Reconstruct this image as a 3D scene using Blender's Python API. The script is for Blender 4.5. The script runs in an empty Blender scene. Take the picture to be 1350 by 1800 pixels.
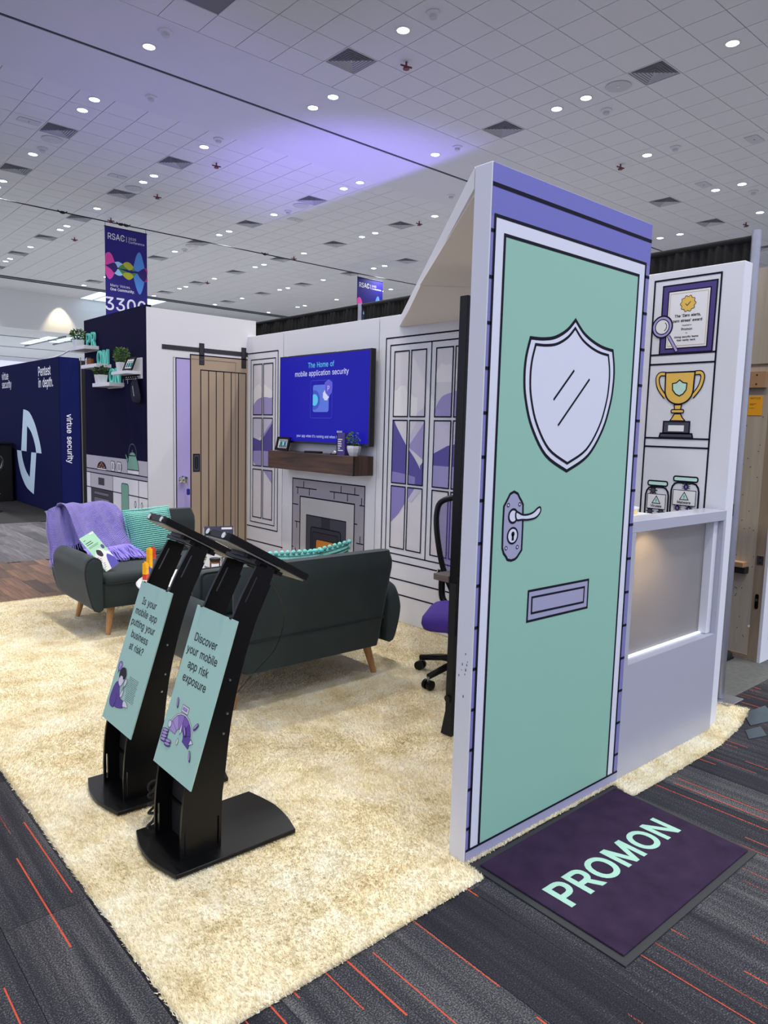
import bpy, bmesh, math, random
import numpy as np
from mathutils import Vector, Matrix
from mathutils.geometry import tessellate_polygon, delaunay_2d_cdt

random.seed(7)
SC = bpy.context.scene
COL = SC.collection

# ------------------------------------------------------------------ camera
YAW, PITCH, ROLL = math.radians(48.710776), math.radians(-6.504764), math.radians(1.525294)
cy, sy, cp, sp = math.cos(YAW), math.sin(YAW), math.cos(PITCH), math.sin(PITCH)
FWD = Vector((cy*cp, sy*cp, sp)); RGT = Vector((sy, -cy, 0)); UPV = RGT.cross(FWD)
R2 = math.cos(ROLL)*RGT + math.sin(ROLL)*UPV
U2 = -math.sin(ROLL)*RGT + math.cos(ROLL)*UPV
cam = bpy.data.cameras.new('camera')
cam.sensor_fit = 'HORIZONTAL'; cam.sensor_width = 36.0; cam.lens = 1278.243/1350*36.0
cam.clip_start = 0.05; cam.clip_end = 300
cam_o = bpy.data.objects.new('camera', cam); COL.objects.link(cam_o)
cam_o.matrix_world = Matrix(((R2.x, U2.x, -FWD.x, 0), (R2.y, U2.y, -FWD.y, 0), (R2.z, U2.z, -FWD.z, 1.53), (0, 0, 0, 1)))
SC.camera = cam_o

# ------------------------------------------------------------------ world, exposure
SC.view_settings.view_transform = 'Standard'
SC.view_settings.look = 'None'
SC.view_settings.exposure = 0.0
SC.view_settings.gamma = 1.0
SC.view_settings.use_curve_mapping = False
W = bpy.data.worlds.new('hall_light'); SC.world = W; W.use_nodes = True
W.node_tree.nodes['Background'].inputs[0].default_value = (0.63, 0.665, 0.87, 1)
W.node_tree.nodes['Background'].inputs[1].default_value = 1.22
DOWNLIGHT_W = 58.0

def add_light(name, kind, loc, energy, color, aim=None, size=0.2, spot=None, blend=0.5, parent=None, spread=None):
    l = bpy.data.lights.new(name, kind); l.energy = energy; l.color = color
    if kind == 'AREA':
        l.shape = 'DISK'; l.size = size
        if spread: l.spread = math.radians(spread)
    elif kind == 'SPOT':
        l.spot_size = math.radians(spot); l.spot_blend = blend; l.shadow_soft_size = size
    else:
        l.shadow_soft_size = size
    o = bpy.data.objects.new(name, l); COL.objects.link(o); o.location = loc
    if aim is not None:
        o.rotation_euler = (Vector(aim)-Vector(loc)).to_track_quat('-Z', 'Y').to_euler()
    if parent: o.parent = parent
    return o
# violet stage uplight behind the booth that washes the hall ceiling
add_light('violet_uplight', 'SPOT', (9.2, 11.2, 0.6), 1700, (0.30, 0.22, 1.0), (11.0, 13.6, 7.2), 0.03, 64, 0.8)
add_light('violet_uplight', 'SPOT', (6.0, 13.5, 0.6), 500, (0.34, 0.28, 1.0), (7.0, 12.5, 7.2), 0.3, 110, 1.0)
# wall washers on the end wall of the hall
add_light('wall_washer', 'SPOT', (11.18, 35.25, 7.12), 230, (1.0, 0.84, 0.52), (11.18, 35.60, 5.4), 0.05, 66, 0.6)
add_light('wall_washer', 'SPOT', (7.9, 35.25, 7.12), 230, (0.86, 0.95, 1.0), (7.9, 35.60, 5.4), 0.05, 66, 0.6)

for lx, ly in ((9.5, 41.0), (14.5, 41.0), (9.5, 49.0), (14.5, 49.0)):
    add_light('lobby_skylight', 'AREA', (lx, ly, 5.45), 900, (0.85, 0.94, 1.0), (lx, ly, 0), 3.0)

# ------------------------------------------------------------------ helpers
def lin(c):
    c = c/255.0
    return c/12.92 if c <= 0.04045 else ((c+0.055)/1.055)**2.4
def S(r, g, b):                       # plain sRGB colour
    return (lin(r), lin(g), lin(b))
WL = (0.575, 0.59, 0.665)
def A(r, g, b):                       # colour as seen beside a white wall in the hall light
    return tuple(min(0.86, lin(c)/w*0.80) for c, w in zip((r, g, b), WL))

MATS = {}
def mat(name, col, rough=0.6, metal=0.0, spec=0.5, emis=None, es=0.0, noise=0.0, nscale=8.0, bump=0.0, bscale=200.0, bdist=0.002,
        alpha=None, trans=None, coat=0.0, sheen=0.0, wood=None):
    m = bpy.data.materials.new(name); m.use_nodes = True
    nt = m.node_tree; b = nt.nodes['Principled BSDF']
    b.inputs['Base Color'].default_value = (*col, 1)
    b.inputs['Roughness'].default_value = rough
    b.inputs['Metallic'].default_value = metal
    b.inputs['Specular IOR Level'].default_value = spec
    if coat: b.inputs['Coat Weight'].default_value = coat; b.inputs['Coat Roughness'].default_value = 0.05
    if sheen: b.inputs['Sheen Weight'].default_value = sheen; b.inputs['Sheen Roughness'].default_value = 0.4
    if emis: b.inputs['Emission Color'].default_value = (*emis, 1); b.inputs['Emission Strength'].default_value = es
    if alpha is not None: b.inputs['Alpha'].default_value = alpha
    if trans is not None: b.inputs['Transmission Weight'].default_value = trans
    tc = nt.nodes.new('ShaderNodeTexCoord')
    if noise:
        n = nt.nodes.new('ShaderNodeTexNoise'); n.inputs['Scale'].default_value = nscale; n.inputs['Detail'].default_value = 4
        nt.links.new(tc.outputs['Object'], n.inputs['Vector'])
        mx = nt.nodes.new('ShaderNodeMix'); mx.data_type = 'RGBA'
        mx.inputs['A'].default_value = (*[c*(1-noise) for c in col], 1); mx.inputs['B'].default_value = (*[min(1, c*(1+noise)) for c in col], 1)
        nt.links.new(n.outputs['Fac'], mx.inputs['Factor']); nt.links.new(mx.outputs['Result'], b.inputs['Base Color'])
    if wood:                           # axis, second colour
        mp = nt.nodes.new('ShaderNodeMapping'); nt.links.new(tc.outputs['Object'], mp.inputs['Vector'])
        sc = [22.0, 22.0, 22.0]; sc['xyz'.index(wood[0])] = 1.4; mp.inputs['Scale'].default_value = sc
        n = nt.nodes.new('ShaderNodeTexNoise'); n.inputs['Scale'].default_value = 1.0; n.inputs['Detail'].default_value = 6; n.inputs['Distortion'].default_value = 1.2
        nt.links.new(mp.outputs['Vector'], n.inputs['Vector'])
        oi = nt.nodes.new('ShaderNodeObjectInfo')
        cr = nt.nodes.new('ShaderNodeValToRGB'); cr.color_ramp.elements[0].position = 0.32; cr.color_ramp.elements[1].position = 0.68
        cr.color_ramp.elements[0].color = (*wood[1], 1); cr.color_ramp.elements[1].color = (*col, 1)
        nt.links.new(n.outputs['Fac'], cr.inputs['Fac'])
        hv = nt.nodes.new('ShaderNodeHueSaturation'); mr = nt.nodes.new('ShaderNodeMapRange')
        mr.inputs['To Min'].default_value = 1-wood[2]; mr.inputs['To Max'].default_value = 1+wood[2]
        nt.links.new(oi.outputs['Random'], mr.inputs['Value']); nt.links.new(mr.outputs['Result'], hv.inputs['Value'])
        nt.links.new(cr.outputs['Color'], hv.inputs['Color']); nt.links.new(hv.outputs['Color'], b.inputs['Base Color'])
    if bump:
        n2 = nt.nodes.new('ShaderNodeTexNoise'); n2.inputs['Scale'].default_value = bscale; n2.inputs['Detail'].default_value = 2
        nt.links.new(tc.outputs['Object'], n2.inputs['Vector'])
        bp = nt.nodes.new('ShaderNodeBump'); bp.inputs['Strength'].default_value = bump; bp.inputs['Distance'].default_value = bdist
        nt.links.new(n2.outputs['Fac'], bp.inputs['Height']); nt.links.new(bp.outputs['Normal'], b.inputs['Normal'])
    MATS[name] = m
    return m

def Mx(fr):   # keep only a marker for readability
    return fr

class MB:
    def __init__(s): s.v = []; s.f = []; s.m = []; s.mats = []
    def mi(s, m):
        if m not in s.mats: s.mats.append(m)
        return s.mats.index(m)
    def add(s, vs, fs, m=None, M=None):
        o = len(s.v); k = s.mi(m)
        if M is not None: vs = [tuple(M @ Vector(p)) for p in vs]
        s.v += [tuple(p) for p in vs]; s.f += [tuple(i+o for i in f) for f in fs]; s.m += [k]*len(fs)
        return s
    def box(s, x0, x1, y0, y1, z0, z1, m=None, M=None):
        vs = [(x, y, z) for z in (z0, z1) for y in (y0, y1) for x in (x0, x1)]
        return s.add(vs, [(0, 2, 3, 1), (4, 5, 7, 6), (0, 1, 5, 4), (2, 6, 7, 3), (0, 4, 6, 2), (1, 3, 7, 5)], m, M)
    def loft(s, loops, m=None, caps=True, M=None):
        n = len(loops[0]); vs = [p for l in loops for p in l]; fs = []
        for i in range(len(loops)-1):
            for j in range(n):
                k = (j+1) % n
                fs.append((i*n+j, i*n+k, (i+1)*n+k, (i+1)*n+j))
        if caps:
            fs.append(tuple(range(n-1, -1, -1))); fs.append(tuple((len(loops)-1)*n+j for j in range(n)))
        return s.add(vs, fs, m, M)
    def cyl(s, p0, p1, r0, r1=None, n=14, m=None, caps=True, M=None):
        r1 = r0 if r1 is None else r1
        p0 = Vector(p0); p1 = Vector(p1); d = (p1-p0).normalized()
        a = d.orthogonal().normalized(); b = d.cross(a)
        L = [[tuple(c+(a*math.cos(2*math.pi*i/n)+b*math.sin(2*math.pi*i/n))*r) for i in range(n)] for c, r in ((p0, r0), (p1, r1))]
        return s.loft(L, m, caps, M)
    def tube(s, pts, r, n=8, m=None, closed=False, M=None):
        pts = [Vector(p) for p in pts]; L = []; N = len(pts); a = None
        for i, p in enumerate(pts):
            d = (pts[(i+1) % N]-pts[i-1]) if closed or 0 < i < N-1 else (pts[1]-pts[0] if i == 0 else pts[-1]-pts[-2])
            d.normalize()
            a = d.orthogonal().normalized() if a is None else (a-d*a.dot(d)).normalized()
            b = d.cross(a); rr = r[i] if isinstance(r, (list, tuple)) else r
            L.append([tuple(p+(a*math.cos(2*math.pi*j/n)+b*math.sin(2*math.pi*j/n))*rr) for j in range(n)])
        if closed: L.append(L[0])
        return s.loft(L, m, not closed, M)
    def lathe(s, prof, c=(0, 0, 0), n=24, m=None, M=None):
        L = [[(c[0]+max(r, 1e-4)*math.cos(2*math.pi*i/n), c[1]+max(r, 1e-4)*math.sin(2*math.pi*i/n), c[2]+z) for i in range(n)] for r, z in prof]
        return s.loft(L, m, True, M)
    def ball(s, c, r, n=10, m=None, sx=1, sy=1, sz=1, M=None):
        L = []
        for i in range(1, n):
            t = math.pi*i/n-math.pi/2
            L.append([(c[0]+sx*r*math.cos(t)*math.cos(2*math.pi*j/(n+2)), c[1]+sy*r*math.cos(t)*math.sin(2*math.pi*j/(n+2)), c[2]+sz*r*math.sin(t)) for j in range(n+2)])
        return s.loft(L, m, True, M)
    # ---- flat vector work: fr maps (u, v, h) to a point; h is the height above the surface
    def flat(s, contours, fr, h, m):
        if contours and isinstance(contours[0][0], (int, float)): contours = [contours]
        pts = [p for c in contours for p in c]
        tris = tessellate_polygon([[Vector((p[0], p[1], 0)) for p in c] for c in contours])
        return s.add([fr(p[0], p[1], h) for p in pts], [tuple(t) for t in tris], m)
    def prism(s, contours, fr, h0, h1, m):
        if isinstance(contours[0][0], (int, float)): contours = [contours]
        pts = [p for c in contours for p in c]; n = len(pts)
        tris = tessellate_polygon([[Vector((p[0], p[1], 0)) for p in c] for c in contours])
        vs = [fr(p[0], p[1], h0) for p in pts]+[fr(p[0], p[1], h1) for p in pts]
        fs = [tuple(reversed(t)) for t in tris]+[tuple(i+n for i in t) for t in tris]
        o = 0
        for c in contours:
            for i in range(len(c)):
                j = (i+1) % len(c); fs.append((o+i, o+j, n+o+j, n+o+i))
            o += len(c)
        return s.add(vs, fs, m)
    def stroke(s, pts, w, fr, h, m, closed=False):
        P = [Vector((p[0], p[1])) for p in pts]; N = len(P); L = []; Rr = []
        for i in range(N):
            a = P[i]-P[i-1] if (closed or i > 0) else P[1]-P[0]
            b = P[(i+1) % N]-P[i] if (closed or i < N-1) else P[-1]-P[-2]
            if a.length < 1e-9: a = b
            if b.length < 1e-9: b = a
            a = a.normalized(); b = b.normalized()
            n1 = Vector((-a.y, a.x)); n2 = Vector((-b.y, b.x)); k = n1+n2
            k = n1 if k.length < 1e-4 else k.normalized()
            d = min(2.0, 1/max(0.3, k.dot(n1)))*w/2
            L.append(P[i]+k*d); Rr.append(P[i]-k*d)
        vs = [fr(p.x, p.y, h) for p in L]+[fr(p.x, p.y, h) for p in Rr]; fs = []
        for i in range(N if closed else N-1):
            j = (i+1) % N; fs.append((i, j, N+j, N+i))
        return s.add(vs, fs, m)
    def rect(s, u0, v0, u1, v1, fr, h, m):
        return s.add([fr(u0, v0, h), fr(u1, v0, h), fr(u1, v1, h), fr(u0, v1, h)], [(0, 1, 2, 3)], m)
    def rline(s, u0, v0, u1, v1, w, fr, h, m):
        return s.stroke([(u0, v0), (u1, v0), (u1, v1), (u0, v1)], w, fr, h, m, True)
    def shape(s, pts, fr, h, fill, line=None, w=0.01):
        if fill: s.flat(pts, fr, h, fill)
        if line: s.stroke(pts, w, fr, h+0.0003, line, True)
        return s
    def text(s, t, u, v, cap, fr, h, m, align='c', dirn=1, bold=0.0, sx=1.0, track=0.0, depth=0.0, rot=0.0):
        k = cap/509.0; wd = sum(GL[c][0]+track for c in t)*k*sx
        x = {'c': -wd/2, 'l': 0, 'r': -wd}[align]; cr, sr = math.cos(rot), math.sin(rot)
        for ch in t:
            adv = GL[ch][0]; gv, gt, ge = glyph(ch, bold)
            def tr(p):
                a, b = x+p[0]*k*sx, p[1]*k
                a, b = a*cr-b*sr, a*sr+b*cr
                return (u+dirn*a, v+b)
            P = [tr(p) for p in gv]
            if depth:
                n = len(P); s.add([fr(a, b, h) for a, b in P]+[fr(a, b, h+depth) for a, b in P], [t[::-1] for t in gt]+[tuple(i+n for i in t) for t in gt]+[(i, j, j+n, i+n) for i, j in ge], m)
            else: s.add([fr(a, b, h) for a, b in P], gt, m)
            x += (adv+track)*k*sx
        return s
    def build(s, name, parent=None, smooth=False, bevel=0.0, seg=2, m=None, recalc=True):
        me = bpy.data.meshes.new(name)
        off = OFF.get(parent.name, (0, 0, 0)) if parent else (0, 0, 0)
        vs = [(p[0]-off[0], p[1]-off[1], p[2]-off[2]) for p in s.v] if any(off) else s.v
        me.from_pydata(vs, [], s.f)
        names = [q if q else m for q in s.mats]
        for q in names: me.materials.append(MATS[q])
        me.polygons.foreach_set('material_index', s.m)
        if recalc or bevel:
            bm = bmesh.new(); bm.from_mesh(me)
            if bevel: bmesh.ops.remove_doubles(bm, verts=bm.verts, dist=1e-5)
            bmesh.ops.recalc_face_normals(bm, faces=bm.faces)
            if bevel:
                es = [e for e in bm.edges if len(e.link_faces) == 2 and e.calc_face_angle(0) > 0.6]
                bmesh.ops.bevel(bm, geom=es, offset=bevel, segments=seg, affect='EDGES', profile=0.6)
            bm.to_mesh(me); bm.free()
        if smooth:
            me.polygons.foreach_set('use_smooth', [True]*len(me.polygons))
            if smooth is not True: me.set_sharp_from_angle(angle=math.radians(smooth))
        me.update()
        o = bpy.data.objects.new(name, me); COL.objects.link(o)
        if parent:
            o.parent = parent; OFF[o.name] = off
        return o

OFF = {}
def area(c):
    return 0.5*sum(c[i-1][0]*c[i][1]-c[i][0]*c[i-1][1] for i in range(len(c)))
def inside(p, c):
    r = False
    for i in range(len(c)):
        (x0, y0), (x1, y1) = c[i-1], c[i]
        if (y0 > p[1]) != (y1 > p[1]) and p[0] < (x1-x0)*(p[1]-y0)/(y1-y0)+x0: r = not r
    return r
def embolden(c, d):
    out = []; n = len(c); d *= 1000
    for i in range(n):
        a = Vector((c[i][0]-c[i-1][0], c[i][1]-c[i-1][1])); b = Vector((c[(i+1) % n][0]-c[i][0], c[(i+1) % n][1]-c[i][1]))
        if a.length < 1e-6 or b.length < 1e-6: out.append(c[i]); continue
        a.normalize(); b.normalize(); n1 = Vector((-a.y, a.x)); n2 = Vector((-b.y, b.x)); k = n1+n2
        k = n1 if k.length < 1e-3 else k.normalized(); q = d/max(0.5, k.dot(n1))
        out.append((c[i][0]+k.x*q, c[i][1]+k.y*q))
    return out
GC = {}
def winding(p, cs):
    w = 0
    for c in cs:
        for i in range(len(c)):
            (x0, y0), (x1, y1) = c[i-1], c[i]
            if (y0 > p[1]) != (y1 > p[1]) and p[0] < (x1-x0)*(p[1]-y0)/(y1-y0)+x0: w += 1 if y1 > y0 else -1
    return w
def glyph(ch, bold):
    # triangles of a letter's outline, overlapping strokes merged
    if (ch, bold) not in GC:
        cs = GL[ch][1]
        if bold: cs = [embolden(c, bold) for c in cs]
        if not cs: GC[(ch, bold)] = ([], [], []); return GC[(ch, bold)]
        vs = []; es = []
        for c in cs:
            o = len(vs); vs += [Vector(p) for p in c]; es += [(o+i, o+(i+1) % len(c)) for i in range(len(c))]
        r = delaunay_2d_cdt(vs, es, [], 0, 1e-3); V = r[0]; F = []
        for f in r[2]:
            c = sum((V[i] for i in f), Vector((0, 0)))/len(f)
            if winding(c, cs): F.append(tuple(f))
        cnt = {}
        for f in F:
            for i in range(len(f)): cnt[(f[i-1], f[i])] = 1
        GC[(ch, bold)] = ([tuple(v) for v in V], F, [e for e in cnt if (e[1], e[0]) not in cnt])
    return GC[(ch, bold)]
def circ(u, v, r, n=24, ry=None, a0=0.0, a1=2*math.pi, rot=0.0):
    ry = r if ry is None else ry; full = abs(a1-a0-2*math.pi) < 1e-6; out = []
    for i in range(n if full else n+1):
        a = a0+(a1-a0)*i/n; x, y = r*math.cos(a), ry*math.sin(a)
        out.append((u+x*math.cos(rot)-y*math.sin(rot), v+x*math.sin(rot)+y*math.cos(rot)))
    return out
def rrect(u0, v0, u1, v1, r, n=4):
    if u0 > u1: u0, u1 = u1, u0
    if v0 > v1: v0, v1 = v1, v0
    o = []
    for cx_, cy_, a in ((u1-r, v1-r, 0), (u0+r, v1-r, 90), (u0+r, v0+r, 180), (u1-r, v0+r, 270)):
        for i in range(n+1):
            t = math.radians(a+90*i/n); o.append((cx_+r*math.cos(t), cy_+r*math.sin(t)))
    return o
def spl(P, closed=True, n=6):
    out = []; N = len(P)
    for i in range(N if closed else N-1):
        g = (lambda k: P[k % N]) if closed else (lambda k: P[max(0, min(N-1, k))])
        p0, p1, p2, p3 = g(i-1), g(i), g(i+1), g(i+2)
        for k in range(n):
            t = k/n
            out.append(tuple(0.5*(2*p1[d]+(p2[d]-p0[d])*t+(2*p0[d]-5*p1[d]+4*p2[d]-p3[d])*t*t+(3*p1[d]-p0[d]-3*p2[d]+p3[d])*t**3) for d in range(len(p1))))
    if not closed: out.append(tuple(P[-1]))
    return out
def clip(P, u0, v0, u1, v1):
    def cut(P, f, g):
        o = []
        for i in range(len(P)):
            a, b = P[i-1], P[i]; fa, fb = f(a), f(b)
            if fa*fb < 0:
                t = fa/(fa-fb); o.append((a[0]+(b[0]-a[0])*t, a[1]+(b[1]-a[1])*t))
            if fb >= 0: o.append(b)
        return o
    for f in (lambda p: p[0]-u0, lambda p: u1-p[0], lambda p: p[1]-v0, lambda p: v1-p[1]):
        P = cut(P, f, None)
        if len(P) < 3: return []
    return P

def tag(o, label, cat, group=None):
    o['label'] = label; o['category'] = cat
    if group: o['group'] = group
    return o
def struct(o, label=None):
    o['kind'] = 'structure'
    if label: o['label'] = label
    return o
def thing(name, label, cat, loc=(0, 0, 0), group=None, world=False, rotz=0.0):
    o = bpy.data.objects.new(name, None); COL.objects.link(o); o.location = loc; o.rotation_euler = (0, 0, rotz)
    o.empty_display_size = 0.1
    if world: OFF[o.name] = tuple(loc)
    return tag(o, label, cat, group)
def kids(o):
    return [c for c in bpy.data.objects if c.parent == o]
def dup(root, loc, rotz=None, label=None, group=None, tree=None):
    r = root.copy(); COL.objects.link(r); r.location = loc
    if rotz is not None: r.rotation_euler = (0, 0, rotz)
    if label: r['label'] = label
    if group: r['group'] = group
    for ch, sub in (tree or family(root)):
        c = ch.copy(); COL.objects.link(c); c.parent = r
        for g in sub:
            d = g.copy(); COL.objects.link(d); d.parent = c
    return r
def family(root):
    return [(c, kids(c)) for c in kids(root)]

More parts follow.
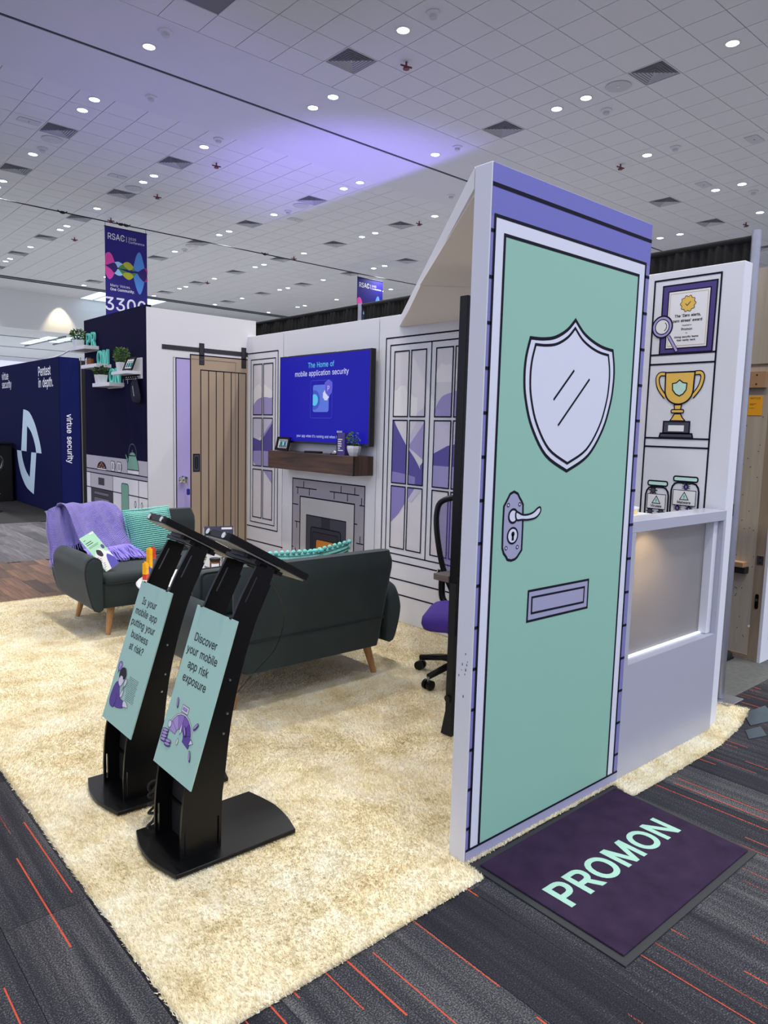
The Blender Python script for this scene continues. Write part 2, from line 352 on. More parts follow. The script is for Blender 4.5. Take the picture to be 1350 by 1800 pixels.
GLYPHS = {'A':'480;16,0 201,509 276,509 463,0 395,0 287,302 264,372 232,478 245,478 213,371 191,302 85,0/110,142 110,199 370,199 370,142',
'B':'456;60,0 60,509 241,509 289,504 329,491 359,469 381,442 394,410 398,374 395,344 387,320 356,286 315,267 315,262 339,257 363,245 385,227 402,203 414,173 418,136 413,100 400,67 377,39 344,18 301,4 247,0/125,57 245,57 296,63 330,80 349,105 355,137 352,161 342,184 327,203 306,218 279,228 248,231 125,231/125,285 238,285 288,296 308,309 323,326 333,348 336,372 330,403 313,429 283,446 240,452 125,452',
'C':'510;267,-7 205,1 150,25 104,63 70,115 48,179 40,254 48,329 70,393 104,445 150,484 205,508 267,516 340,504 373,490 402,471 427,447 448,418 463,385 473,348 408,348 389,395 357,428 315,449 267,456 223,450 184,432 150,403 125,364 109,314 103,254 109,194 125,145 151,105 184,76 223,59 267,53 315,60 357,81 389,114 408,160 473,160 463,124 448,91 428,62 402,38 373,19 341,5 305,-4',
'D':'502;219,0 96,0 96,57 215,57 272,63 318,81 354,110 379,149 394,198 399,255 394,312 379,361 354,399 320,428 275,446 221,452 93,452 93,509 225,509 294,501 353,478 399,441 433,391 455,329 462,255 455,181 433,119 398,68 351,31 291,8/125,509 125,0 60,0 60,509',
'E':'419;60,0 60,509 372,509 372,452 125,452 125,286 355,286 355,229 125,229 125,57 375,57 375,0',
'F':'410;60,0 60,509 369,509 369,452 125,452 125,278 346,278 346,221 125,221 125,0',
'G':'520;269,-7 205,1 149,25 104,64 69,116 47,179 40,254 47,329 69,393 103,445 149,484 203,508 265,516 304,513 340,504 374,489 403,469 429,445 449,416 465,384 474,349 408,349 387,393 356,427 315,448 265,456 222,450 183,432 150,404 125,364 109,314 103,254 109,194 125,145 151,105 184,76 224,59 269,53 309,57 345,71 374,93 396,123 410,160 415,202 434,199 283,199 283,256 478,256 478,200 471,141 451,91 419,50 377,19 326,0',
'H':'517;60,0 60,509 125,509 125,289 392,289 392,509 457,509 457,0 392,0 392,232 125,232 125,0',
'I':'300;31,0 31,57 118,57 118,452 31,452 31,509 269,509 269,452 183,452 183,57 269,57 269,0',
'J':'396;185,-7 124,3 75,33 44,81 33,145 33,173 98,173 98,145 104,104 122,74 149,56 185,50 220,56 248,74 266,104 272,145 272,509 336,509 336,145 326,81 294,33 246,3',
'K':'467;104,145 104,216 139,261 174,303 212,344 364,509 448,509 231,276 228,276/60,0 60,509 125,509 125,334 124,225 125,193 125,0/372,0 188,259 228,309 449,0',
'L':'393;60,0 60,509 125,509 125,57 361,57 361,0',
'M':'628;60,0 60,509 152,509 277,187 287,159 299,123 311,84 322,49 307,49 318,83 330,121 342,158 352,187 476,509 568,509 568,0 504,0 504,291 504,327 505,369 506,413 507,457 513,457 498,409 482,363 467,322 456,291 342,0 286,0 170,291 159,321 145,361 129,408 112,457 119,457 120,416 121,372 122,328 122,291 122,0',
'N':'523;60,0 60,509 136,509 343,183 363,151 388,107 414,55 405,54 401,108 399,157 399,195 399,509 463,509 463,0 387,0 202,290 177,331 148,381 108,452 119,454 122,384 124,328 125,291 125,0',
'O':'533;267,-7 205,1 150,25 105,63 70,115 48,179 40,254 48,329 70,393 105,445 150,484 205,508 267,516 329,508 384,484 429,445 464,393 486,329 493,254 486,179 464,115 429,63 384,25 329,1/267,53 310,59 349,76 383,105 408,144 425,194 430,254 425,314 408,365 383,404 349,433 310,450 267,456 223,450 184,433 151,404 125,364 109,314 103,254 109,194 125,144 151,105 184,76 223,59',
'P':'445;60,0 60,509 235,509 289,503 332,487 366,462 390,430 404,391 409,348 404,304 390,265 366,233 332,207 289,191 235,186 109,186 109,242 233,242 269,246 297,256 318,272 333,294 342,319 344,348 342,376 333,402 318,423 297,439 268,449 232,452 125,452 125,0',
'R':'449;60,0 60,509 236,509 290,504 333,489 367,465 390,433 405,395 409,352 405,309 390,271 367,240 333,217 289,203 236,198 96,198 96,255 234,255 269,258 298,267 319,281 334,300 342,324 345,352 342,380 334,405 319,425 298,440 269,449 233,452 125,452 125,0/353,0 230,229 303,229 428,0',
'S':'447;224,-9 172,-4 128,9 91,31 64,60 46,96 38,137 104,137 110,110 123,88 142,71 166,59 224,49 257,52 286,60 311,74 329,92 341,114 346,139 342,161 332,179 296,205 245,222 184,239 128,260 86,289 60,326 52,372 58,413 75,448 102,476 138,498 180,511 227,516 275,511 316,498 351,476 377,449 394,415 401,378 337,378 326,412 302,437 267,453 225,459 194,456 167,448 145,435 129,418 118,398 115,376 119,352 131,334 169,308 212,293 264,279 312,264 359,238 395,198 405,171 408,139 403,99 386,64 360,34 323,11 278,-4',
'T':'449;32,452 32,509 417,509 417,452 257,452 257,0 193,0 193,452',
'U':'517;259,-8 203,-2 154,15 114,43 85,80 66,124 60,173 60,509 124,509 124,178 128,144 141,113 160,87 187,68 220,56 259,52 298,56 331,68 357,87 377,113 389,144 393,178 393,509 457,509 457,173 451,124 433,80 403,43 363,15 315,-2',
'V':'480;204,0 16,509 84,509 192,206 215,137 248,31 235,31 267,138 290,206 395,509 463,509 278,0',
'W':'686;155,0 16,509 82,509 163,196 175,145 187,94 197,40 189,40 200,94 211,145 224,196 306,509 380,509 462,196 474,145 486,94 497,40 488,40 499,94 510,145 523,196 603,509 670,509 530,0 455,0 368,323 351,391 336,475 350,475 335,395 318,323 230,0',
'Y':'472;203,0 203,208 16,509 91,509 192,344 222,292 250,230 224,230 251,293 280,344 381,509 455,509 268,208 268,0',
'Z':'438;42,0 42,46 273,385 306,431 341,476 348,454 285,452 223,452 40,452 40,509 397,509 397,462 169,129 134,81 97,33 90,54 152,57 214,57 399,57 399,0',
'a':'389;160,-9 126,-5 94,5 68,22 48,45 35,73 30,108 34,138 43,161 58,179 78,193 125,211 178,220 234,227 265,235 273,243 276,255 276,257 267,297 240,322 196,331 149,322 118,301 100,274 41,291 57,322 79,346 104,364 133,375 194,384 239,379 286,360 306,343 322,320 333,290 337,251 337,0 277,0 277,52 272,52 252,25 215,1/170,45 202,49 228,59 248,74 263,93 272,115 276,138 276,190 259,182 231,176 200,171 175,168 134,159 103,139 95,124 92,105 102,72 130,52',
'b':'424;229,-8 198,-5 172,4 138,31 118,59 112,59 112,0 53,0 53,509 114,509 114,319 118,319 137,346 171,373 197,381 229,384 274,378 313,361 345,332 370,293 385,245 390,189 385,133 370,84 346,45 313,16 274,-2/220,47 253,51 279,66 301,88 316,117 325,151 328,189 325,227 316,261 301,290 280,311 253,325 220,330 188,325 161,312 140,291 125,263 116,229 113,189 116,150 125,115 140,86 162,65 188,51',
'c':'396;207,-8 159,-2 117,16 82,46 56,85 40,133 34,187 40,243 56,291 82,330 117,360 159,378 207,384 260,377 305,356 340,322 362,277 303,262 290,289 270,311 242,325 207,330 173,325 145,310 124,287 108,258 99,224 96,187 99,151 108,117 124,89 145,66 173,51 207,46 243,52 271,66 292,89 304,117 363,102 341,56 306,21 261,-1',
'd':'424;195,-8 151,-2 111,16 79,45 55,84 39,133 34,189 39,245 55,293 79,332 112,361 151,378 196,384 228,381 253,373 287,346 306,319 311,319 311,509 372,509 372,0 313,0 313,59 307,59 287,31 252,4 227,-5/205,47 236,51 263,65 284,86 299,115 309,150 312,189 309,229 300,263 284,291 263,312 237,325 205,330 172,325 145,311 124,290 108,261 99,227 96,189 99,151 109,117 124,88 145,66 172,51',
'e':'404;212,-8 161,-2 117,16 82,46 56,85 40,132 34,187 39,242 55,290 81,329 115,359 157,378 205,384 266,374 294,361 319,341 341,315 357,282 368,242 371,194 371,169 75,169 75,221 338,221 310,202 307,237 298,269 283,294 263,314 237,326 205,330 173,326 146,313 125,294 109,270 99,241 96,211 96,178 100,139 110,106 128,80 151,61 179,50 212,46 254,53 285,73 306,105 365,91 353,63 335,39 311,19 283,4 249,-5',
'f':'254;228,379 228,327 6,327 6,379/81,0 81,432 84,461 96,486 113,505 135,519 187,530 222,527 243,521 227,468 215,472 195,474 171,470 154,460 145,443 142,419 142,0',
'g':'425;207,-151 168,-148 134,-140 82,-110 51,-69 101,-41 122,-66 154,-88 207,-97 249,-92 282,-75 304,-47 311,-6 311,68 306,68 287,41 252,16 227,8 195,5 152,10 113,27 80,53 55,90 39,136 34,191 39,246 55,293 80,332 112,361 152,378 196,384 228,382 253,373 288,346 308,319 313,319 313,379 372,379 372,-9 367,-54 350,-90 324,-117 291,-136 251,-147/205,59 237,63 264,75 285,95 300,121 309,154 312,193 309,231 300,264 285,291 264,312 237,325 205,330 172,325 145,312 124,290 109,262 99,229 96,193 99,155 109,123 124,96 145,76 172,63',
'h':'410;114,227 114,0 53,0 53,509 114,509 114,287 102,287 124,332 152,362 187,379 227,384 264,380 295,369 321,349 341,321 353,285 357,240 357,0 296,0 296,235 290,275 273,304 246,323 210,329 184,326 161,317 141,303 126,283 117,257',
'i':'167;53,0 53,379 114,379 114,0/84,443 67,446 54,455 44,468 41,483 44,499 54,512 67,521 84,524 100,521 114,512 123,499 126,483 123,468 114,455 100,446',
'j':'167;53,379 114,379 114,-30 111,-63 102,-90 86,-113 65,-129 37,-139 4,-143 -10,-143 -10,-87 2,-87 25,-83 40,-72 50,-54 53,-29/83,443 67,446 53,455 44,468 41,483 44,499 53,512 67,521 83,524 100,521 114,512 123,499 126,483 123,468 114,455 100,446',
'k':'381;110,137 110,212 121,212 284,379 360,379 184,199 177,199/53,0 53,509 114,509 114,0/294,0 148,186 191,229 372,0',
'l':'189;139,-2 101,3 74,20 58,47 53,84 53,509 114,509 114,99 120,62 130,54 146,52 160,53 170,54 181,3 162,-1',
'm':'610;53,0 53,379 112,379 112,295 108,295 118,323 132,346 172,376 219,386 257,380 287,361 309,331 321,295 312,295 322,321 337,343 381,375 437,386 468,383 497,372 522,354 541,328 553,296 557,255 557,0 496,0 496,254 490,289 473,313 447,326 419,330 395,328 374,320 345,290 335,247 335,0 274,0 274,260 269,288 253,311 229,326 199,330 158,320 140,307 126,289 117,266 114,238 114,0',
'n':'410;114,227 114,0 53,0 53,379 112,379 112,287 102,287 124,332 152,362 187,379 227,384 264,380 295,369 321,349 341,321 353,285 357,240 357,0 296,0 296,235 290,275 273,304 246,323 210,329 184,326 161,317 141,303 126,283 117,257',
'o':'415;207,-8 159,-2 117,16 82,46 56,85 40,133 34,187 40,243 56,291 82,330 117,360 159,378 207,384 256,378 299,360 333,330 359,291 376,243 381,187 376,133 359,85 333,46 299,16 256,-2/207,46 242,51 270,66 292,89 307,117 316,151 319,187 316,224 307,258 292,287 270,310 242,325 207,330 173,325 145,310 124,287 108,258 99,224 96,187 99,151 108,117 124,89 145,66 173,51',
'p':'424;53,-143 53,379 112,379 112,319 118,319 137,346 171,373 197,381 229,384 274,378 313,361 345,332 370,293 385,245 390,189 385,133 370,84 346,45 313,16 274,-2 229,-8 198,-5 173,4 138,31 118,59 114,59 114,-143/220,47 253,51 279,66 301,88 316,117 325,151 328,189 325,227 316,261 301,290 280,311 253,325 220,330 188,325 161,312 140,291 125,263 116,229 113,189 116,150 125,115 140,86 162,65 188,51',
'q':'424;372,-143 311,-143 311,59 306,59 287,31 252,4 227,-5 195,-8 151,-2 111,16 79,45 55,84 39,133 34,189 39,245 55,293 79,332 112,361 151,378 196,384 228,381 253,373 287,346 307,319 313,319 313,379 372,379/205,47 236,51 263,65 284,86 299,115 309,150 312,189 309,229 300,263 284,291 263,312 237,325 205,330 172,325 145,311 124,290 108,261 99,227 96,189 99,151 109,117 124,88 145,66 172,51',
'r':'259;53,0 53,379 112,379 112,321 115,321 130,347 152,367 181,380 213,385 229,384 243,384 243,322 230,324 207,326 182,323 159,315 140,301 126,284 117,262 114,237 114,0',
's':'365;182,-8 145,-5 112,3 84,18 62,38 45,63 36,94 94,107 105,79 124,60 150,49 181,45 217,50 244,62 262,81 268,103 265,121 254,136 237,147 212,155 149,170 104,186 72,208 53,237 47,274 51,305 65,332 87,354 115,370 149,381 187,384 223,381 254,372 279,358 299,339 324,290 268,277 258,298 243,316 219,328 187,333 156,329 131,317 114,299 109,277 112,258 124,243 172,223 229,209 275,194 306,171 325,142 331,107 326,75 312,47 290,24 260,6 223,-5',
't':'227;204,379 204,327 6,327 6,379/65,471 126,471 126,98 128,76 136,61 150,53 170,50 185,51 202,54 213,2 192,-3 168,-4 125,2 92,21 72,52 65,93',
'u':'410;182,-5 146,-1 115,11 89,31 69,59 57,95 53,139 53,379 114,379 114,144 119,105 137,75 164,56 200,50 226,53 249,62 268,77 283,97 293,122 296,153 296,379 357,379 357,0 298,0 298,92 307,92 286,47 257,17 222,0',
'v':'389;163,0 17,379 84,379 165,155 187,87 206,21 184,21 203,87 224,155 305,379 371,379 226,0',
'w':'567;138,0 23,379 87,379 133,214 154,137 175,41 165,41 186,135 206,214 252,379 316,379 362,214 382,136 402,41 391,41 413,135 434,214 480,379 545,379 429,0 368,0 319,172 305,225 291,280 277,338 291,338 277,280 263,225 248,172 199,0',
'x':'379;21,0 171,218 171,171 29,379 100,379 147,306 179,253 207,206 175,206 202,253 233,306 282,379 352,379 209,169 209,214 358,0 287,0 231,85 200,136 173,182 205,182 178,136 148,85 91,0',
'y':'389;47,-139 61,-86 71,-87 104,-89 130,-74 151,-36 163,-1 17,379 84,379 165,155 187,87 206,21 184,21 202,87 224,155 305,379 371,379 204,-58 177,-107 139,-136 91,-145 65,-143',
'z':'380;42,0 42,46 254,320 254,323 48,323 48,379 333,379 333,331 126,60 126,56 339,56 339,0',
'0':'453;227,-7 174,1 130,24 95,62 69,113 53,178 48,254 53,330 69,395 95,447 130,484 174,508 227,516 279,508 323,484 358,447 384,395 400,330 405,254 400,178 384,113 359,62 323,24 279,1/227,50 261,56 290,74 313,103 330,144 340,194 344,254 340,314 330,365 313,405 290,435 261,453 227,460 192,453 163,435 140,405 123,365 113,314 109,254 113,194 123,144 140,103 163,74 192,56',
'1':'453;76,0 76,55 391,55 391,0/276,509 276,0 212,0 212,448 209,448 86,358 86,427 198,509',
'2':'453;64,0 64,47 234,229 282,282 311,327 320,371 317,397 308,419 293,436 273,449 224,460 196,457 172,447 153,433 139,413 130,390 127,362 66,362 71,405 86,442 111,473 143,496 182,511 225,516 268,511 306,497 337,474 361,445 376,411 381,372 371,318 336,259 267,180 153,60 153,57 389,57 389,0',
'3':'453;218,-7 173,-3 133,10 98,30 70,57 52,91 44,132 109,132 115,107 126,87 144,71 165,59 219,50 275,61 297,74 315,93 325,116 329,145 326,172 316,196 299,217 275,234 242,244 201,248 157,248 157,299 288,448 288,452 70,452 70,509 372,509 372,461 211,278 211,289 264,288 308,276 344,253 371,222 387,186 393,145 387,103 370,66 344,36 309,12 266,-2',
'4':'453;40,105 40,158 247,509 311,509 109,166 109,163 413,163 413,105/282,0 282,121 282,146 282,318 343,318 343,0',
'5':'453;221,-7 178,-2 140,11 108,32 83,60 66,93 60,130 122,130 127,108 138,89 173,60 221,50 250,53 276,64 298,82 314,104 324,131 328,162 324,193 314,221 297,244 275,262 248,273 218,277 167,268 128,246 67,253 96,509 366,509 366,452 151,452 134,301 136,301 178,325 229,334 263,330 294,321 321,306 345,285 364,260 379,231 388,199 391,163 385,117 369,76 343,41 309,15 268,-1',
'6':'453;226,-7 182,-1 142,15 109,40 84,74 69,115 64,162 68,199 80,239 137,340 252,509 322,509 151,261 145,261 165,288 196,307 235,314 278,309 316,295 346,271 370,240 384,201 389,157 384,112 368,73 343,39 310,14 271,-2/226,48 254,52 279,63 299,79 314,101 324,128 327,157 324,187 314,213 299,235 279,251 254,262 226,265 198,262 174,252 153,235 138,214 128,188 125,158 128,128 138,102 153,79 174,63 198,52',
'7':'453;97,0 323,448 323,452 62,452 62,509 391,509 391,449 165,0',
'8':'453;226,-7 178,-2 136,11 101,33 74,62 57,96 52,135 55,166 65,195 81,220 101,241 125,256 153,265 153,267 119,282 93,308 76,342 70,380 75,417 90,450 114,477 146,498 184,511 226,516 269,511 306,498 337,477 361,450 377,417 382,380 376,342 359,308 333,282 300,267 300,265 327,256 351,241 372,220 387,195 397,166 401,135 395,96 378,62 352,33 317,11 275,-2/226,49 258,52 285,60 307,74 323,91 333,113 337,139 333,165 322,189 305,208 283,223 256,232 226,235 196,232 169,223 147,208 130,189 119,165 115,139 119,113 129,91 145,74 167,60 195,52/226,290 274,300 293,313 307,330 316,351 319,376 316,399 308,420 294,437 275,449 226,460 177,449 159,437 145,420 136,399 133,376 136,351 145,330 159,313 178,300',
'9':'453;226,516 271,510 310,494 343,468 368,434 384,393 389,347 385,309 373,270 315,168 200,0 130,0 301,248 307,248 287,221 257,202 218,195 175,199 137,214 106,237 83,269 68,307 64,352 69,397 85,436 110,469 143,494 182,510/226,460 199,457 174,446 154,429 138,407 129,381 125,352 129,322 138,295 154,274 174,257 199,247 226,243 254,247 279,257 299,273 314,295 324,321 327,350 324,381 314,407 299,429 279,446 254,457',
'.':'188;95,-4 78,-1 63,9 53,24 50,41 53,59 63,73 78,83 95,87 113,83 128,73 138,59 141,41 138,24 128,9 113,-1',
',':'188;38,-119 68,71 137,71 84,-119',
'?':'358;132,152 132,159 141,230 153,252 168,269 209,298 247,334 258,357 262,384 259,406 250,425 220,452 178,462 137,453 106,425 96,404 92,378 27,378 33,418 49,452 73,479 103,499 138,511 178,516 219,511 255,498 284,478 306,451 319,418 324,382 319,344 306,311 284,284 254,261 219,235 200,205 194,158 194,152/164,-4 146,-1 131,9 121,24 118,41 121,58 131,73 146,83 164,86 181,83 196,73 206,58 209,41 206,24 196,9 181,-1',
'!':'196;67,160 63,509 132,509 128,160/98,-4 81,-1 66,9 56,24 52,41 56,58 66,73 81,83 98,86 116,83 130,73 140,58 143,41 140,24 130,9 116,-1',
"'":'206;78,318 70,509 136,509 128,318',
'‘':'177;52,318 104,509 151,509 121,318',
'’':'177;52,318 82,509 151,509 98,318',
'|':'230;141,673 141,-164 88,-164 88,673',
' ':'270;'}
GL = {}
for _c, _d in GLYPHS.items():
    _a, _k = _d.split(';')
    GL[_c] = (int(_a), [[tuple(map(int, p.split(','))) for p in q.split(' ')] for q in _k.split('/')] if _k else [])

# ------------------------------------------------------------------ materials
mat('ceiling_white', S(205, 205, 208), 0.9, noise=0.02, nscale=3, bump=0.15, bscale=300)
mat('tile_white', S(208, 208, 210), 0.9, noise=0.02, nscale=2, bump=0.2, bscale=250)
mat('tile_gap', S(118, 118, 124), 0.9)
mat('slot_dark', S(58, 57, 66), 0.9)
mat('hall_wall', S(214, 214, 214), 0.85, noise=0.02, nscale=0.6)
mat('panel_white', (0.76, 0.77, 0.81), 0.62, noise=0.015, nscale=3, bump=0.05, bscale=500, bdist=0.0005)
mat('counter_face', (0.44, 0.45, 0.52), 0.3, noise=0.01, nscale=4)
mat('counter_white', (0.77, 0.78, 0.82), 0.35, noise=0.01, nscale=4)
mat('panel_inner', A(206, 202, 208), 0.8, noise=0.02, nscale=3)
mat('line', (0.008, 0.007, 0.018), 0.8, spec=0.2)
mat('thin_gap', S(96, 94, 110), 0.8)
mat('door_green', A(126, 170, 160), 0.6, noise=0.01, nscale=2, bump=0.06, bscale=700, bdist=0.0004)
mat('door_purple', A(97, 97, 172), 0.6, noise=0.01, nscale=2)
mat('door_lilac', A(160, 163, 200), 0.6)
mat('door_pale', A(190, 194, 215), 0.6)
mat('brick_purple', A(105, 105, 165), 0.65)
mat('sill_grey', A(140, 142, 175), 0.6)
mat('wood_print', A(150, 135, 122), 0.65, noise=0.02, nscale=4)
mat('rail_print', S(44, 43, 48), 0.6)
mat('lilac_print', A(158, 150, 208), 0.6)
mat('pull_print', S(58, 62, 78), 0.6)
mat('navy_wall', S(16, 14, 52), 0.9, spec=0.12, noise=0.08, nscale=2)
mat('kitchen_back', A(168, 167, 182), 0.65)
mat('kitchen_top', A(150, 149, 168), 0.65)
mat('kitchen_unit', A(212, 210, 220), 0.65)
mat('kitchen_oven', A(172, 172, 186), 0.65)
mat('oven_dark', S(50, 48, 56), 0.6)
mat('oven_glass', S(112, 110, 116), 0.6)
mat('kitchen_green', A(105, 155, 140), 0.65)
mat('bread', S(178, 120, 82), 0.65)
mat('pane_sky', A(193, 193, 206), 0.6)
mat('pane_cloud', A(206, 207, 216), 0.6)
mat('pane_mist', A(178, 177, 203), 0.6)
mat('pane_hill', A(140, 134, 188), 0.6)
mat('pane_hill2', A(122, 116, 180), 0.6)
mat('pane_dark', A(76, 68, 145), 0.6)
mat('stone_print', A(140, 139, 155), 0.65)
mat('fire_frame', A(168, 170, 178), 0.65)
mat('fire_slate', S(62, 64, 78), 0.6)
mat('fire_dark', S(32, 33, 46), 0.6)
mat('fire_darker', S(38, 40, 56), 0.6)
mat('fire_orange', S(226, 140, 40), 0.6)
mat('award_purple', A(62, 50, 118), 0.6)
mat('award_cream', A(232, 226, 222), 0.6)
mat('award_white', A(238, 234, 240), 0.6)
mat('award_gold', A(206, 170, 82), 0.6)
mat('award_line', A(178, 150, 110), 0.6)
mat('award_mint', A(172, 212, 204), 0.6)
mat('award_lilac', A(150, 142, 200), 0.6)
mat('award_slate', S(70, 68, 84), 0.6)
mat('glass_pale', A(215, 212, 235), 0.6)
mat('black_satin', S(11, 11, 12), 0.34, spec=0.28, noise=0.1, nscale=6, bump=0.04, bscale=600, bdist=0.0003)
mat('black_matt', S(11, 11, 12), 0.75)
mat('black_gloss', S(8, 8, 10), 0.15)
mat('grey_under', S(176, 174, 160), 0.5)
mat('sign_green', S(166, 205, 188), 0.45, noise=0.01, nscale=3)
mat('sign_text', S(12, 12, 24), 0.6)
mat('sign_purple', S(88, 62, 146), 0.5)
mat('sign_lilac', S(172, 150, 205), 0.5)
mat('sign_lilac2', S(146, 120, 188), 0.5)
mat('sign_lilac3', S(118, 90, 170), 0.5)
mat('sign_pale', S(222, 216, 226), 0.5)
mat('sofa_velvet', S(47, 57, 58), 0.8, noise=0.2, nscale=5, bump=0.10, bscale=400, sheen=0.18, spec=0.3)
mat('sofa_piping', S(28, 34, 35), 0.8)
mat('leg_wood', S(196, 148, 96), 0.4, wood=('z', S(170, 120, 74), 0.05))
mat('mantel_wood', S(92, 66, 46), 0.55, wood=('y', S(46, 32, 24), 0.02), bump=0.2, bscale=60)
mat('mantel_end', S(84, 60, 42), 0.6, wood=('z', S(44, 31, 23), 0.02), bump=0.2, bscale=60)
mat('plank_brown', S(122, 88, 64), 0.5, wood=('y', S(62, 44, 35), 0.6))
mat('plank_grey', S(92, 90, 93), 0.6, wood=('y', S(52, 50, 56), 0.65))
mat('desk_wood', S(110, 98, 92), 0.5, wood=('y', S(84, 74, 70), 0.02))
mat('plywood', S(184, 172, 154), 0.7, wood=('z', S(170, 158, 140), 0.03))
mat('ply_stile', S(152, 134, 112), 0.6, wood=('z', S(136, 118, 98), 0.02))
mat('cardboard', S(170, 132, 96), 0.8)
mat('yellow_paper', S(240, 165, 20), 0.7)
mat('paper_text', S(90, 60, 10), 0.8)
mat('throw_purple', S(164, 150, 240), 0.9, sheen=0.4, noise=0.12, nscale=14)
mat('teal_knit', S(134, 228, 216), 0.9, sheen=0.3, noise=0.08, nscale=20)
mat('teal_letter', S(98, 205, 188), 0.5)
mat('brochure_mint', S(172, 224, 190), 0.5)
mat('brochure_white', S(238, 238, 240), 0.5)
mat('brochure_blue', S(78, 72, 178), 0.5)
mat('brochure_navy', S(62, 62, 92), 0.35)
mat('leaflet_purple', S(72, 58, 132), 0.45)
mat('white_ceramic', S(232, 232, 234), 0.35, noise=0.02, nscale=20)
mat('white_gloss', S(236, 236, 236), 0.25)
mat('soil', S(52, 38, 28), 0.95)
mat('leaf', S(98, 138, 58), 0.55, noise=0.35, nscale=60)
mat('leaf_dark', S(66, 102, 50), 0.55, noise=0.35, nscale=60)
mat('amber_glass', S(120, 66, 26), 0.15)
mat('toy_yellow', S(252, 182, 20), 0.3)
mat('toy_red', S(214, 62, 38), 0.3)
mat('toy_blue', S(40, 72, 160), 0.3)
mat('steel', S(170, 172, 178), 0.35, metal=1.0)
mat('aluminium', S(168, 170, 178), 0.42, metal=0.9, noise=0.1, nscale=30)
mat('chrome', S(220, 218, 212), 0.15, metal=1.0)
mat('key_blue', S(34, 44, 140), 0.4)
mat('drape_black', S(22, 22, 22), 0.95, noise=0.2, nscale=10)
mat('tv_black', S(10, 10, 12), 0.3)
mat('tv_screen', S(4, 4, 14), 0.35, spec=0.15, emis=S(24, 22, 186), es=0.72)
mat('tv_cyan', S(10, 10, 10), 0.4, emis=S(90, 205, 250), es=0.8)
mat('tv_white', S(10, 10, 10), 0.4, emis=S(215, 220, 255), es=0.85)
mat('tv_blue', S(10, 10, 10), 0.4, emis=S(92, 128, 245), es=0.7)
mat('tv_blue2', S(10, 10, 10), 0.4, emis=S(60, 88, 220), es=0.7)
mat('tv_violet', S(10, 10, 10), 0.4, emis=S(98, 84, 230), es=0.75)
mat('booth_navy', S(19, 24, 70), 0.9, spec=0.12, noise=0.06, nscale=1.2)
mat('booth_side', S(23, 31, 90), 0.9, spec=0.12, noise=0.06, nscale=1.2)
mat('booth_cyan', S(214, 242, 255), 0.6)
mat('booth_white', S(245, 248, 255), 0.6)
mat('banner_blue', S(22, 8, 120), 0.6, noise=0.25, nscale=1.5)
mat('banner_dark', S(48, 20, 110), 0.6)
mat('banner_pink', S(250, 80, 180), 0.6)
mat('banner_magenta', S(190, 40, 130), 0.6)
mat('banner_sky', S(86, 150, 228), 0.6)
mat('banner_pale', S(176, 228, 255), 0.6)
mat('banner_lime', S(196, 196, 44), 0.6)
mat('banner_green', S(84, 150, 62), 0.6)
mat('banner_white', S(236, 234, 238), 0.6)
mat('mat_rubber', S(42, 43, 44), 0.7, bump=0.1, bscale=200)
mat('mat_pile', S(54, 40, 62), 0.95, noise=0.5, nscale=12, bump=0.8, bscale=420, bdist=0.004, spec=0.1)
mat('mat_mint', S(164, 208, 188), 0.95, noise=0.12, nscale=300, bump=0.8, bscale=420, bdist=0.004)
mat('chair_purple', S(72, 48, 150), 0.8, bump=0.1, bscale=500)
mat('chair_mesh', S(104, 78, 176), 0.7, alpha=0.62)
mat('lens_cool', S(250, 250, 250), 0.4, emis=(0.80, 0.95, 1.0), es=9.0)
mat('lens_warm', S(250, 250, 250), 0.4, emis=(1.0, 0.93, 0.74), es=9.0)
mat('skylight', S(250, 250, 250), 0.4, emis=(0.52, 0.80, 1.0), es=1.25)
mat('lobby_sky', S(250, 250, 250), 0.4, emis=(0.50, 0.85, 1.0), es=1.1)
mat('vent_grey', S(184, 184, 188), 0.6)
mat('vent_dark', S(30, 30, 32), 0.9)
mat('sprinkler_red', S(104, 38, 48), 0.5)
mat('frosted', S(214, 215, 218), 0.22, trans=0.72, spec=0.6)
mat('acrylic', S(235, 238, 245), 0.05, alpha=0.25)
mat('puck_warm', S(250, 250, 250), 0.4, emis=(1.0, 0.72, 0.36), es=6.0)
mat('strip_cool', S(250, 250, 250), 0.4, emis=(0.9, 0.95, 1.0), es=1.0)
mat('dish_lit_yellow', S(246, 220, 130), 0.4)
mat('poster_photo', S(150, 190, 190), 0.4, noise=0.6, nscale=60)
mat('pouch_navy', S(20, 22, 44), 0.85, noise=0.2, nscale=20)
mat('floor_black', S(24, 24, 25), 0.9, noise=0.3, nscale=40, bump=0.3, bscale=400)
mat('plate_grey', S(84, 94, 102), 0.3, metal=0.5)
mat('lobby_floor', S(140, 139, 138), 0.8, noise=0.08, nscale=2)
mat('bounce_floor', S(136, 135, 136), 0.95, noise=0.1, nscale=6)
mat('floor_grey2', S(88, 88, 86), 0.95, noise=0.4, nscale=30, bump=0.4, bscale=300)

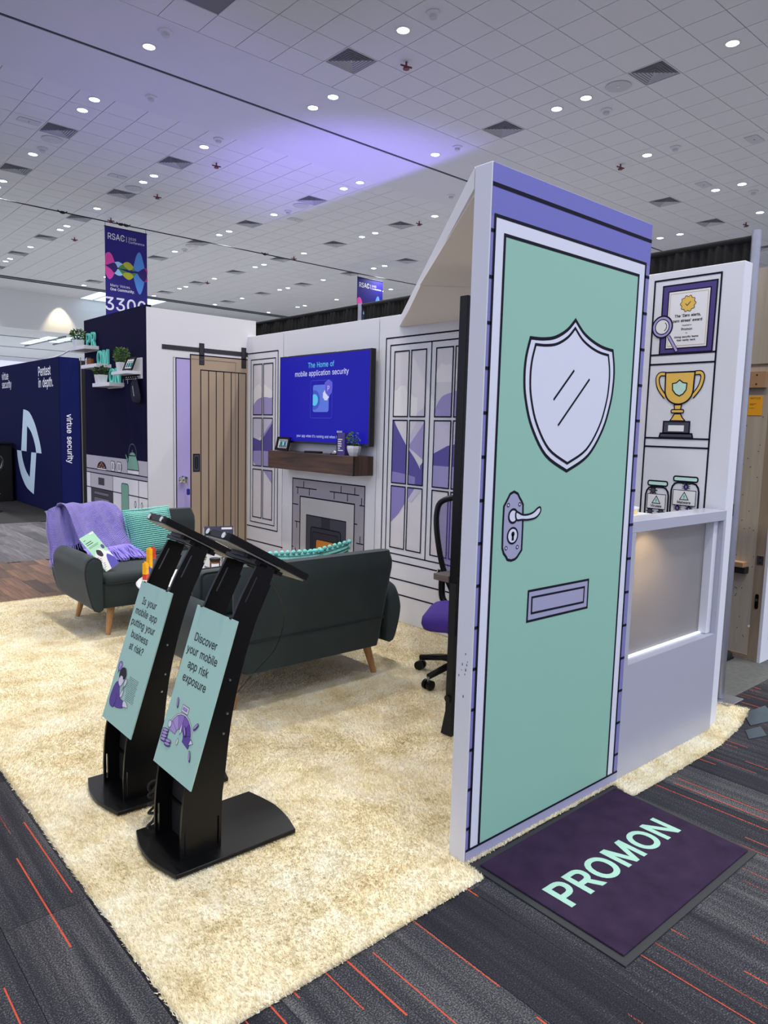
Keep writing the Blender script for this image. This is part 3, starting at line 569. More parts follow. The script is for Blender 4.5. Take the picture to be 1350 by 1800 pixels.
def frosted_material():
    nt = MATS['frosted'].node_tree; b = nt.nodes['Principled BSDF']
    tl = nt.nodes.new('ShaderNodeBsdfTranslucent'); tl.inputs['Color'].default_value = (*S(205, 204, 206), 1)
    ms = nt.nodes.new('ShaderNodeMixShader'); ms.inputs[0].default_value = 0.45; nt.links.new(b.outputs[0], ms.inputs[1]); nt.links.new(tl.outputs[0], ms.inputs[2])
    nt.links.new(ms.outputs[0], nt.nodes['Material Output'].inputs['Surface'])
frosted_material()
def nd(nt, op, a, b=None, c=None):
    n = nt.nodes.new('ShaderNodeMath'); n.operation = op
    for i, x in enumerate((a, b, c)):
        if x is None: continue
        if isinstance(x, (int, float)): n.inputs[i].default_value = x
        else: nt.links.new(x, n.inputs[i])
    return n.outputs[0]
def carpet_material():
    m = bpy.data.materials.new('carpet_stripe'); m.use_nodes = True; nt = m.node_tree; b = nt.nodes['Principled BSDF']
    b.inputs['Roughness'].default_value = 0.95; b.inputs['Specular IOR Level'].default_value = 0.2
    g = nt.nodes.new('ShaderNodeNewGeometry'); oi = nt.nodes.new('ShaderNodeObjectInfo')
    sep = nt.nodes.new('ShaderNodeSeparateXYZ'); nt.links.new(g.outputs['Position'], sep.inputs[0])
    x = sep.outputs['X']; y = sep.outputs['Y']; r = oi.outputs['Random']
    cmb = nt.nodes.new('ShaderNodeCombineXYZ')
    nt.links.new(nd(nt, 'MULTIPLY', x, 26.0), cmb.inputs[0]); nt.links.new(nd(nt, 'MULTIPLY', y, 0.9), cmb.inputs[1]); nt.links.new(nd(nt, 'MULTIPLY', r, 40.0), cmb.inputs[2])
    n1 = nt.nodes.new('ShaderNodeTexNoise'); n1.inputs['Scale'].default_value = 1.0; n1.inputs['Detail'].default_value = 5; nt.links.new(cmb.outputs[0], n1.inputs['Vector'])
    n2 = nt.nodes.new('ShaderNodeTexNoise'); n2.inputs['Scale'].default_value = 230.0; n2.inputs['Detail'].default_value = 2; nt.links.new(g.outputs['Position'], n2.inputs['Vector'])
    t = nd(nt, 'ADD', nd(nt, 'MULTIPLY_ADD', n1.outputs['Fac'], 0.5, 0.22), nd(nt, 'MULTIPLY', nd(nt, 'SUBTRACT', r, 0.5), 0.24))
    t = nd(nt, 'ADD', t, nd(nt, 'MULTIPLY', nd(nt, 'SUBTRACT', n2.outputs['Fac'], 0.5), 0.95))
    cr = nt.nodes.new('ShaderNodeValToRGB'); e = cr.color_ramp.elements
    e[0].position = 0.25; e[0].color = (*S(27, 28, 34), 1); e[1].position = 0.85; e[1].color = (*S(124, 124, 122), 1)
    e2 = cr.color_ramp.elements.new(0.52); e2.color = (*S(50, 50, 55), 1)
    nt.links.new(t, cr.inputs['Fac'])
    # broken coral yarn lines along the plank
    pw = 0.085
    ux = nd(nt, 'DIVIDE', x, pw); i = nd(nt, 'FLOOR', ux); fx = nd(nt, 'FRACT', ux)
    w1 = nt.nodes.new('ShaderNodeTexWhiteNoise'); w1.noise_dimensions = '1D'; nt.links.new(i, w1.inputs['W'])
    uy = nd(nt, 'ADD', nd(nt, 'DIVIDE', y, 0.74), nd(nt, 'MULTIPLY', w1.outputs['Value'], 9.0)); j = nd(nt, 'FLOOR', uy); fy = nd(nt, 'FRACT', uy)
    c2 = nt.nodes.new('ShaderNodeCombineXYZ'); nt.links.new(i, c2.inputs[0]); nt.links.new(j, c2.inputs[1])
    w2 = nt.nodes.new('ShaderNodeTexWhiteNoise'); w2.noise_dimensions = '2D'; nt.links.new(c2.outputs[0], w2.inputs['Vector'])
    sc = nt.nodes.new('ShaderNodeSeparateColor'); nt.links.new(w2.outputs['Color'], sc.inputs[0])
    pos = nd(nt, 'MULTIPLY_ADD', sc.outputs[0], 0.7, 0.15)
    d = nd(nt, 'ABSOLUTE', nd(nt, 'SUBTRACT', fx, pos))
    wd = nd(nt, 'MULTIPLY_ADD', sc.outputs[1], 0.022, 0.014)
    m1 = nd(nt, 'LESS_THAN', d, wd); m2 = nd(nt, 'GREATER_THAN', sc.outputs[2], 0.25)
    m3 = nd(nt, 'LESS_THAN', fy, nd(nt, 'MULTIPLY_ADD', sc.outputs[1], 0.5, 0.4))
    mk = nd(nt, 'MULTIPLY', nd(nt, 'MULTIPLY', m1, m2), m3)
    mk = nd(nt, 'MULTIPLY', mk, nd(nt, 'GREATER_THAN', n2.outputs['Fac'], nd(nt, 'MULTIPLY_ADD', sc.outputs[0], 0.35, 0.18)))
    mx = nt.nodes.new('ShaderNodeMix'); mx.data_type = 'RGBA'; nt.links.new(mk, mx.inputs['Factor']); nt.links.new(cr.outputs['Color'], mx.inputs['A'])
    mx.inputs['B'].default_value = (*S(192, 78, 54), 1); nt.links.new(mx.outputs['Result'], b.inputs['Base Color'])
    bp = nt.nodes.new('ShaderNodeBump'); bp.inputs['Strength'].default_value = 0.7; bp.inputs['Distance'].default_value = 0.004
    nt.links.new(n2.outputs['Fac'], bp.inputs['Height']); nt.links.new(bp.outputs['Normal'], b.inputs['Normal'])
    MATS['carpet_stripe'] = m
carpet_material()
def shag_material():
    m = bpy.data.materials.new('rug_shag'); m.use_nodes = True; nt = m.node_tree; b = nt.nodes['Principled BSDF']
    b.inputs['Roughness'].default_value = 0.95; b.inputs['Specular IOR Level'].default_value = 0.1
    g = nt.nodes.new('ShaderNodeNewGeometry')
    n1 = nt.nodes.new('ShaderNodeTexNoise'); n1.inputs['Scale'].default_value = 5.0; n1.inputs['Detail'].default_value = 5; n1.inputs['Roughness'].default_value = 0.65; nt.links.new(g.outputs['Position'], n1.inputs['Vector'])
    n2 = nt.nodes.new('ShaderNodeTexNoise'); n2.inputs['Scale'].default_value = 260.0; n2.inputs['Detail'].default_value = 2; nt.links.new(g.outputs['Position'], n2.inputs['Vector'])
    t = nd(nt, 'ADD', nd(nt, 'MULTIPLY', n1.outputs['Fac'], 0.9), nd(nt, 'MULTIPLY', n2.outputs['Fac'], 0.25))
    cr = nt.nodes.new('ShaderNodeValToRGB'); e = cr.color_ramp.elements
    e[0].position = 0.40; e[0].color = (*S(224, 208, 164), 1); e[1].position = 0.74; e[1].color = (*S(253, 248, 228), 1)
    e2 = e.new(0.54); e2.color = (*S(243, 232, 198), 1)
    nt.links.new(t, cr.inputs['Fac'])
    hv = nt.nodes.new('ShaderNodeHueSaturation'); nt.links.new(cr.outputs['Color'], hv.inputs['Color'])   # every yarn end its own shade
    nt.links.new(nd(nt, 'MULTIPLY_ADD', g.outputs['Random Per Island'], 0.34, 0.76), hv.inputs['Value'])
    nt.links.new(hv.outputs['Color'], b.inputs['Base Color'])
    tl = nt.nodes.new('ShaderNodeBsdfTranslucent'); nt.links.new(cr.outputs['Color'], tl.inputs['Color'])
    ms = nt.nodes.new('ShaderNodeMixShader'); ms.inputs[0].default_value = 0.15; nt.links.new(b.outputs[0], ms.inputs[1]); nt.links.new(tl.outputs[0], ms.inputs[2])
    nt.links.new(ms.outputs[0], nt.nodes['Material Output'].inputs['Surface'])
    MATS['rug_shag'] = m
shag_material()
def chevron_material():
    # woven herringbone relief on the throw, in the cloth's own coordinates (UV)
    m = MATS['throw_purple']; nt = m.node_tree; b = nt.nodes['Principled BSDF']
    uv = nt.nodes.new('ShaderNodeUVMap'); sep = nt.nodes.new('ShaderNodeSeparateXYZ'); nt.links.new(uv.outputs[0], sep.inputs[0])
    zig = nd(nt, 'PINGPONG', nd(nt, 'MULTIPLY', sep.outputs[0], 1.0), 0.045)
    ph = nd(nt, 'MULTIPLY', nd(nt, 'ADD', sep.outputs[1], nd(nt, 'MULTIPLY', zig, 0.75)), 2*math.pi/0.0135)
    s = nd(nt, 'SINE', ph)
    bp = nt.nodes.new('ShaderNodeBump'); bp.inputs['Strength'].default_value = 1.0; bp.inputs['Distance'].default_value = 0.004
    nt.links.new(s, bp.inputs['Height']); nt.links.new(bp.outputs['Normal'], b.inputs['Normal'])
chevron_material()
def rib_material():
    m = MATS['teal_knit']; nt = m.node_tree; b = nt.nodes['Principled BSDF']
    uv = nt.nodes.new('ShaderNodeUVMap'); sep = nt.nodes.new('ShaderNodeSeparateXYZ'); nt.links.new(uv.outputs[0], sep.inputs[0])
    a = nd(nt, 'SINE', nd(nt, 'MULTIPLY', sep.outputs[1], 2*math.pi/0.0165)); c = nd(nt, 'SINE', nd(nt, 'MULTIPLY', sep.outputs[0], 2*math.pi/0.012))
    h = nd(nt, 'ADD', a, nd(nt, 'MULTIPLY', c, 0.35))
    bp = nt.nodes.new('ShaderNodeBump'); bp.inputs['Strength'].default_value = 1.0; bp.inputs['Distance'].default_value = 0.008
    nt.links.new(h, bp.inputs['Height']); nt.links.new(bp.outputs['Normal'], b.inputs['Normal'])
rib_material()

# ------------------------------------------------------------------ hall shell
b = MB(); b.box(-8, 42, -8, 56, -0.06, -0.006, 'carpet_stripe')
floor = struct(b.build('floor'), 'dark grey striped carpet floor of the exhibition hall')
# carpet planks in the aisle, laid staggered along the stripe direction
pm = MB().box(-0.1242, 0.1242, -0.499, 0.499, -0.006, 0.0, 'carpet_stripe').build('carpet_plank', floor)
first = True
RUGP = [(0.763, 1.505), (1.825, 1.515), (1.840, 1.606), (2.792, 1.606), (2.76, 1.495), (3.2, 1.49), (3.59, 1.493), (3.92, 1.532), (4.2, 1.605), (4.155, 1.757), (3.85, 1.70), (3.85, 6.51), (2.80, 6.51), (2.79, 6.535), (0.763, 6.535)]
for i in range(-4, 26):
    for j in range(-1, 8):
        X = 0.125+0.25*i; Y = -0.5+j+(0.5 if i % 2 else 0.0)+0.25*((i*7) % 3-1)
        if X > 0.95 and Y > 2.15: continue
        if Y > 4.8: continue
        if first: o = pm; first = False
        else: o = pm.copy(); COL.objects.link(o); o.parent = floor
        o.location = (X, Y, 0)
# timber-look and grey vinyl planks of the neighbouring stands
for nm, mt, y0, y1, ww, ll, x0, x1, z in (('timber_plank', 'plank_brown', 6.545, 8.40, 0.13, 0.62, 0.6, 2.78, 0.004), ('vinyl_plank', 'plank_grey', 8.405, 11.63, 0.19, 1.07, 1.2, 4.6, 0.003)):
    p = MB().box(-ww/2+.001, ww/2-.001, -ll/2+.001, ll/2-.001, -0.005, z, mt).build(nm, floor); first = True
    nx = int((x1-x0)/ww)
    for i in range(nx):
        st = (i*0.37) % 1.0*ll; yy = y0-st
        while yy < y1:
            a, c = max(yy, y0), min(yy+ll, y1)
            if c-a > 0.12:
                if first: o = p; first = False
                else: o = p.copy(); COL.objects.link(o); o.parent = floor
                o.location = (x0+ww*(i+.5), (a+c)/2, 0); o.scale = (1, (c-a)/ll, 1)
            yy += ll
MB().box(-4, 9, 11.635, 19.5, -0.005, 0.006, 'floor_black').build('black_carpet', floor)
MB().box(4.3, 6.5, 1.75, 11.6, -0.005, 0.004, 'floor_grey2').build('grey_carpet', floor)
MB().box(9.0, 41, -3, 19.5, -0.005, 0.005, 'bounce_floor').build('bounce_floor', floor)  # unseen pale floor, added to bounce light up to the ceiling
MB().box(-4, 41, 19.5, 55, -0.005, 0.005, 'lobby_floor').build('bounce_floor', floor)  # more of the added pale floor, bouncing light toward the lobby and far ceiling
for q in ([(3.97, 1.50), (4.12, 1.60), (4.34, 1.57), (4.18, 1.44)], [(3.78, 1.43), (3.88, 1.49), (4.0, 1.46), (3.9, 1.39)]):
    MB().prism(q, lambda u, v, h: (u, v, h), 0.0, 0.006, 'plate_grey').build('floor_plate', floor)

# ceiling: tiled fields either side of a plain band with a dark slot
CZ = 7.2; T = 0.6096; X0 = 4.673; YR = 10.413; YL = 13.547
b = MB(); b.box(-3, 42, -4, 35.7, CZ+0.012, CZ+0.1, 'tile_gap')
ceiling = struct(b.build('ceiling'), 'white tiled hall ceiling with plain bands')
MB().box(-3, 42, YR, 11.88, CZ-0.004, CZ+0.012, 'ceiling_white').build('plain_band', ceiling)
MB().box(-3, 42, 11.96, YL, CZ-0.004, CZ+0.012, 'ceiling_white').build('plain_band', ceiling)
MB().box(-3, 42, 11.86, 11.98, CZ+0.004, CZ+0.012, 'slot_dark').build('dark_slot', ceiling)
MB().box(-3, 12.05, 33.13, 35.7, CZ-0.004, CZ+0.012, 'ceiling_white').build('plain_band', ceiling)
MB().box(15.2, 42, 33.13, 35.7, CZ-0.004, CZ+0.012, 'ceiling_white').build('plain_band', ceiling)
MB().box(-3, 42, 33.0, 33.12, CZ-0.002, CZ+0.012, 'slot_dark').build('dark_slot', ceiling)
MB().box(-3, 42, 32.62, 32.7, CZ-0.006, CZ+0.012, 'slot_dark').build('dark_slot', ceiling)
win = struct(MB().box(12.1, 15.2, 33.2, 35.6, CZ-0.002, CZ+0.011, 'skylight').build('window_1'), 'pale blue skylight in the far end of the ceiling')
for xx in (12.62, 13.4, 14.2): MB().box(xx-0.03, xx+0.03, 33.2, 35.6, CZ-0.03, CZ-0.004, 'panel_white').build('glazing_bar', win)

def to_px(P):
    d = Vector(P)-Vector((0, 0, 1.53)); z = d.dot(FWD)
    return (675+1278.243*d.dot(R2)/z, 900-1278.243*d.dot(U2)/z, z) if z > 0.1 else (9e9, 9e9, -1)
SZ = (CZ-1.53)/4.47
def tile_c(i, j, side):
    return (X0+(i+.5)*T, (YR-(j+.5)*T) if side == 'R' else (YL+(j+.5)*T))
VENT_T = set()
def cell(x, y):
    i = math.floor((x-X0)/T+1e-6)
    return (i, math.floor((YR-y)/T+1e-6), 'R') if y < YR else (i, math.floor((y-YL)/T+1e-6), 'L')
A_COLS = [3.93, 8.72, 13.52]; B_COLS = [5.86, 11.15, 15.88]
vents = [(x*SZ, y*SZ) for x in (3.93, 5.86, 8.72, 11.15, 13.52, 18.3) for y in (12.27, 14.67, 17.07, 19.47, 21.87, 24.27)]
vents += [(8.70*SZ, 5.06*SZ), (8.70*SZ, 7.47*SZ), (5.83*SZ, 7.47*SZ), (13.51*SZ, 7.47*SZ), (15.42*SZ, 7.47*SZ), (3.93*SZ, 7.55*SZ), (13.51*SZ, 5.06*SZ), (18.3*SZ, 7.47*SZ)]
def inview(x, y, mg=60):
    p = to_px((x, y, CZ)); return p[2] > 0 and -mg < p[0] < 1350+mg and -mg < p[1] < 620
vents = [v for v in vents if inview(*v)]
for v in vents: VENT_T.add(cell(*v))
cells = []
for i in range(-9, 60):
    for j in range(0, 24): cells.append((i, j, 'R'))
    for j in range(0, 31): cells.append((i, j, 'L'))
cells = [c for c in cells if c not in VENT_T]
cells.sort(key=lambda c: (Vector((*tile_c(*c), CZ))-Vector((0, 0, 1.53))).length)
tile = MB().box(-.2995, .2995, -.2995, .2995, 0, 0.012, 'tile_white').build('ceiling_tile', ceiling)
cnt = 0; rest = MB(); spare = []
for c in cells:
    x, y = tile_c(*c)
    if inview(x, y, 25) and cnt < 300:
        o = tile if cnt == 0 else tile.copy()
        if cnt: COL.objects.link(o); o.parent = ceiling
        o.location = (x, y, CZ); cnt += 1
    else:
        rest.box(x-.2995, x+.2995, y-.2995, y+.2995, CZ, CZ+0.012, 'tile_white')
r_ = rest.build('far_tile_field', ceiling, recalc=False); r_['kind'] = 'stuff'

# end wall of the hall and the lower lobby beyond it
struct(MB().box(-3, 42, 35.7, 36.0, 5.55, 7.25, 'hall_wall').build('wall_end'), 'white upper end wall of the hall')
lob = struct(MB().box(-3, 42, 36.0, 56, 5.56, 5.7, 'ceiling_white').build('ceiling_lobby'), 'lower white lobby ceiling beyond the hall')
for q in ((11.35, 37.9, 42.6), (12.15, 36.6, 40.4)):
    MB().prism([(q[0]-.05, q[1]), (q[0]+.42, q[1]), (q[0]+.42, q[2]), (q[0]-.05, q[2])], lambda u, v, h: (u, v, 5.555-h), 0, 0.01, 'lobby_sky').build('skylight_panel', lob)
    MB().box(q[0]+.42, q[0]+.5, q[1]-1, q[2]+1, 5.50, 5.56, 'tile_gap').build('glazing_bar', lob)
for yy in (39.2, 45.0, 52): MB().box(2, 20, yy, yy+.15, 5.54, 5.565, 'tile_gap').build('ceiling_seam', lob)

# recessed downlights
def make_downlight(warm):
    t = thing('downlight', '', 'downlight')
    MB().lathe([(0.092, 0.012), (0.118, 0.004), (0.115, -0.006), (0.090, -0.006), (0.088, 0.012)], n=24, m='ceiling_white').build('trim_ring', t, smooth=40)
    MB().lathe([(0.001, 0.0), (0.087, 0.0), (0.087, -0.003), (0.001, -0.003)], n=24, m='lens_warm' if warm else 'lens_cool').build('lens', t)
    add_light('lamp', 'AREA', (0, 0, -0.03), DOWNLIGHT_W, (1.0, 0.93, 0.84) if warm else (0.90, 0.94, 1.0), None, 0.19, parent=t, spread=125)
    return t
lights = []
for x in A_COLS:
    lights += [(x, 10.84, 0), (x, 11.32, 0), (x, 13.73, 0), (x, 15.64, 0), (x, 16.11, 0), (x, 18.49, 0), (x, 20.42, 0), (x, 20.9, 0), (x, 23.32, 0), (x, 25.3, 0)]
for x in B_COLS:
    lights += [(x, 11.33, 1), (x, 13.26, 0), (x, 13.74, 0), (x, 16.11, 1), (x, 18.04, 0), (x, 18.51, 0), (x, 20.9, 1), (x, 22.84, 0), (x, 23.31, 0), (x, 25.33, 1)]
lights += [(3.89, 8.91, 1), (6.27, 8.885, 0), (6.27, 8.417, 0), (8.72, 8.9, 0), (11.1, 8.9, 0), (13.5, 8.9, 1), (15.86, 8.83, 0), (15.86, 8.36, 0),
           (5.83, 6.53, 1), (8.71, 4.12, 1), (8.71, 6.52, 0), (8.71, 6.05, 0), (11.12, 6.51, 1), (13.51, 6.5, 0), (13.51, 6.03, 0), (15.41, 6.48, 0), (18.3, 6.5, 0),
           (13.51, 4.12, 0), (3.93, 6.3, 1), (5.83, 4.12, 1), (3.93, 4.12, 1), (1.52, 6.52, 1), (1.52, 4.12, 1), (5.83, 1.72, 1), (3.93, 1.72, 1), (1.52, 1.72, 1), (1.0, 8.9, 1), (1.0, 11.3, 1)]
lights += [(x, y, 0) for x in (-0.9, 1.52, 3.93, 5.83, 8.71) for y in (-0.68, -3.08)]
proto = {0: make_downlight(0), 1: make_downlight(1)}; fam = {k: family(v) for k, v in proto.items()}; used = {0: 0, 1: 0}
LBL = {0: 'round cool white downlight recessed in the tiled hall ceiling', 1: 'round warm white downlight recessed in the tiled hall ceiling'}
GRP = {0: 'cool ceiling downlights', 1: 'warm ceiling downlights'}
for x, y, k in lights:
    P = (x*SZ, y*SZ, CZ-0.004)
    if not used[k]: o = proto[k]; o.location = P; used[k] = 1
    else: o = dup(proto[k], P, tree=fam[k])
    o['label'] = LBL[k]; o['group'] = GRP[k]

# square four-way air diffusers
def make_vent():
    t = thing('air_diffuser', 'square louvred air diffuser set in the tiled hall ceiling', 'air vent', group='ceiling air diffusers')
    b = MB()
    def ring(a0, z0, a1, z1, m):
        q = lambda a, z: [(-a, -a, z), (a, -a, z), (a, a, z), (-a, a, z)]
        b.loft([q(a0, z0), q(a1, z1)], m, caps=False)
    MB().box(-.30, .30, -.30, .30, 0.075, 0.085, 'vent_dark').build('back_box', t)
    ring(.302, -.004, .285, -.004, 'ceiling_white'); ring(.302, -.004, .302, .08, 'ceiling_white')
    b.build('frame', t, recalc=False)
    for k in range(6):
        b = MB(); a = .275-.045*k; ring(a, -.002, a-.036, .040, 'vent_grey'); b.build('louvre', t, recalc=False)
    MB().box(-.012, .012, -.012, .012, -.002, .06, 'vent_grey').build('core', t)
    return t
vp = make_vent(); vf = family(vp)
for n, v in enumerate(vents):
    c = cell(*v); P = (*tile_c(*c), CZ)
    if n == 0: vp.location = P
    else: dup(vp, P, tree=vf)

# small ceiling fittings
def make_speaker():
    t = thing('ceiling_speaker', 'round flat grey loudspeaker grille in the hall ceiling', 'speaker', group='ceiling loudspeakers')
    MB().lathe([(0.001, 0.0), (0.19, 0.0), (0.205, -.004), (0.20, -.010), (0.001, -.010)], n=28, m='vent_grey').build('grille', t, smooth=40)
    MB().lathe([(0.001, -.010), (0.03, -.010), (0.03, -.016), (0.001, -.016)], n=14, m='ceiling_white').build('hub', t)
    return t
def make_detector():
    t = thing('smoke_detector', 'small white dome smoke detector on the hall ceiling', 'detector', group='ceiling smoke detectors')
    MB().lathe([(0.001, 0.0), (0.10, 0.0), (0.10, -.02), (0.07, -.03), (0.001, -.03)], n=20, m='ceiling_white').build('base', t, smooth=40)
    MB().lathe([(0.001, -.03), (0.055, -.03), (0.05, -.07), (0.001, -.075)], n=16, m='vent_grey').build('cage', t, smooth=40)
    return t
def make_sprinkler():
    t = thing('sprinkler_head', 'small dark red sprinkler valve under the hall ceiling', 'sprinkler', group='ceiling sprinkler valves')
    MB().cyl((0, 0, 0), (0, 0, -.09), .016, n=10, m='sprinkler_red').build('stem', t)
    MB().lathe([(0.001, -.09), (0.05, -.09), (0.05, -.11), (0.001, -.11)], n=14, m='sprinkler_red').build('wheel', t)
    MB().cyl((-.09, .03, -.06), (.09, -.03, -.07), .014, n=8, m='sprinkler_red').build('pipe', t)
    return t
def make_plate():
    t = thing('access_plate', 'small blank rounded plate on the hall ceiling', 'ceiling plate', group='blank ceiling plates')
    MB().prism(rrect(-.20, -.12, .20, .12, .03), lambda u, v, h: (u, v, -h), 0, .008, 'vent_grey').build('cover', t)
    MB().cyl((0, 0, -.008), (0, 0, -.014), .012, n=8, m='tile_gap').build('screw', t)
    return t
for mk, pts in ((make_speaker, [(5.02, 16.25), (7.46, 18.06), (11.11, 16.22), (11.06, 7.07), (11.1, 22.3)]),
                (make_detector, [(5.67, 12.92), (5.03, 16.92), (11.15, 16.86), (11.70, 7.69), (17.8, 7.67), (13.19, 12.87), (11.16, 22.93), (4.93, 10.71), (7.44, 13.78), (11.08, 10.68), (7.40, 7.68), (14.11, 7.66)]),
                (make_sprinkler, [(8.06, 15.02), (8.07, 18.08), (8.04, 8.91), (14.18, 8.90), (14.2, 15.03), (20.2, 8.83), (8.05, 21.1), (8.05, 24.1), (14.2, 21.1), (11.6, 27.3), (14.2, 27.2)]),
                (make_plate, [(4.41, 15.61), (6.84, 17.48), (11.73, 17.39), (14.77, 6.43), (16.58, 8.26)])):
    p = mk(); f = family(p)
    for n, q in enumerate(pts):
        if n == 0: p.location = (*q, CZ-.004)
        else: dup(p, (*q, CZ-.004), tree=f)
# ------------------------------------------------------------------ booth walls
BX, BY, KX, DY = 3.848, 6.52, 2.794, 1.613
fr_back = lambda u, v, h: (BX-h, u, v)
fr_barn = lambda u, v, h: (u, BY-h, v)
fr_kit = lambda u, v, h: (KX-h, u, v)
fr_door = lambda u, v, h: (u, DY-h, v)
H1, H2, H3, H4, H5 = 0.0006, 0.0012, 0.0018, 0.0024, 0.0030

wall_back = struct(MB().box(BX+0.02, BX+0.07, 2.25, BY+0.06, 0, 2.405, 'panel_white').build('wall_back'), 'white printed back wall of the booth')
for y0, y1 in ((2.255, 4.490), (4.499, 5.866), (5.876, BY)):
    MB().box(BX, BX+0.02, y0, y1, 0, 2.41, 'panel_white').build('wall_panel', wall_back, bevel=0.0015, seg=1)
MB().box(BX+0.012, BX+0.022, 4.488, 4.501, 0, 2.405, 'thin_gap').build('panel_joint', wall_back)
MB().box(BX+0.012, BX+0.022, 5.864, 5.878, 0, 2.405, 'thin_gap').build('panel_joint', wall_back)

# --- printed cupboards with arched landscape views
def vista(b, cols, rows, polys, fr, bg='pane_sky'):
    for (a, c) in cols:
        for (z0, z1) in rows:
            b.rect(a, z0, c, z1, fr, H1, bg)
            k = 0
            for m, P in polys:
                Q = clip(P, min(a, c), z0, max(a, c), z1)
                if len(Q) > 2: b.flat(Q, fr, H2+0.00012*k, m)
                k += 1
            b.rline(a, z0, c, z1, 0.010, fr, H5+0.0006, 'line')
hillL = [('pane_cloud', [(6.45, 1.75), (6.42, 1.86), (6.36, 1.92), (6.29, 1.94), (6.25, 1.90), (6.2, 1.93), (6.13, 1.90), (6.05, 1.86), (6.0, 1.75)]),
         ('pane_hill', spl([(6.45, 1.60), (6.41, 1.72), (6.32, 1.79), (6.2, 1.81), (6.1, 1.80), (6.0, 1.78), (6.0, 1.45), (6.45, 1.45)], True, 4)),
         ('pane_mist', [(6.45, 1.63), (6.45, 1.33), (6.2, 1.46), (6.0, 1.63)]),
         ('pane_dark', [(6.45, 1.28), (6.21, 1.42), (6.05, 1.56), (6.0, 1.6), (6.0, 1.28), (6.45, 1.28)]),
         ('pane_dark', [(6.45, 1.42), (6.25, 1.38), (6.0, 1.5), (6.0, 1.27), (6.45, 1.27)]),
         ('pane_hill', spl([(6.45, 1.27), (6.0, 1.27), (6.0, 1.12), (6.2, 1.11), (6.33, 1.13), (6.41, 1.18)], True, 4)),
         ('pane_hill', [(6.22, 1.10), (6.0, 1.10), (6.0, 0.93)])]
b = MB()
vista(b, [(6.406, 6.241), (6.215, 6.048)], [(1.638, 2.131), (1.131, 1.606), (0.612, 1.096)], hillL, fr_back)
for pts in ([(6.52, 2.243), (5.961, 2.243), (5.947, 0.512), (6.52, 0.512)],):
    b.stroke(pts, 0.011, fr_back, H3, 'line')
b.rline(6.452, 0.560, 6.004, 2.178, 0.009, fr_back, H3, 'line')
b.stroke([(6.52, 0.366), (5.85, 0.366), (5.871, 2.40)][:2], 0.011, fr_back, H3, 'line')
b.build('cupboard_print', wall_back, recalc=False)
hillR = [('pane_cloud', [(4.33, 1.60), (4.33, 1.84), (4.27, 1.83), (4.22, 1.87), (4.17, 1.865), (4.135, 1.80), (4.10, 1.80), (4.07, 1.775), (4.03, 1.775), (4.03, 1.60)]),
         ('pane_mist', [(4.33, 2.14), (4.20, 2.14), (3.98, 1.60), (4.33, 1.60), (4.33, 1.75)][0:0] or [(4.05, 1.60), (4.03, 1.66), (3.97, 1.69), (3.93, 1.76), (3.93, 1.60)]),
         ('pane_cloud', [(3.86, 1.88), (3.84, 1.96), (3.79, 2.02), (3.74, 2.0), (3.70, 2.01), (3.66, 1.97), (3.48, 1.97), (3.48, 1.88)]),
         ('pane_hill', spl([(3.87, 1.55), (3.84, 1.68), (3.78, 1.77), (3.70, 1.80), (3.6, 1.82), (3.48, 1.82), (3.48, 1.5), (3.87, 1.5)], True, 4)),
         ('pane_mist', [(4.33, 1.60), (3.94, 1.60), (3.94, 1.54), (4.08, 1.36), (4.33, 1.36)]),
         ('pane_sky', [(4.29, 1.60), (4.03, 1.60), (4.14, 1.42), (4.20, 1.46)]),
         ('pane_hill', [(3.94, 1.60), (3.98, 1.55), (4.12, 1.40), (3.94, 1.30)]),
         ('pane_dark', spl([(4.31, 1.64), (4.27, 1.57), (4.14, 1.41), (4.04, 1.31), (3.97, 1.22), (3.945, 1.14), (3.945, 1.08), (4.31, 1.08)], True, 5)),
         ('pane_hill2', [(4.31, 1.20), (4.12, 1.185), (4.03, 1.17), (4.03, 1.10), (4.31, 1.10)]),
         ('pane_dark', [(3.98, 1.26), (3.93, 1.31), (3.93, 1.08), (3.955, 1.1)]),
         ('pane_mist', [(3.87, 1.61), (3.87, 1.30), (3.60, 1.44), (3.48, 1.61)]),
         ('pane_dark', [(3.87, 1.345), (3.70, 1.42), (3.60, 1.44), (3.48, 1.5), (3.48, 1.27), (3.87, 1.265)]),
         ('pane_hill', [(3.87, 1.27), (3.48, 1.27), (3.48, 1.1), (3.87, 1.1)]),
         ('pane_hill2', [(4.31, 1.085), (4.03, 1.085), (4.05, 1.02), (4.13, 0.97), (4.20, 0.88), (4.29, 0.80), (4.31, 0.80)]),
         ('pane_mist', [(4.03, 1.085), (3.945, 1.085), (4.07, 0.97), (4.11, 0.985)])]
b = MB()
cR = [(4.300, 4.135), (4.109, 3.947), (3.842, 3.673), (3.648, 3.48)]
vista(b, cR, [(1.630, 2.129), (1.110, 1.601), (0.594, 1.085)], hillR, fr_back)
b.stroke([(4.405, 0.485), (4.405, 2.238), (3.34, 2.238), (3.34, 0.485)], 0.011, fr_back, H3, 'line', True)
b.stroke([(4.352, 0.545), (4.352, 2.181), (3.40, 2.181), (3.40, 0.545)], 0.010, fr_back, H3, 'line', True)
b.stroke([(3.895, 2.181), (3.895, 0.545)], 0.010, fr_back, H3, 'line')
b.stroke([(4.49, 0.345), (2.35, 0.345)], 0.011, fr_back, H3, 'line')
b.stroke([(4.49, 0.225), (2.35, 0.225)], 0.011, fr_back, H3, 'line')
b.build('tall_cupboard_print', wall_back, recalc=False)
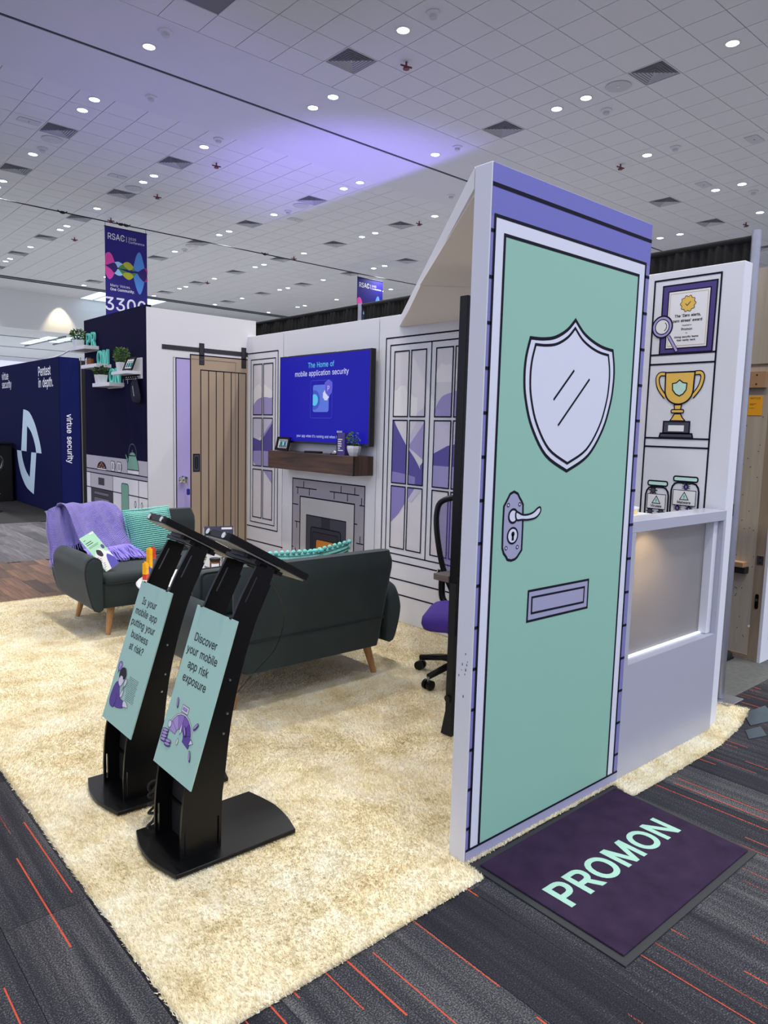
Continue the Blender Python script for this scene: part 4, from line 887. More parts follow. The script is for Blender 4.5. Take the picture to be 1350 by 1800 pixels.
# --- printed fireplace
b = MB()
b.rect(5.69, 0.02, 4.627, 1.052, fr_back, H1, 'stone_print'); b.rline(5.69, 0.0, 4.627, 1.052, 0.011, fr_back, H3, 'line')
b.rect(5.562, 0.02, 4.760, 0.891, fr_back, H2, 'fire_frame'); b.stroke([(5.562, 0), (5.562, .891), (4.76, .891), (4.76, 0)], 0.012, fr_back, H4, 'line')
b.rect(5.459, 0.02, 4.872, 0.729, fr_back, H3, 'fire_slate'); b.stroke([(5.459, 0), (5.459, .729), (4.872, .729), (4.872, 0)], 0.009, fr_back, H4, 'line')
b.rect(5.229, 0.62, 5.099, 0.725, fr_back, H4, 'fire_dark')
b.shape(rrect(4.940, 0.05, 5.388, 0.628, 0.03), fr_back, H4+.0003, 'fire_darker', 'line', 0.01)
b.shape(rrect(4.977, 0.08, 5.360, 0.586, 0.02), fr_back, H5+.0003, 'fire_dark', 'line', 0.006)
b.shape(rrect(5.037, 0.25, 5.300, 0.522, 0.022), fr_back, H5+.0012, 'fire_orange', 'line', 0.006)
for p, q in (((5.51, 1.036), (5.51, .976)), ((5.636, .972), (5.305, .972)), ((5.605, .97), (5.605, .91)), ((5.419, .97), (5.419, .908)), ((4.948, 1.033), (4.948, .974)), ((5.11, .972), (4.70, .972)),
             ((5.044, .97), (5.044, .908)), ((4.857, .968), (4.857, .907)), ((4.76, 1.033), (4.76, .973)), ((4.667, .952), (4.667, .89)), ((4.694, .888), (4.63, .888)), ((5.687, .811), (5.592, .811)),
             ((5.646, .65), (5.563, .65)), ((5.616, .648), (5.616, .589)), ((4.76, .725), (4.718, .725)), ((4.677, .627), (4.677, .566)), ((4.727, .564), (4.634, .564)), ((5.698, .405), (5.665, .405)), ((5.63, .40), (5.63, .34))):
    b.stroke([p, q], 0.009, fr_back, H4, 'line')
b.build('fireplace_print', wall_back, recalc=False)

# --- printed award shelves beside the counter, on a panel standing proud of the back wall
award = struct(MB().box(3.765, 3.852, 1.634, 2.25, 0, 2.405, 'panel_white').build('wall_award', bevel=.002, seg=1), 'white printed award wall panel behind the counter')
fr_award = lambda u, v, h: (3.765-h, u*0.9784, 1.53+(v-1.53)*0.9784)
b = MB(); f = fr_award
b.stroke([(2.152, 1.0), (2.152, 2.381), (1.784, 2.381), (1.784, 1.0)], 0.0095, f, H3, 'line')
for z in (1.979, 1.927, 1.521, 1.473): b.stroke([(2.152, z), (1.784, z)], 0.0095, f, H3, 'line')
b.shape([(2.099, 1.983), (1.806, 1.983), (1.802, 2.347), (2.100, 2.347)], f, H4, 'award_purple', 'line', .008)
b.shape([(2.066, 2.009), (1.836, 2.009), (1.834, 2.314), (2.066, 2.314)], f, H4+.0006, 'award_cream', 'line', .006)
b.rect(2.054, 2.023, 1.846, 2.300, f, H4+.0012, 'award_white'); b.rline(2.054, 2.023, 1.846, 2.300, .0022, f, H4+.0018, 'award_line')
b.shape([(1.953+(.040+.004*math.cos(10*a))*math.cos(a), 2.242+(.040+.004*math.cos(10*a))*math.sin(a)) for a in [2*math.pi*i/60 for i in range(60)]], f, H4+.0018, 'award_gold', 'line', .003)
b.stroke([(1.967, 2.243), (1.957, 2.232), (1.938, 2.253)], .003, f, H4+.0026, 'line')
for t, z, c, bo in (('The ‘Zero alerts,', 2.174, .0135, .022), ('zero stress’ award', 2.1475, .0135, .022), ('Presented to', 2.1255, .0062, .02), ('Promon', 2.102, .0125, .02), ('for', 2.0845, .006, .02), ('Giving security teams', 2.063, .0095, .022), ('their sanity back', 2.046, .0095, .022)):
    b.text(t, 1.951, z, c, f, H4+.002, 'line', dirn=-1, bold=bo)
b.stroke([(2.052, 2.078), (1.998, 1.992)], .020, f, H5+.001, 'line'); b.stroke([(2.051, 2.077), (1.999, 1.994)], .012, f, H5+.0013, 'award_lilac')
b.shape(circ(2.091, 2.130, .058, 30), f, H5+.0016, 'award_lilac', 'line', .008)
b.shape(circ(2.091, 2.130, .040, 26), f, H5+.0022, 'glass_pale', 'line', .005)
b.stroke(circ(2.091, 2.130, .026, 10, None, 2.2, 4.2), .004, f, H5+.0028, 'line')
# trophy
b.stroke(spl([(2.050, 1.872), (2.085, 1.872), (2.099, 1.846), (2.085, 1.795), (2.045, 1.745)], False, 6), .026, f, H4, 'line'); b.stroke(spl([(2.050, 1.872), (2.085, 1.872), (2.099, 1.846), (2.085, 1.795), (2.045, 1.745)], False, 6), .014, f, H4+.0004, 'award_gold')
b.stroke(spl([(1.890, 1.872), (1.855, 1.872), (1.844, 1.846), (1.858, 1.795), (1.895, 1.745)], False, 6), .026, f, H4, 'line'); b.stroke(spl([(1.890, 1.872), (1.855, 1.872), (1.844, 1.846), (1.858, 1.795), (1.895, 1.745)], False, 6), .014, f, H4+.0004, 'award_gold')
b.shape([(2.053, 1.880), (2.050, 1.79)]+circ(1.970, 1.785, .080, 14, .078, math.pi*2, math.pi)+[(1.890, 1.79), (1.887, 1.880)], f, H4+.0010, 'award_gold', 'line', .008)
sh = [(1.969, 1.838), (1.950, 1.823), (1.927, 1.819), (1.929, 1.785), (1.945, 1.763), (1.966, 1.752), (1.988, 1.763), (2.006, 1.785), (2.009, 1.819), (1.987, 1.823)]
b.shape(sh, f, H4+.0018, 'award_mint', 'line', .006)
b.shape([(1.991, 1.704), (1.949, 1.704), (1.953, 1.675), (1.987, 1.675)], f, H4+.0010, 'award_gold', 'line', .006)
b.shape(rrect(1.934, 1.660, 2.006, 1.678, .008), f, H4+.0018, 'award_gold', 'line', .006)
b.shape(spl([(1.986, 1.655), (1.998, 1.635), (2.009, 1.618)], False, 4)+spl([(1.924, 1.618), (1.940, 1.635), (1.952, 1.655)], False, 4), f, H4+.0010, 'award_gold', 'line', .006)
b.shape([(2.045, 1.613), (1.896, 1.613), (1.896, 1.550), (2.045, 1.550)], f, H4+.0018, 'award_slate', 'line', .008)
b.shape([(2.060, 1.548), (1.880, 1.548), (1.874, 1.526), (2.066, 1.526)], f, H4+.0018, 'award_slate', 'line', .008)
b.rect(2.016, 1.560, 1.926, 1.593, f, H4+.003, 'award_white')
# jars
def virus(u, v, r):
    for i in range(8):
        a = math.pi*i/4; b.stroke([(u, v), (u+1.55*r*math.cos(a), v+1.55*r*math.sin(a))], r*.34, f, H5+.001, 'line')
        b.flat(circ(u+1.55*r*math.cos(a), v+1.55*r*math.sin(a), r*.26, 6), f, H5+.001, 'line')
    b.shape(circ(u, v, r, 14), f, H5+.0014, 'award_slate', 'line', r*.3)
def bug(u, v, r):
    for s_ in (-1, 1):
        for dz in (-.6, .1, .8): b.stroke([(u, v+dz*r*.5), (u+s_*r*1.2, v+dz*r), (u+s_*r*1.6, v+dz*r*1.3)], r*.24, f, H5+.001, 'line')
    b.shape(circ(u, v-.1*r, r*.8, 14, r*1.0), f, H5+.0014, 'award_purple', 'line', r*.3)
    b.flat(circ(u, v+.85*r, r*.45, 10), f, H5+.0018, 'line'); b.rect(u-.12*r, v-.6*r, u+.12*r, v+.3*r, f, H5+.0022, 'award_lilac')
for u0, u1, zt, lab, fn in ((2.124, 1.988, 1.277, 'Viruses', virus), (1.974, 1.818, 1.311, 'Malware', bug)):
    um = (u0+u1)/2; w2 = (u0-u1)/2
    jar = [(u0, 0.98), (u0, zt-.075), (u0-.006, zt-.052), (u0-.018, zt-.036), (u0-.034, zt-.030), (u1+.034, zt-.030), (u1+.018, zt-.036), (u1+.006, zt-.052), (u1, zt-.075), (u1, 0.98)]
    b.shape(jar, f, H3, None, 'line', .010)
    b.shape(rrect(u1+.010, zt-.022, u0-.010, zt+.004, .010), f, H4, 'award_mint', 'line', .008)
    fn(um-.006 if fn is bug else um+.024, zt-.049, .0145)
    b.shape([(u0-.014, zt-.152), (u1+.014, zt-.152), (u1+.014, zt-.070), (u0-.014, zt-.070)], f, H5+.0026, 'award_white', 'line', .0035)
    b.shape([(um+.024, zt-.121), (um-.024, zt-.121), (um, zt-.080)], f, H5+.0034, 'award_mint', 'line', .004)
    b.rect(um+.0016, zt-.111, um-.0016, zt-.097, f, H5+.0042, 'line'); b.flat(circ(um, zt-.115, .0018, 8), f, H5+.0042, 'line')
    b.text(lab, um, zt-.143, .0140, f, H5+.0034, 'line', dirn=-1, bold=.02)
    fn(um+.035, zt-.168, .0135); fn(um-.030, zt-.168, .0135)
b.build('award_shelf_print', award, recalc=False)

# --- closet walls: barn-door side and kitchen side
wall_left = struct(MB().box(KX+0.002, 3.94, BY, BY+0.05, 0, 2.575, 'panel_white').build('wall_left'), 'white closet wall with a printed sliding barn door')
wall_kit = struct(MB().box(KX, KX+0.05, BY+0.002, 8.13, 0, 2.595, 'navy_wall').build('wall_kitchen'), 'navy closet wall with a printed kitchen')
struct(MB().box(KX+0.05, 3.94, 8.08, 8.13, 0, 2.59, 'navy_wall').build('wall_closet'), 'rear wall of the booth closet')
door = struct(MB().box(3.051, 3.708, BY-.0012, BY+.01, 0.02, 2.146, 'panel_white').build('door_1'), 'flush closet door with brass knob')
b = MB(); f = fr_barn; D0 = .0014
b.rect(3.078, 0.03, 3.23, 2.142, f, D0+H1, 'lilac_print'); b.stroke([(3.078, 0), (3.078, 2.142), (3.22, 2.142)], .010, f, D0+H2, 'line')
b.rect(3.225, 0.03, 3.846, 2.185, f, D0+H2, 'wood_print'); b.stroke([(3.225, 0), (3.225, 2.185), (3.846, 2.185)], .011, f, D0+H3, 'line')
b.stroke([(3.331, 0.05), (3.331, 2.047), (3.826, 2.047), (3.826, 0.05)], .010, f, D0+H3, 'line')
for u in (3.414, 3.496, 3.578, 3.660, 3.742): b.stroke([(u, 0.05), (u, 2.047)], .009, f, D0+H3, 'line')
b.rect(2.941, 2.212, 3.847, 2.256, f, D0+H2, 'rail_print')
for u in (3.318, 3.777): b.rect(u, 2.098, u+.048, 2.297, f, D0+H3, 'rail_print'); b.rline(u, 2.098, u+.048, 2.297, .006, f, D0+H4, 'line')
b.rect(3.252, 1.074, 3.315, 1.239, f, D0+H4, 'pull_print'); b.rline(3.252, 1.074, 3.315, 1.239, .010, f, D0+H5, 'line'); b.shape(rrect(3.270, 1.10, 3.297, 1.213, .013), f, D0+H5, 'fire_dark', 'line', .006)
b.rline(3.051, 0.02, 3.708, 2.146, .004, f, D0+H5, 'thin_gap')
b.build('barn_door_print', wall_left, recalc=False)
kb = MB(); kc = (3.135, BY, 0.998)
kb.lathe([(0.001, 0), (.036, 0), (.036, .006), (.016, .012), (.016, .035), (.030, .045), (.036, .06), (.032, .075), (.012, .080), (.001, .080)], n=20, m='chrome', M=Matrix.Translation(kc) @ Matrix.Rotation(math.pi/2, 4, 'X'))
kn = kb.build('door_knob', door, smooth=40)
kb = MB().tube([(3.14, BY-.084, 0.99), (3.145, BY-.09, 0.95), (3.155, BY-.088, 0.92)], .003, 6, 'chrome'); kb.prism(rrect(3.140, 0.855, 3.172, 0.915, .012), lambda u, v, h: (u, BY-.084-h, v), 0, .008, 'key_blue')
kb.build('key_tag', kn)
b = MB(); f = fr_kit
b.rect(8.128, 0.02, 6.524, 1.170, f, H1, 'kitchen_back'); b.rect(8.128, 0.985, 6.524, 1.027, f, H2, 'kitchen_top'); b.rect(8.128, 0.02, 6.524, 0.985, f, H2, 'kitchen_unit')
for z in (1.027, 0.985): b.stroke([(8.128, z), (6.524, z)], .010, f, H3, 'line')
b.stroke([(8.128, .824), (6.524, .824)], .010, f, H3, 'line')
b.rect(8.008, .824, 7.374, .983, f, H3, 'kitchen_oven'); b.rline(8.008, .824, 7.374, .983, .007, f, H4, 'line')
b.rect(7.78, .866, 7.608, .943, f, H4, 'oven_dark')
b.rect(8.004, .25, 7.374, .822, f, H3, 'oven_dark'); b.shape([(7.905, .758), (7.495, .758), (7.49, .790), (7.905, .790)], f, H4, 'oven_glass', 'line', .005); b.shape([(7.908, .35), (7.472, .35), (7.472, .729), (7.908, .729)], f, H4, 'oven_glass', 'line', .006)
for u in (7.374, 6.728): b.stroke([(u, .2), (u, .983)], .008, f, H4, 'line')
b.shape(rrect(6.972, .30, 7.150, .927, .03), f, H4, 'kitchen_green', 'line', .008)
for u in (6.81, 6.655): b.shape(circ(u, .745, .018, 14, .030), f, H4, 'kitchen_unit', 'line', .008)
b.shape(circ(7.677, 1.034, .128, 20, .078, 0, math.pi), f, H3, 'line', 'line', .008); b.rect(7.80, 1.03, 7.55, 1.043, f, H4, 'kitchen_unit')
for u, v in ((7.75, 1.058), (7.68, 1.054), (7.61, 1.058), (7.715, 1.078), (7.645, 1.078), (7.68, 1.098)): b.flat(circ(u, v, .030, 10, .008), f, H4, 'bread')
for u in (7.372, 7.204):
    b.shape([(u-.045, 1.032), (u+.04, 1.032), (u+.05, 1.135), (u-.05, 1.130)], f, H3, 'kitchen_unit', 'line', .006); b.shape(circ(u, 1.082, .014, 12, .030), f, H4, 'kitchen_back', 'line', .006)
    b.stroke(circ(u-.055, 1.082, .024, 8, .035, -math.pi*.6, math.pi*.6)[::-1] if False else spl([(u-.05, 1.115), (u-.075, 1.09), (u-.05, 1.05)], False, 4), .008, f, H4, 'line')
b.shape([(6.996, 1.032), (6.712, 1.032), (6.716, 1.074), (6.992, 1.072)], f, H3, 'kitchen_unit', 'line', .006)
b.shape([(6.992, 1.072), (6.716, 1.074), (6.735, 1.14), (6.783, 1.213), (6.952, 1.208), (6.985, 1.14)], f, H3, 'kitchen_green', 'line', .008)
b.shape([(7.045, 1.22), (7.02, 1.218), (6.965, 1.16), (6.99, 1.135)], f, H3, 'kitchen_green', 'line', .006)
b.shape(circ(6.865, 1.213, .072, 12, .034, 0, math.pi), f, H4, 'kitchen_green', 'line', .006); b.flat(circ(6.866, 1.256, .014, 10), f, H4, 'pull_print')
b.stroke(spl([(6.955, 1.205), (6.95, 1.26), (6.915, 1.31), (6.866, 1.322), (6.815, 1.31), (6.775, 1.26), (6.775, 1.205)], False, 5), .012, f, H4, 'pull_print')
b.build('kitchen_print', wall_kit, recalc=False)

# ------------------------------------------------------------------ entrance panel with the printed front door
dp = thing('entrance_panel', 'tall white exhibition panel printed with a mint green front door', 'exhibit panel', (2.335, 1.65, 0), world=True)
MB().box(1.838, 2.832, DY, 1.688, 0, 2.387, 'panel_white').build('core', dp, bevel=0.002, seg=1)
b = MB(); f = fr_door
b.rect(1.841, 0.0, 2.830, 2.385, f, H1, 'brick_purple')
b.rect(1.841, 2.225, 2.830, 2.385, f, H2, 'door_purple')
b.stroke([(1.841, 2.319), (2.830, 2.319)], .013, f, H4, 'line')
for k in range(15):
    z = 2.176-.1460*k
    if z > .06:
        for u0, u1 in ((1.841, 1.860), (2.795, 2.830)): b.stroke([(u0, z), (u1, z)], .011, f, H3, 'line')
b.rect(1.860, 0.045, 2.797, 2.225, f, H2, 'door_pale'); b.rline(1.860, 0.035, 2.797, 2.225, .011, f, H3, 'line')
b.rect(1.841, 0.0, 2.830, 0.047, f, H4, 'sill_grey'); b.stroke([(1.841, .050), (2.830, .050)], .009, f, H5, 'line')
b.rect(1.911, 0.052, 2.748, 2.172, f, H3, 'door_green'); b.stroke([(1.911, .05), (1.911, 2.172), (2.748, 2.172), (2.748, .05)], .011, f, H4, 'line')
out = spl([(2.330, 1.948), (2.282, 1.907), (2.212, 1.874), (2.140, 1.861), (2.070, 1.858)], False, 4)+spl([(2.070, 1.858), (2.050, 1.79), (2.046, 1.72), (2.058, 1.648), (2.100, 1.552), (2.190, 1.451), (2.325, 1.391)], False, 5)[1:] \
    + spl([(2.325, 1.391), (2.46, 1.449), (2.552, 1.552), (2.597, 1.66), (2.609, 1.74), (2.606, 1.80), (2.590, 1.860)], False, 5)[1:]+spl([(2.590, 1.860), (2.52, 1.866), (2.45, 1.882), (2.385, 1.908), (2.330, 1.948)], False, 4)[1:-1]
b.shape(out, f, H4, 'door_pale', 'line', .012)
cxs, czs = 2.3285, 1.668
inn = [(cxs+(u-cxs)*.885, czs+(v-czs)*.895) for u, v in out]
b.shape(inn, f, H5, 'door_pale', 'line', .010)
b.stroke([(2.337, 1.766), (2.219, 1.652)], .0085, f, H5+.001, 'line'); b.stroke([(2.440, 1.740), (2.254, 1.560)], .0085, f, H5+.001, 'line')
pl = [(1.968, 1.128), (1.966, 1.200), (1.967, 1.275), (1.978, 1.289), (1.986, 1.300), (1.998, 1.317), (2.019, 1.324), (2.040, 1.316), (2.052, 1.300), (2.062, 1.290), (2.072, 1.276), (2.076, 1.200), (2.076, 1.112), (2.064, 1.100), (2.052, 1.088), (2.040, 1.082), (2.020, 1.079), (1.999, 1.084), (1.990, 1.096), (1.977, 1.108)]
b.shape(pl, f, H4, 'sill_grey', 'line', .009)
for u, v in ((1.990, 1.278), (2.053, 1.278), (1.988, 1.126), (2.050, 1.125)): b.shape(circ(u, v, .006, 10), f, H5, 'door_pale', 'line', .0035)
b.shape(circ(2.021, 1.168, .028, 22), f, H5, 'door_pale', 'line', .007); b.flat(circ(2.022, 1.174, .009, 12), f, H5+.001, 'line'); b.flat([(2.017, 1.174), (2.026, 1.174), (2.028, 1.151), (2.016, 1.151)], f, H5+.001, 'line')
b.shape(circ(2.019, 1.238, .024, 22), f, H5, 'door_pale', 'line', .008)
lev = spl([(2.035, 1.252), (2.070, 1.240), (2.105, 1.239), (2.135, 1.246), (2.155, 1.258), (2.170, 1.262), (2.176, 1.252), (2.168, 1.237), (2.145, 1.224), (2.105, 1.220), (2.070, 1.222), (2.038, 1.224)], True, 4)
b.shape(lev, f, H5+.0006, 'door_pale', 'line', .007)
b.shape([(2.128, .840), (2.516, .838), (2.515, .952), (2.129, .954)], f, H4, 'sill_grey', 'line', .009); b.shape([(2.152, .868), (2.487, .864), (2.488, .925), (2.151, .928)], f, H5, 'sill_grey', 'line', .008)
b.build('door_print', dp, recalc=False)
b = MB(); random.seed(3)
for k in range(9):
    y, z = 1.632+.045*random.random(), .60+.16*random.random(); w = .002+.003*random.random()
    b.rect(y, z, y+w, z+w*2.2, lambda u, v, h: (1.838-h, u, v), .0006, 'thin_gap')
b.build('scuff_marks', dp, recalc=False)

# canopy slab from the top of the entrance panel to the back wall
cn = thing('canopy', 'white slanted overhead slab joining the door panel to the back wall', 'canopy', (2.8, 2.8, 2.31), world=True)
MB().prism([(1.838, 1.690), (2.832, 1.690), (3.846, 2.975), (3.846, 4.255)], lambda u, v, h: (u, v, h), 2.318, 2.387, 'panel_white').build('slab', cn)
MB().prism([(1.86, 1.70), (2.82, 1.70), (3.07, 2.02), (3.01, 2.785), (2.81, 2.955)], lambda u, v, h: (u, v, h), 2.312, 2.318, 'panel_inner').build('soffit_sheet', cn)
MB().prism([(2.825, 2.965), (3.015, 2.795), (3.08, 2.03), (3.84, 2.98), (3.84, 4.235)], lambda u, v, h: (u, v, h), 2.312, 2.318, 'panel_inner').build('soffit_sheet', cn)

# half-height counter wall with a window
ct = thing('reception_counter', 'white half-height counter wall with a framed frosted window', 'counter', (3.28, 1.66, 0), world=True)
b = MB(); y0, y1 = DY, 1.705
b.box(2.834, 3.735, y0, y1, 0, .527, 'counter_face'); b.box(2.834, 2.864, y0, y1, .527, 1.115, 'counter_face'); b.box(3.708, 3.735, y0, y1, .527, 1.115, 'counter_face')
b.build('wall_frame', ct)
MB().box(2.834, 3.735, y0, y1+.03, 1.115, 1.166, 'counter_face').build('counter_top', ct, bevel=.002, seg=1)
MB().box(2.864, 3.708, 1.682, 1.690, .530, 1.115, 'frosted').build('window_pane', ct)
MB().box(2.866, 3.706, 1.668, 1.681, .5275, .5335, 'strip_cool').build('light_strip', ct)
b = MB(); b.box(3.66, 3.706, 1.640, 1.680, .530, 1.113, 'counter_white'); b.build('pane_post', ct)
b = MB(); b.lathe([(.001, 0), (.045, 0), (.045, -.015), (.001, -.015)], (3.03, 1.78, 1.10), 18, 'puck_warm'); pk = b.build('spot_lens', ct)
add_light('counter_spot', 'SPOT', (3.03, 1.80, 1.085), 14.0, (1.0, .66, .30), (3.06, 1.69, .90), .03, 130, .8)
ds = thing('round_dish', 'shallow round white dish with its warm-lit side painted yellow on the counter', 'dish', (3.10, 1.868, 1.166))
MB().lathe([(.001, 0), (.105, 0), (.108, .022), (.001, .022)], n=28, m='dish_lit_yellow').build('body', ds, smooth=40)  # warm light on the dish's side, put into its yellow colour
MB().lathe([(.001, .022), (.112, .022), (.114, .028), (.100, .029), (.001, .026)], n=28, m='white_gloss').build('rim', ds, smooth=40)
MB().box(2.845, 3.215, 1.736, 1.985, 1.138, 1.1655, 'counter_white').build('rear_ledge', ct)
# ------------------------------------------------------------------ cream shag rug
rug = thing('rug', 'large cream shag carpet covering the booth floor', 'rug', (2.2, 4.0, 0), world=True)
MB().prism(RUGP, lambda u, v, h: (u, v, h), 0.0005, 0.007, 'rug_shag').build('backing', rug)
rng = np.random.default_rng(5)
def in_poly(P, poly):
    r = np.zeros(len(P), bool)
    for i in range(len(poly)):
        (xa, ya), (xb, yb) = poly[i-1], poly[i]
        c = ((ya > P[:, 1]) != (yb > P[:, 1])) & (P[:, 0] < (xb-xa)*(P[:, 1]-ya)/(yb-ya+1e-12)+xa); r ^= c
    return r
def tuft_mesh():
    P = rng.uniform((0.70, 1.42), (4.28, 6.56), (640000, 2)); P = P[in_poly(P, RUGP)]
    d = np.hypot(P[:, 0], P[:, 1]); keep = rng.random(len(P)) < np.clip(1.35-0.20*d, 0.32, 1.0); P = P[keep]
    E = []
    for i in range(len(RUGP)):
        a, c = np.array(RUGP[i-1]), np.array(RUGP[i]); L = np.hypot(*(c-a)); n = int(L*900)
        t = rng.random((n, 1)); E.append(a+(c-a)*t+rng.normal(0, 0.003, (n, 2)))
    P = np.vstack([P]+E); n = len(P)
    # pile lies in brushed patches
    ang = 2.2*np.sin(1.9*P[:, 0]+1.3*np.sin(2.3*P[:, 1]))+1.7*np.cos(2.7*P[:, 1]+0.8*P[:, 0]); V = []; F = []
    V = np.zeros((n, 2, 3, 3))
    for k in range(2):
        th = rng.uniform(0, np.pi, n); la = ang+rng.normal(0, 0.9, n); ln = rng.uniform(0.003, 0.014, n); h = rng.uniform(0.009, 0.018, n); w = rng.uniform(0.0014, 0.0032, n)
        o = rng.normal(0, 0.002, (n, 2)); bx, by_ = P[:, 0]+o[:, 0], P[:, 1]+o[:, 1]
        dx, dy_ = np.cos(th)*w, np.sin(th)*w
        V[:, k, 0] = np.stack([bx-dx, by_-dy_, np.full(n, .005)], 1); V[:, k, 1] = np.stack([bx+dx, by_+dy_, np.full(n, .005)], 1)
        V[:, k, 2] = np.stack([bx+np.cos(la)*ln, by_+np.sin(la)*ln, h], 1)
    V = V.reshape(-1, 3); V -= np.array([2.2, 4.0, 0]); nt_ = len(V)//3
    me = bpy.data.meshes.new('pile'); me.vertices.add(len(V)); me.vertices.foreach_set('co', V.astype(np.float32).ravel())
    me.loops.add(nt_*3); me.loops.foreach_set('vertex_index', np.arange(nt_*3, dtype=np.int32))
    me.polygons.add(nt_); me.polygons.foreach_set('loop_start', np.arange(0, nt_*3, 3, dtype=np.int32))
    me.materials.append(MATS['rug_shag']); me.update(calc_edges=True)
    o = bpy.data.objects.new('pile', me); COL.objects.link(o); o.parent = rug; o['kind'] = 'stuff'
tuft_mesh()

# purple door mat
dm = thing('door_mat', 'dark purple door mat with mint lettering and black rubber edge', 'door mat', (2.29, 1.285, 0), world=True)
fl = lambda u, v, h: (u, v, h)
MB().prism([(1.832, 0.975), (2.745, 0.975), (2.785, 1.592), (1.846, 1.592)], fl, 0.0005, 0.006, 'mat_rubber').build('rubber_edge', dm, bevel=.001, seg=1)
MB().prism([(1.862, 0.999), (2.722, 0.999), (2.755, 1.572), (1.870, 1.566)], fl, 0.005, 0.013, 'mat_pile').build('pile', dm, bevel=.002, seg=1)
b = MB(); b.text('PROMON', 2.289, 1.226, .110, fl, .0136, 'mat_mint', bold=.020, sx=1.10, track=6)
b.build('lettering', dm, recalc=False)

# ------------------------------------------------------------------ tablet kiosks
def make_kiosk(label):
    t = thing('tablet_kiosk', label, 'kiosk')
    ox, oy = 1.24, 2.315
    fx = lambda u, v, h: (u-ox, h-oy, v)
    # base plate with bowed ends
    e1 = spl([(1.010, 2.495), (.982, 2.40), (.973, 2.315), (.978, 2.25), (1.003, 2.145)], False, 5); e2 = spl([(1.475, 2.135), (1.500, 2.225), (1.512, 2.32), (1.505, 2.40), (1.486, 2.492)], False, 5)
    MB().prism(e1+e2, lambda u, v, h: (u-ox, v-oy, h), .014, .030, 'black_satin').build('base_plate', t, bevel=.002, seg=1)
    front = spl([(1.052, .030), (1.051, .134), (1.070, .30), (1.135, .55), (1.249, .862), (1.343, 1.034)], False, 5)
    rear = spl([(1.203, .030), (1.207, .206), (1.218, .294), (1.249, .52), (1.317, .769), (1.419, 1.011)], False, 5)
    def slot(p, q, w):
        d = Vector((q[0]-p[0], q[1]-p[1])).normalized(); n = Vector((-d.y, d.x))*w
        return [(p[0]-n.x, p[1]-n.y), (p[0]+n.x, p[1]+n.y), (q[0]+n.x, q[1]+n.y), (q[0]-n.x, q[1]-n.y)]
    slots = [slot((1.064, .045), (1.064, .15), .003), (slot((1.190, .045), (1.192, .15), .003)), slot((1.298, .91), (1.345, .995), .003), slot((1.355, .87), (1.400, .960), .003)]
    for yy in (2.206, 2.417): MB().prism([front+rear[::-1]]+slots, fx, yy, yy+.012, 'black_satin').build('side_plate', t)
    mid = [((a[0]+c[0])/2-.012, (a[1]+c[1])/2) for a, c in zip(front, rear) if (a[1]+c[1])/2 < .84]
    b = MB(); b.prism(mid+[(u+.006, v) for u, v in mid[::-1]], fx, 2.218, 2.417, 'black_matt'); b.build('spine_panel', t)
    for (u, v) in ((1.12, .16), (1.20, .58)): MB().box(u-ox-.012, u-ox+.012, 2.218-oy, 2.417-oy, v-.006, v+.006, 'black_satin').build('cross_bar', t)
    for (u, v) in ((1.225, .52), (1.235, .64), (1.21, .45)): MB().cyl((u-ox, 2.200-oy, v), (u-ox, 2.207-oy, v), .004, n=10, m='steel').build('bolt', t)
    # sloping tablet enclosure on its mount
    a = math.radians(28.7); c = Vector((1.412-ox, 2.309-oy, 1.053)); M = Matrix.Translation(c) @ Matrix.Rotation(a, 4, 'Y')
    L, Wd = .198, .083
    oct_ = [(-L, -Wd+.0), (-L+.0, -Wd), (L-.012, -Wd), (L, -Wd+.012), (L, Wd-.012), (L-.012, Wd), (-L, Wd)]
    oct_ = rrect(-L, -Wd, L, Wd, .012, 3)
    tb = MB(); tb.add(*_prism_raw(oct_, -.014, .014), 'black_satin', M); tb_o = tb.build('tablet', t, bevel=.002, seg=1)
    MB().add(*_prism_raw(rrect(-L+.02, -Wd+.012, L-.02, Wd-.012, .006, 2), .0142, .0155), 'black_gloss', M).build('screen', tb_o)
    MB().add(*_prism_raw(rrect(-L+.012, -Wd+.010, L-.012, Wd-.010, .006, 2), -.019, -.0142), 'grey_under', M).build('back_cover', tb_o)
    for yy in (-Wd+.022, Wd-.030): MB().cyl((-L+.001, yy, -.001), (-L-.005, yy, -.001), .011, n=14, m='chrome', M=M).build('bolt', tb_o)
    MB().add(*_prism_raw(rrect(-.085, -.055, .085, .055, .01, 2), -.034, -.019), 'black_satin', M).build('mount_plate', t)
    b = MB()
    for uu in (-.055, .0, .05): b.box(uu-.012, uu+.012, -.105, .105, -.045, -.030, 'black_satin', M)
    b.build('mount_rails', t)
    # sign board: plane from (1.066, .312) up to (1.243, .866)
    p0 = Vector((1.0655-ox-.012, 0, .310)); p1 = Vector((1.243-ox-.012, 0, .866)); up = (p1-p0).normalized(); nn = Vector((up.z, 0, -up.x))
    fs = lambda u, v, h: (p0.x+up.x*v-nn.x*h, 2.436-oy-u, p0.z+up.z*v-nn.z*h)
    MB().prism([(0, 0), (.293, 0), (.293, .582), (0, .582)], fs, -.005, 0, 'sign_green').build('sign_board', t)
    b = MB()
    for u in (.012, .225): b.add(*_prism_raw([(-.002, -.006), (.002, -.006), (.002, .006), (-.002, .006)], 0, .004), 'black_matt', Matrix.Translation(Vector(fs(u+.02, .580, .0))))
    b.build('sign_clip', t)
    return t, fs
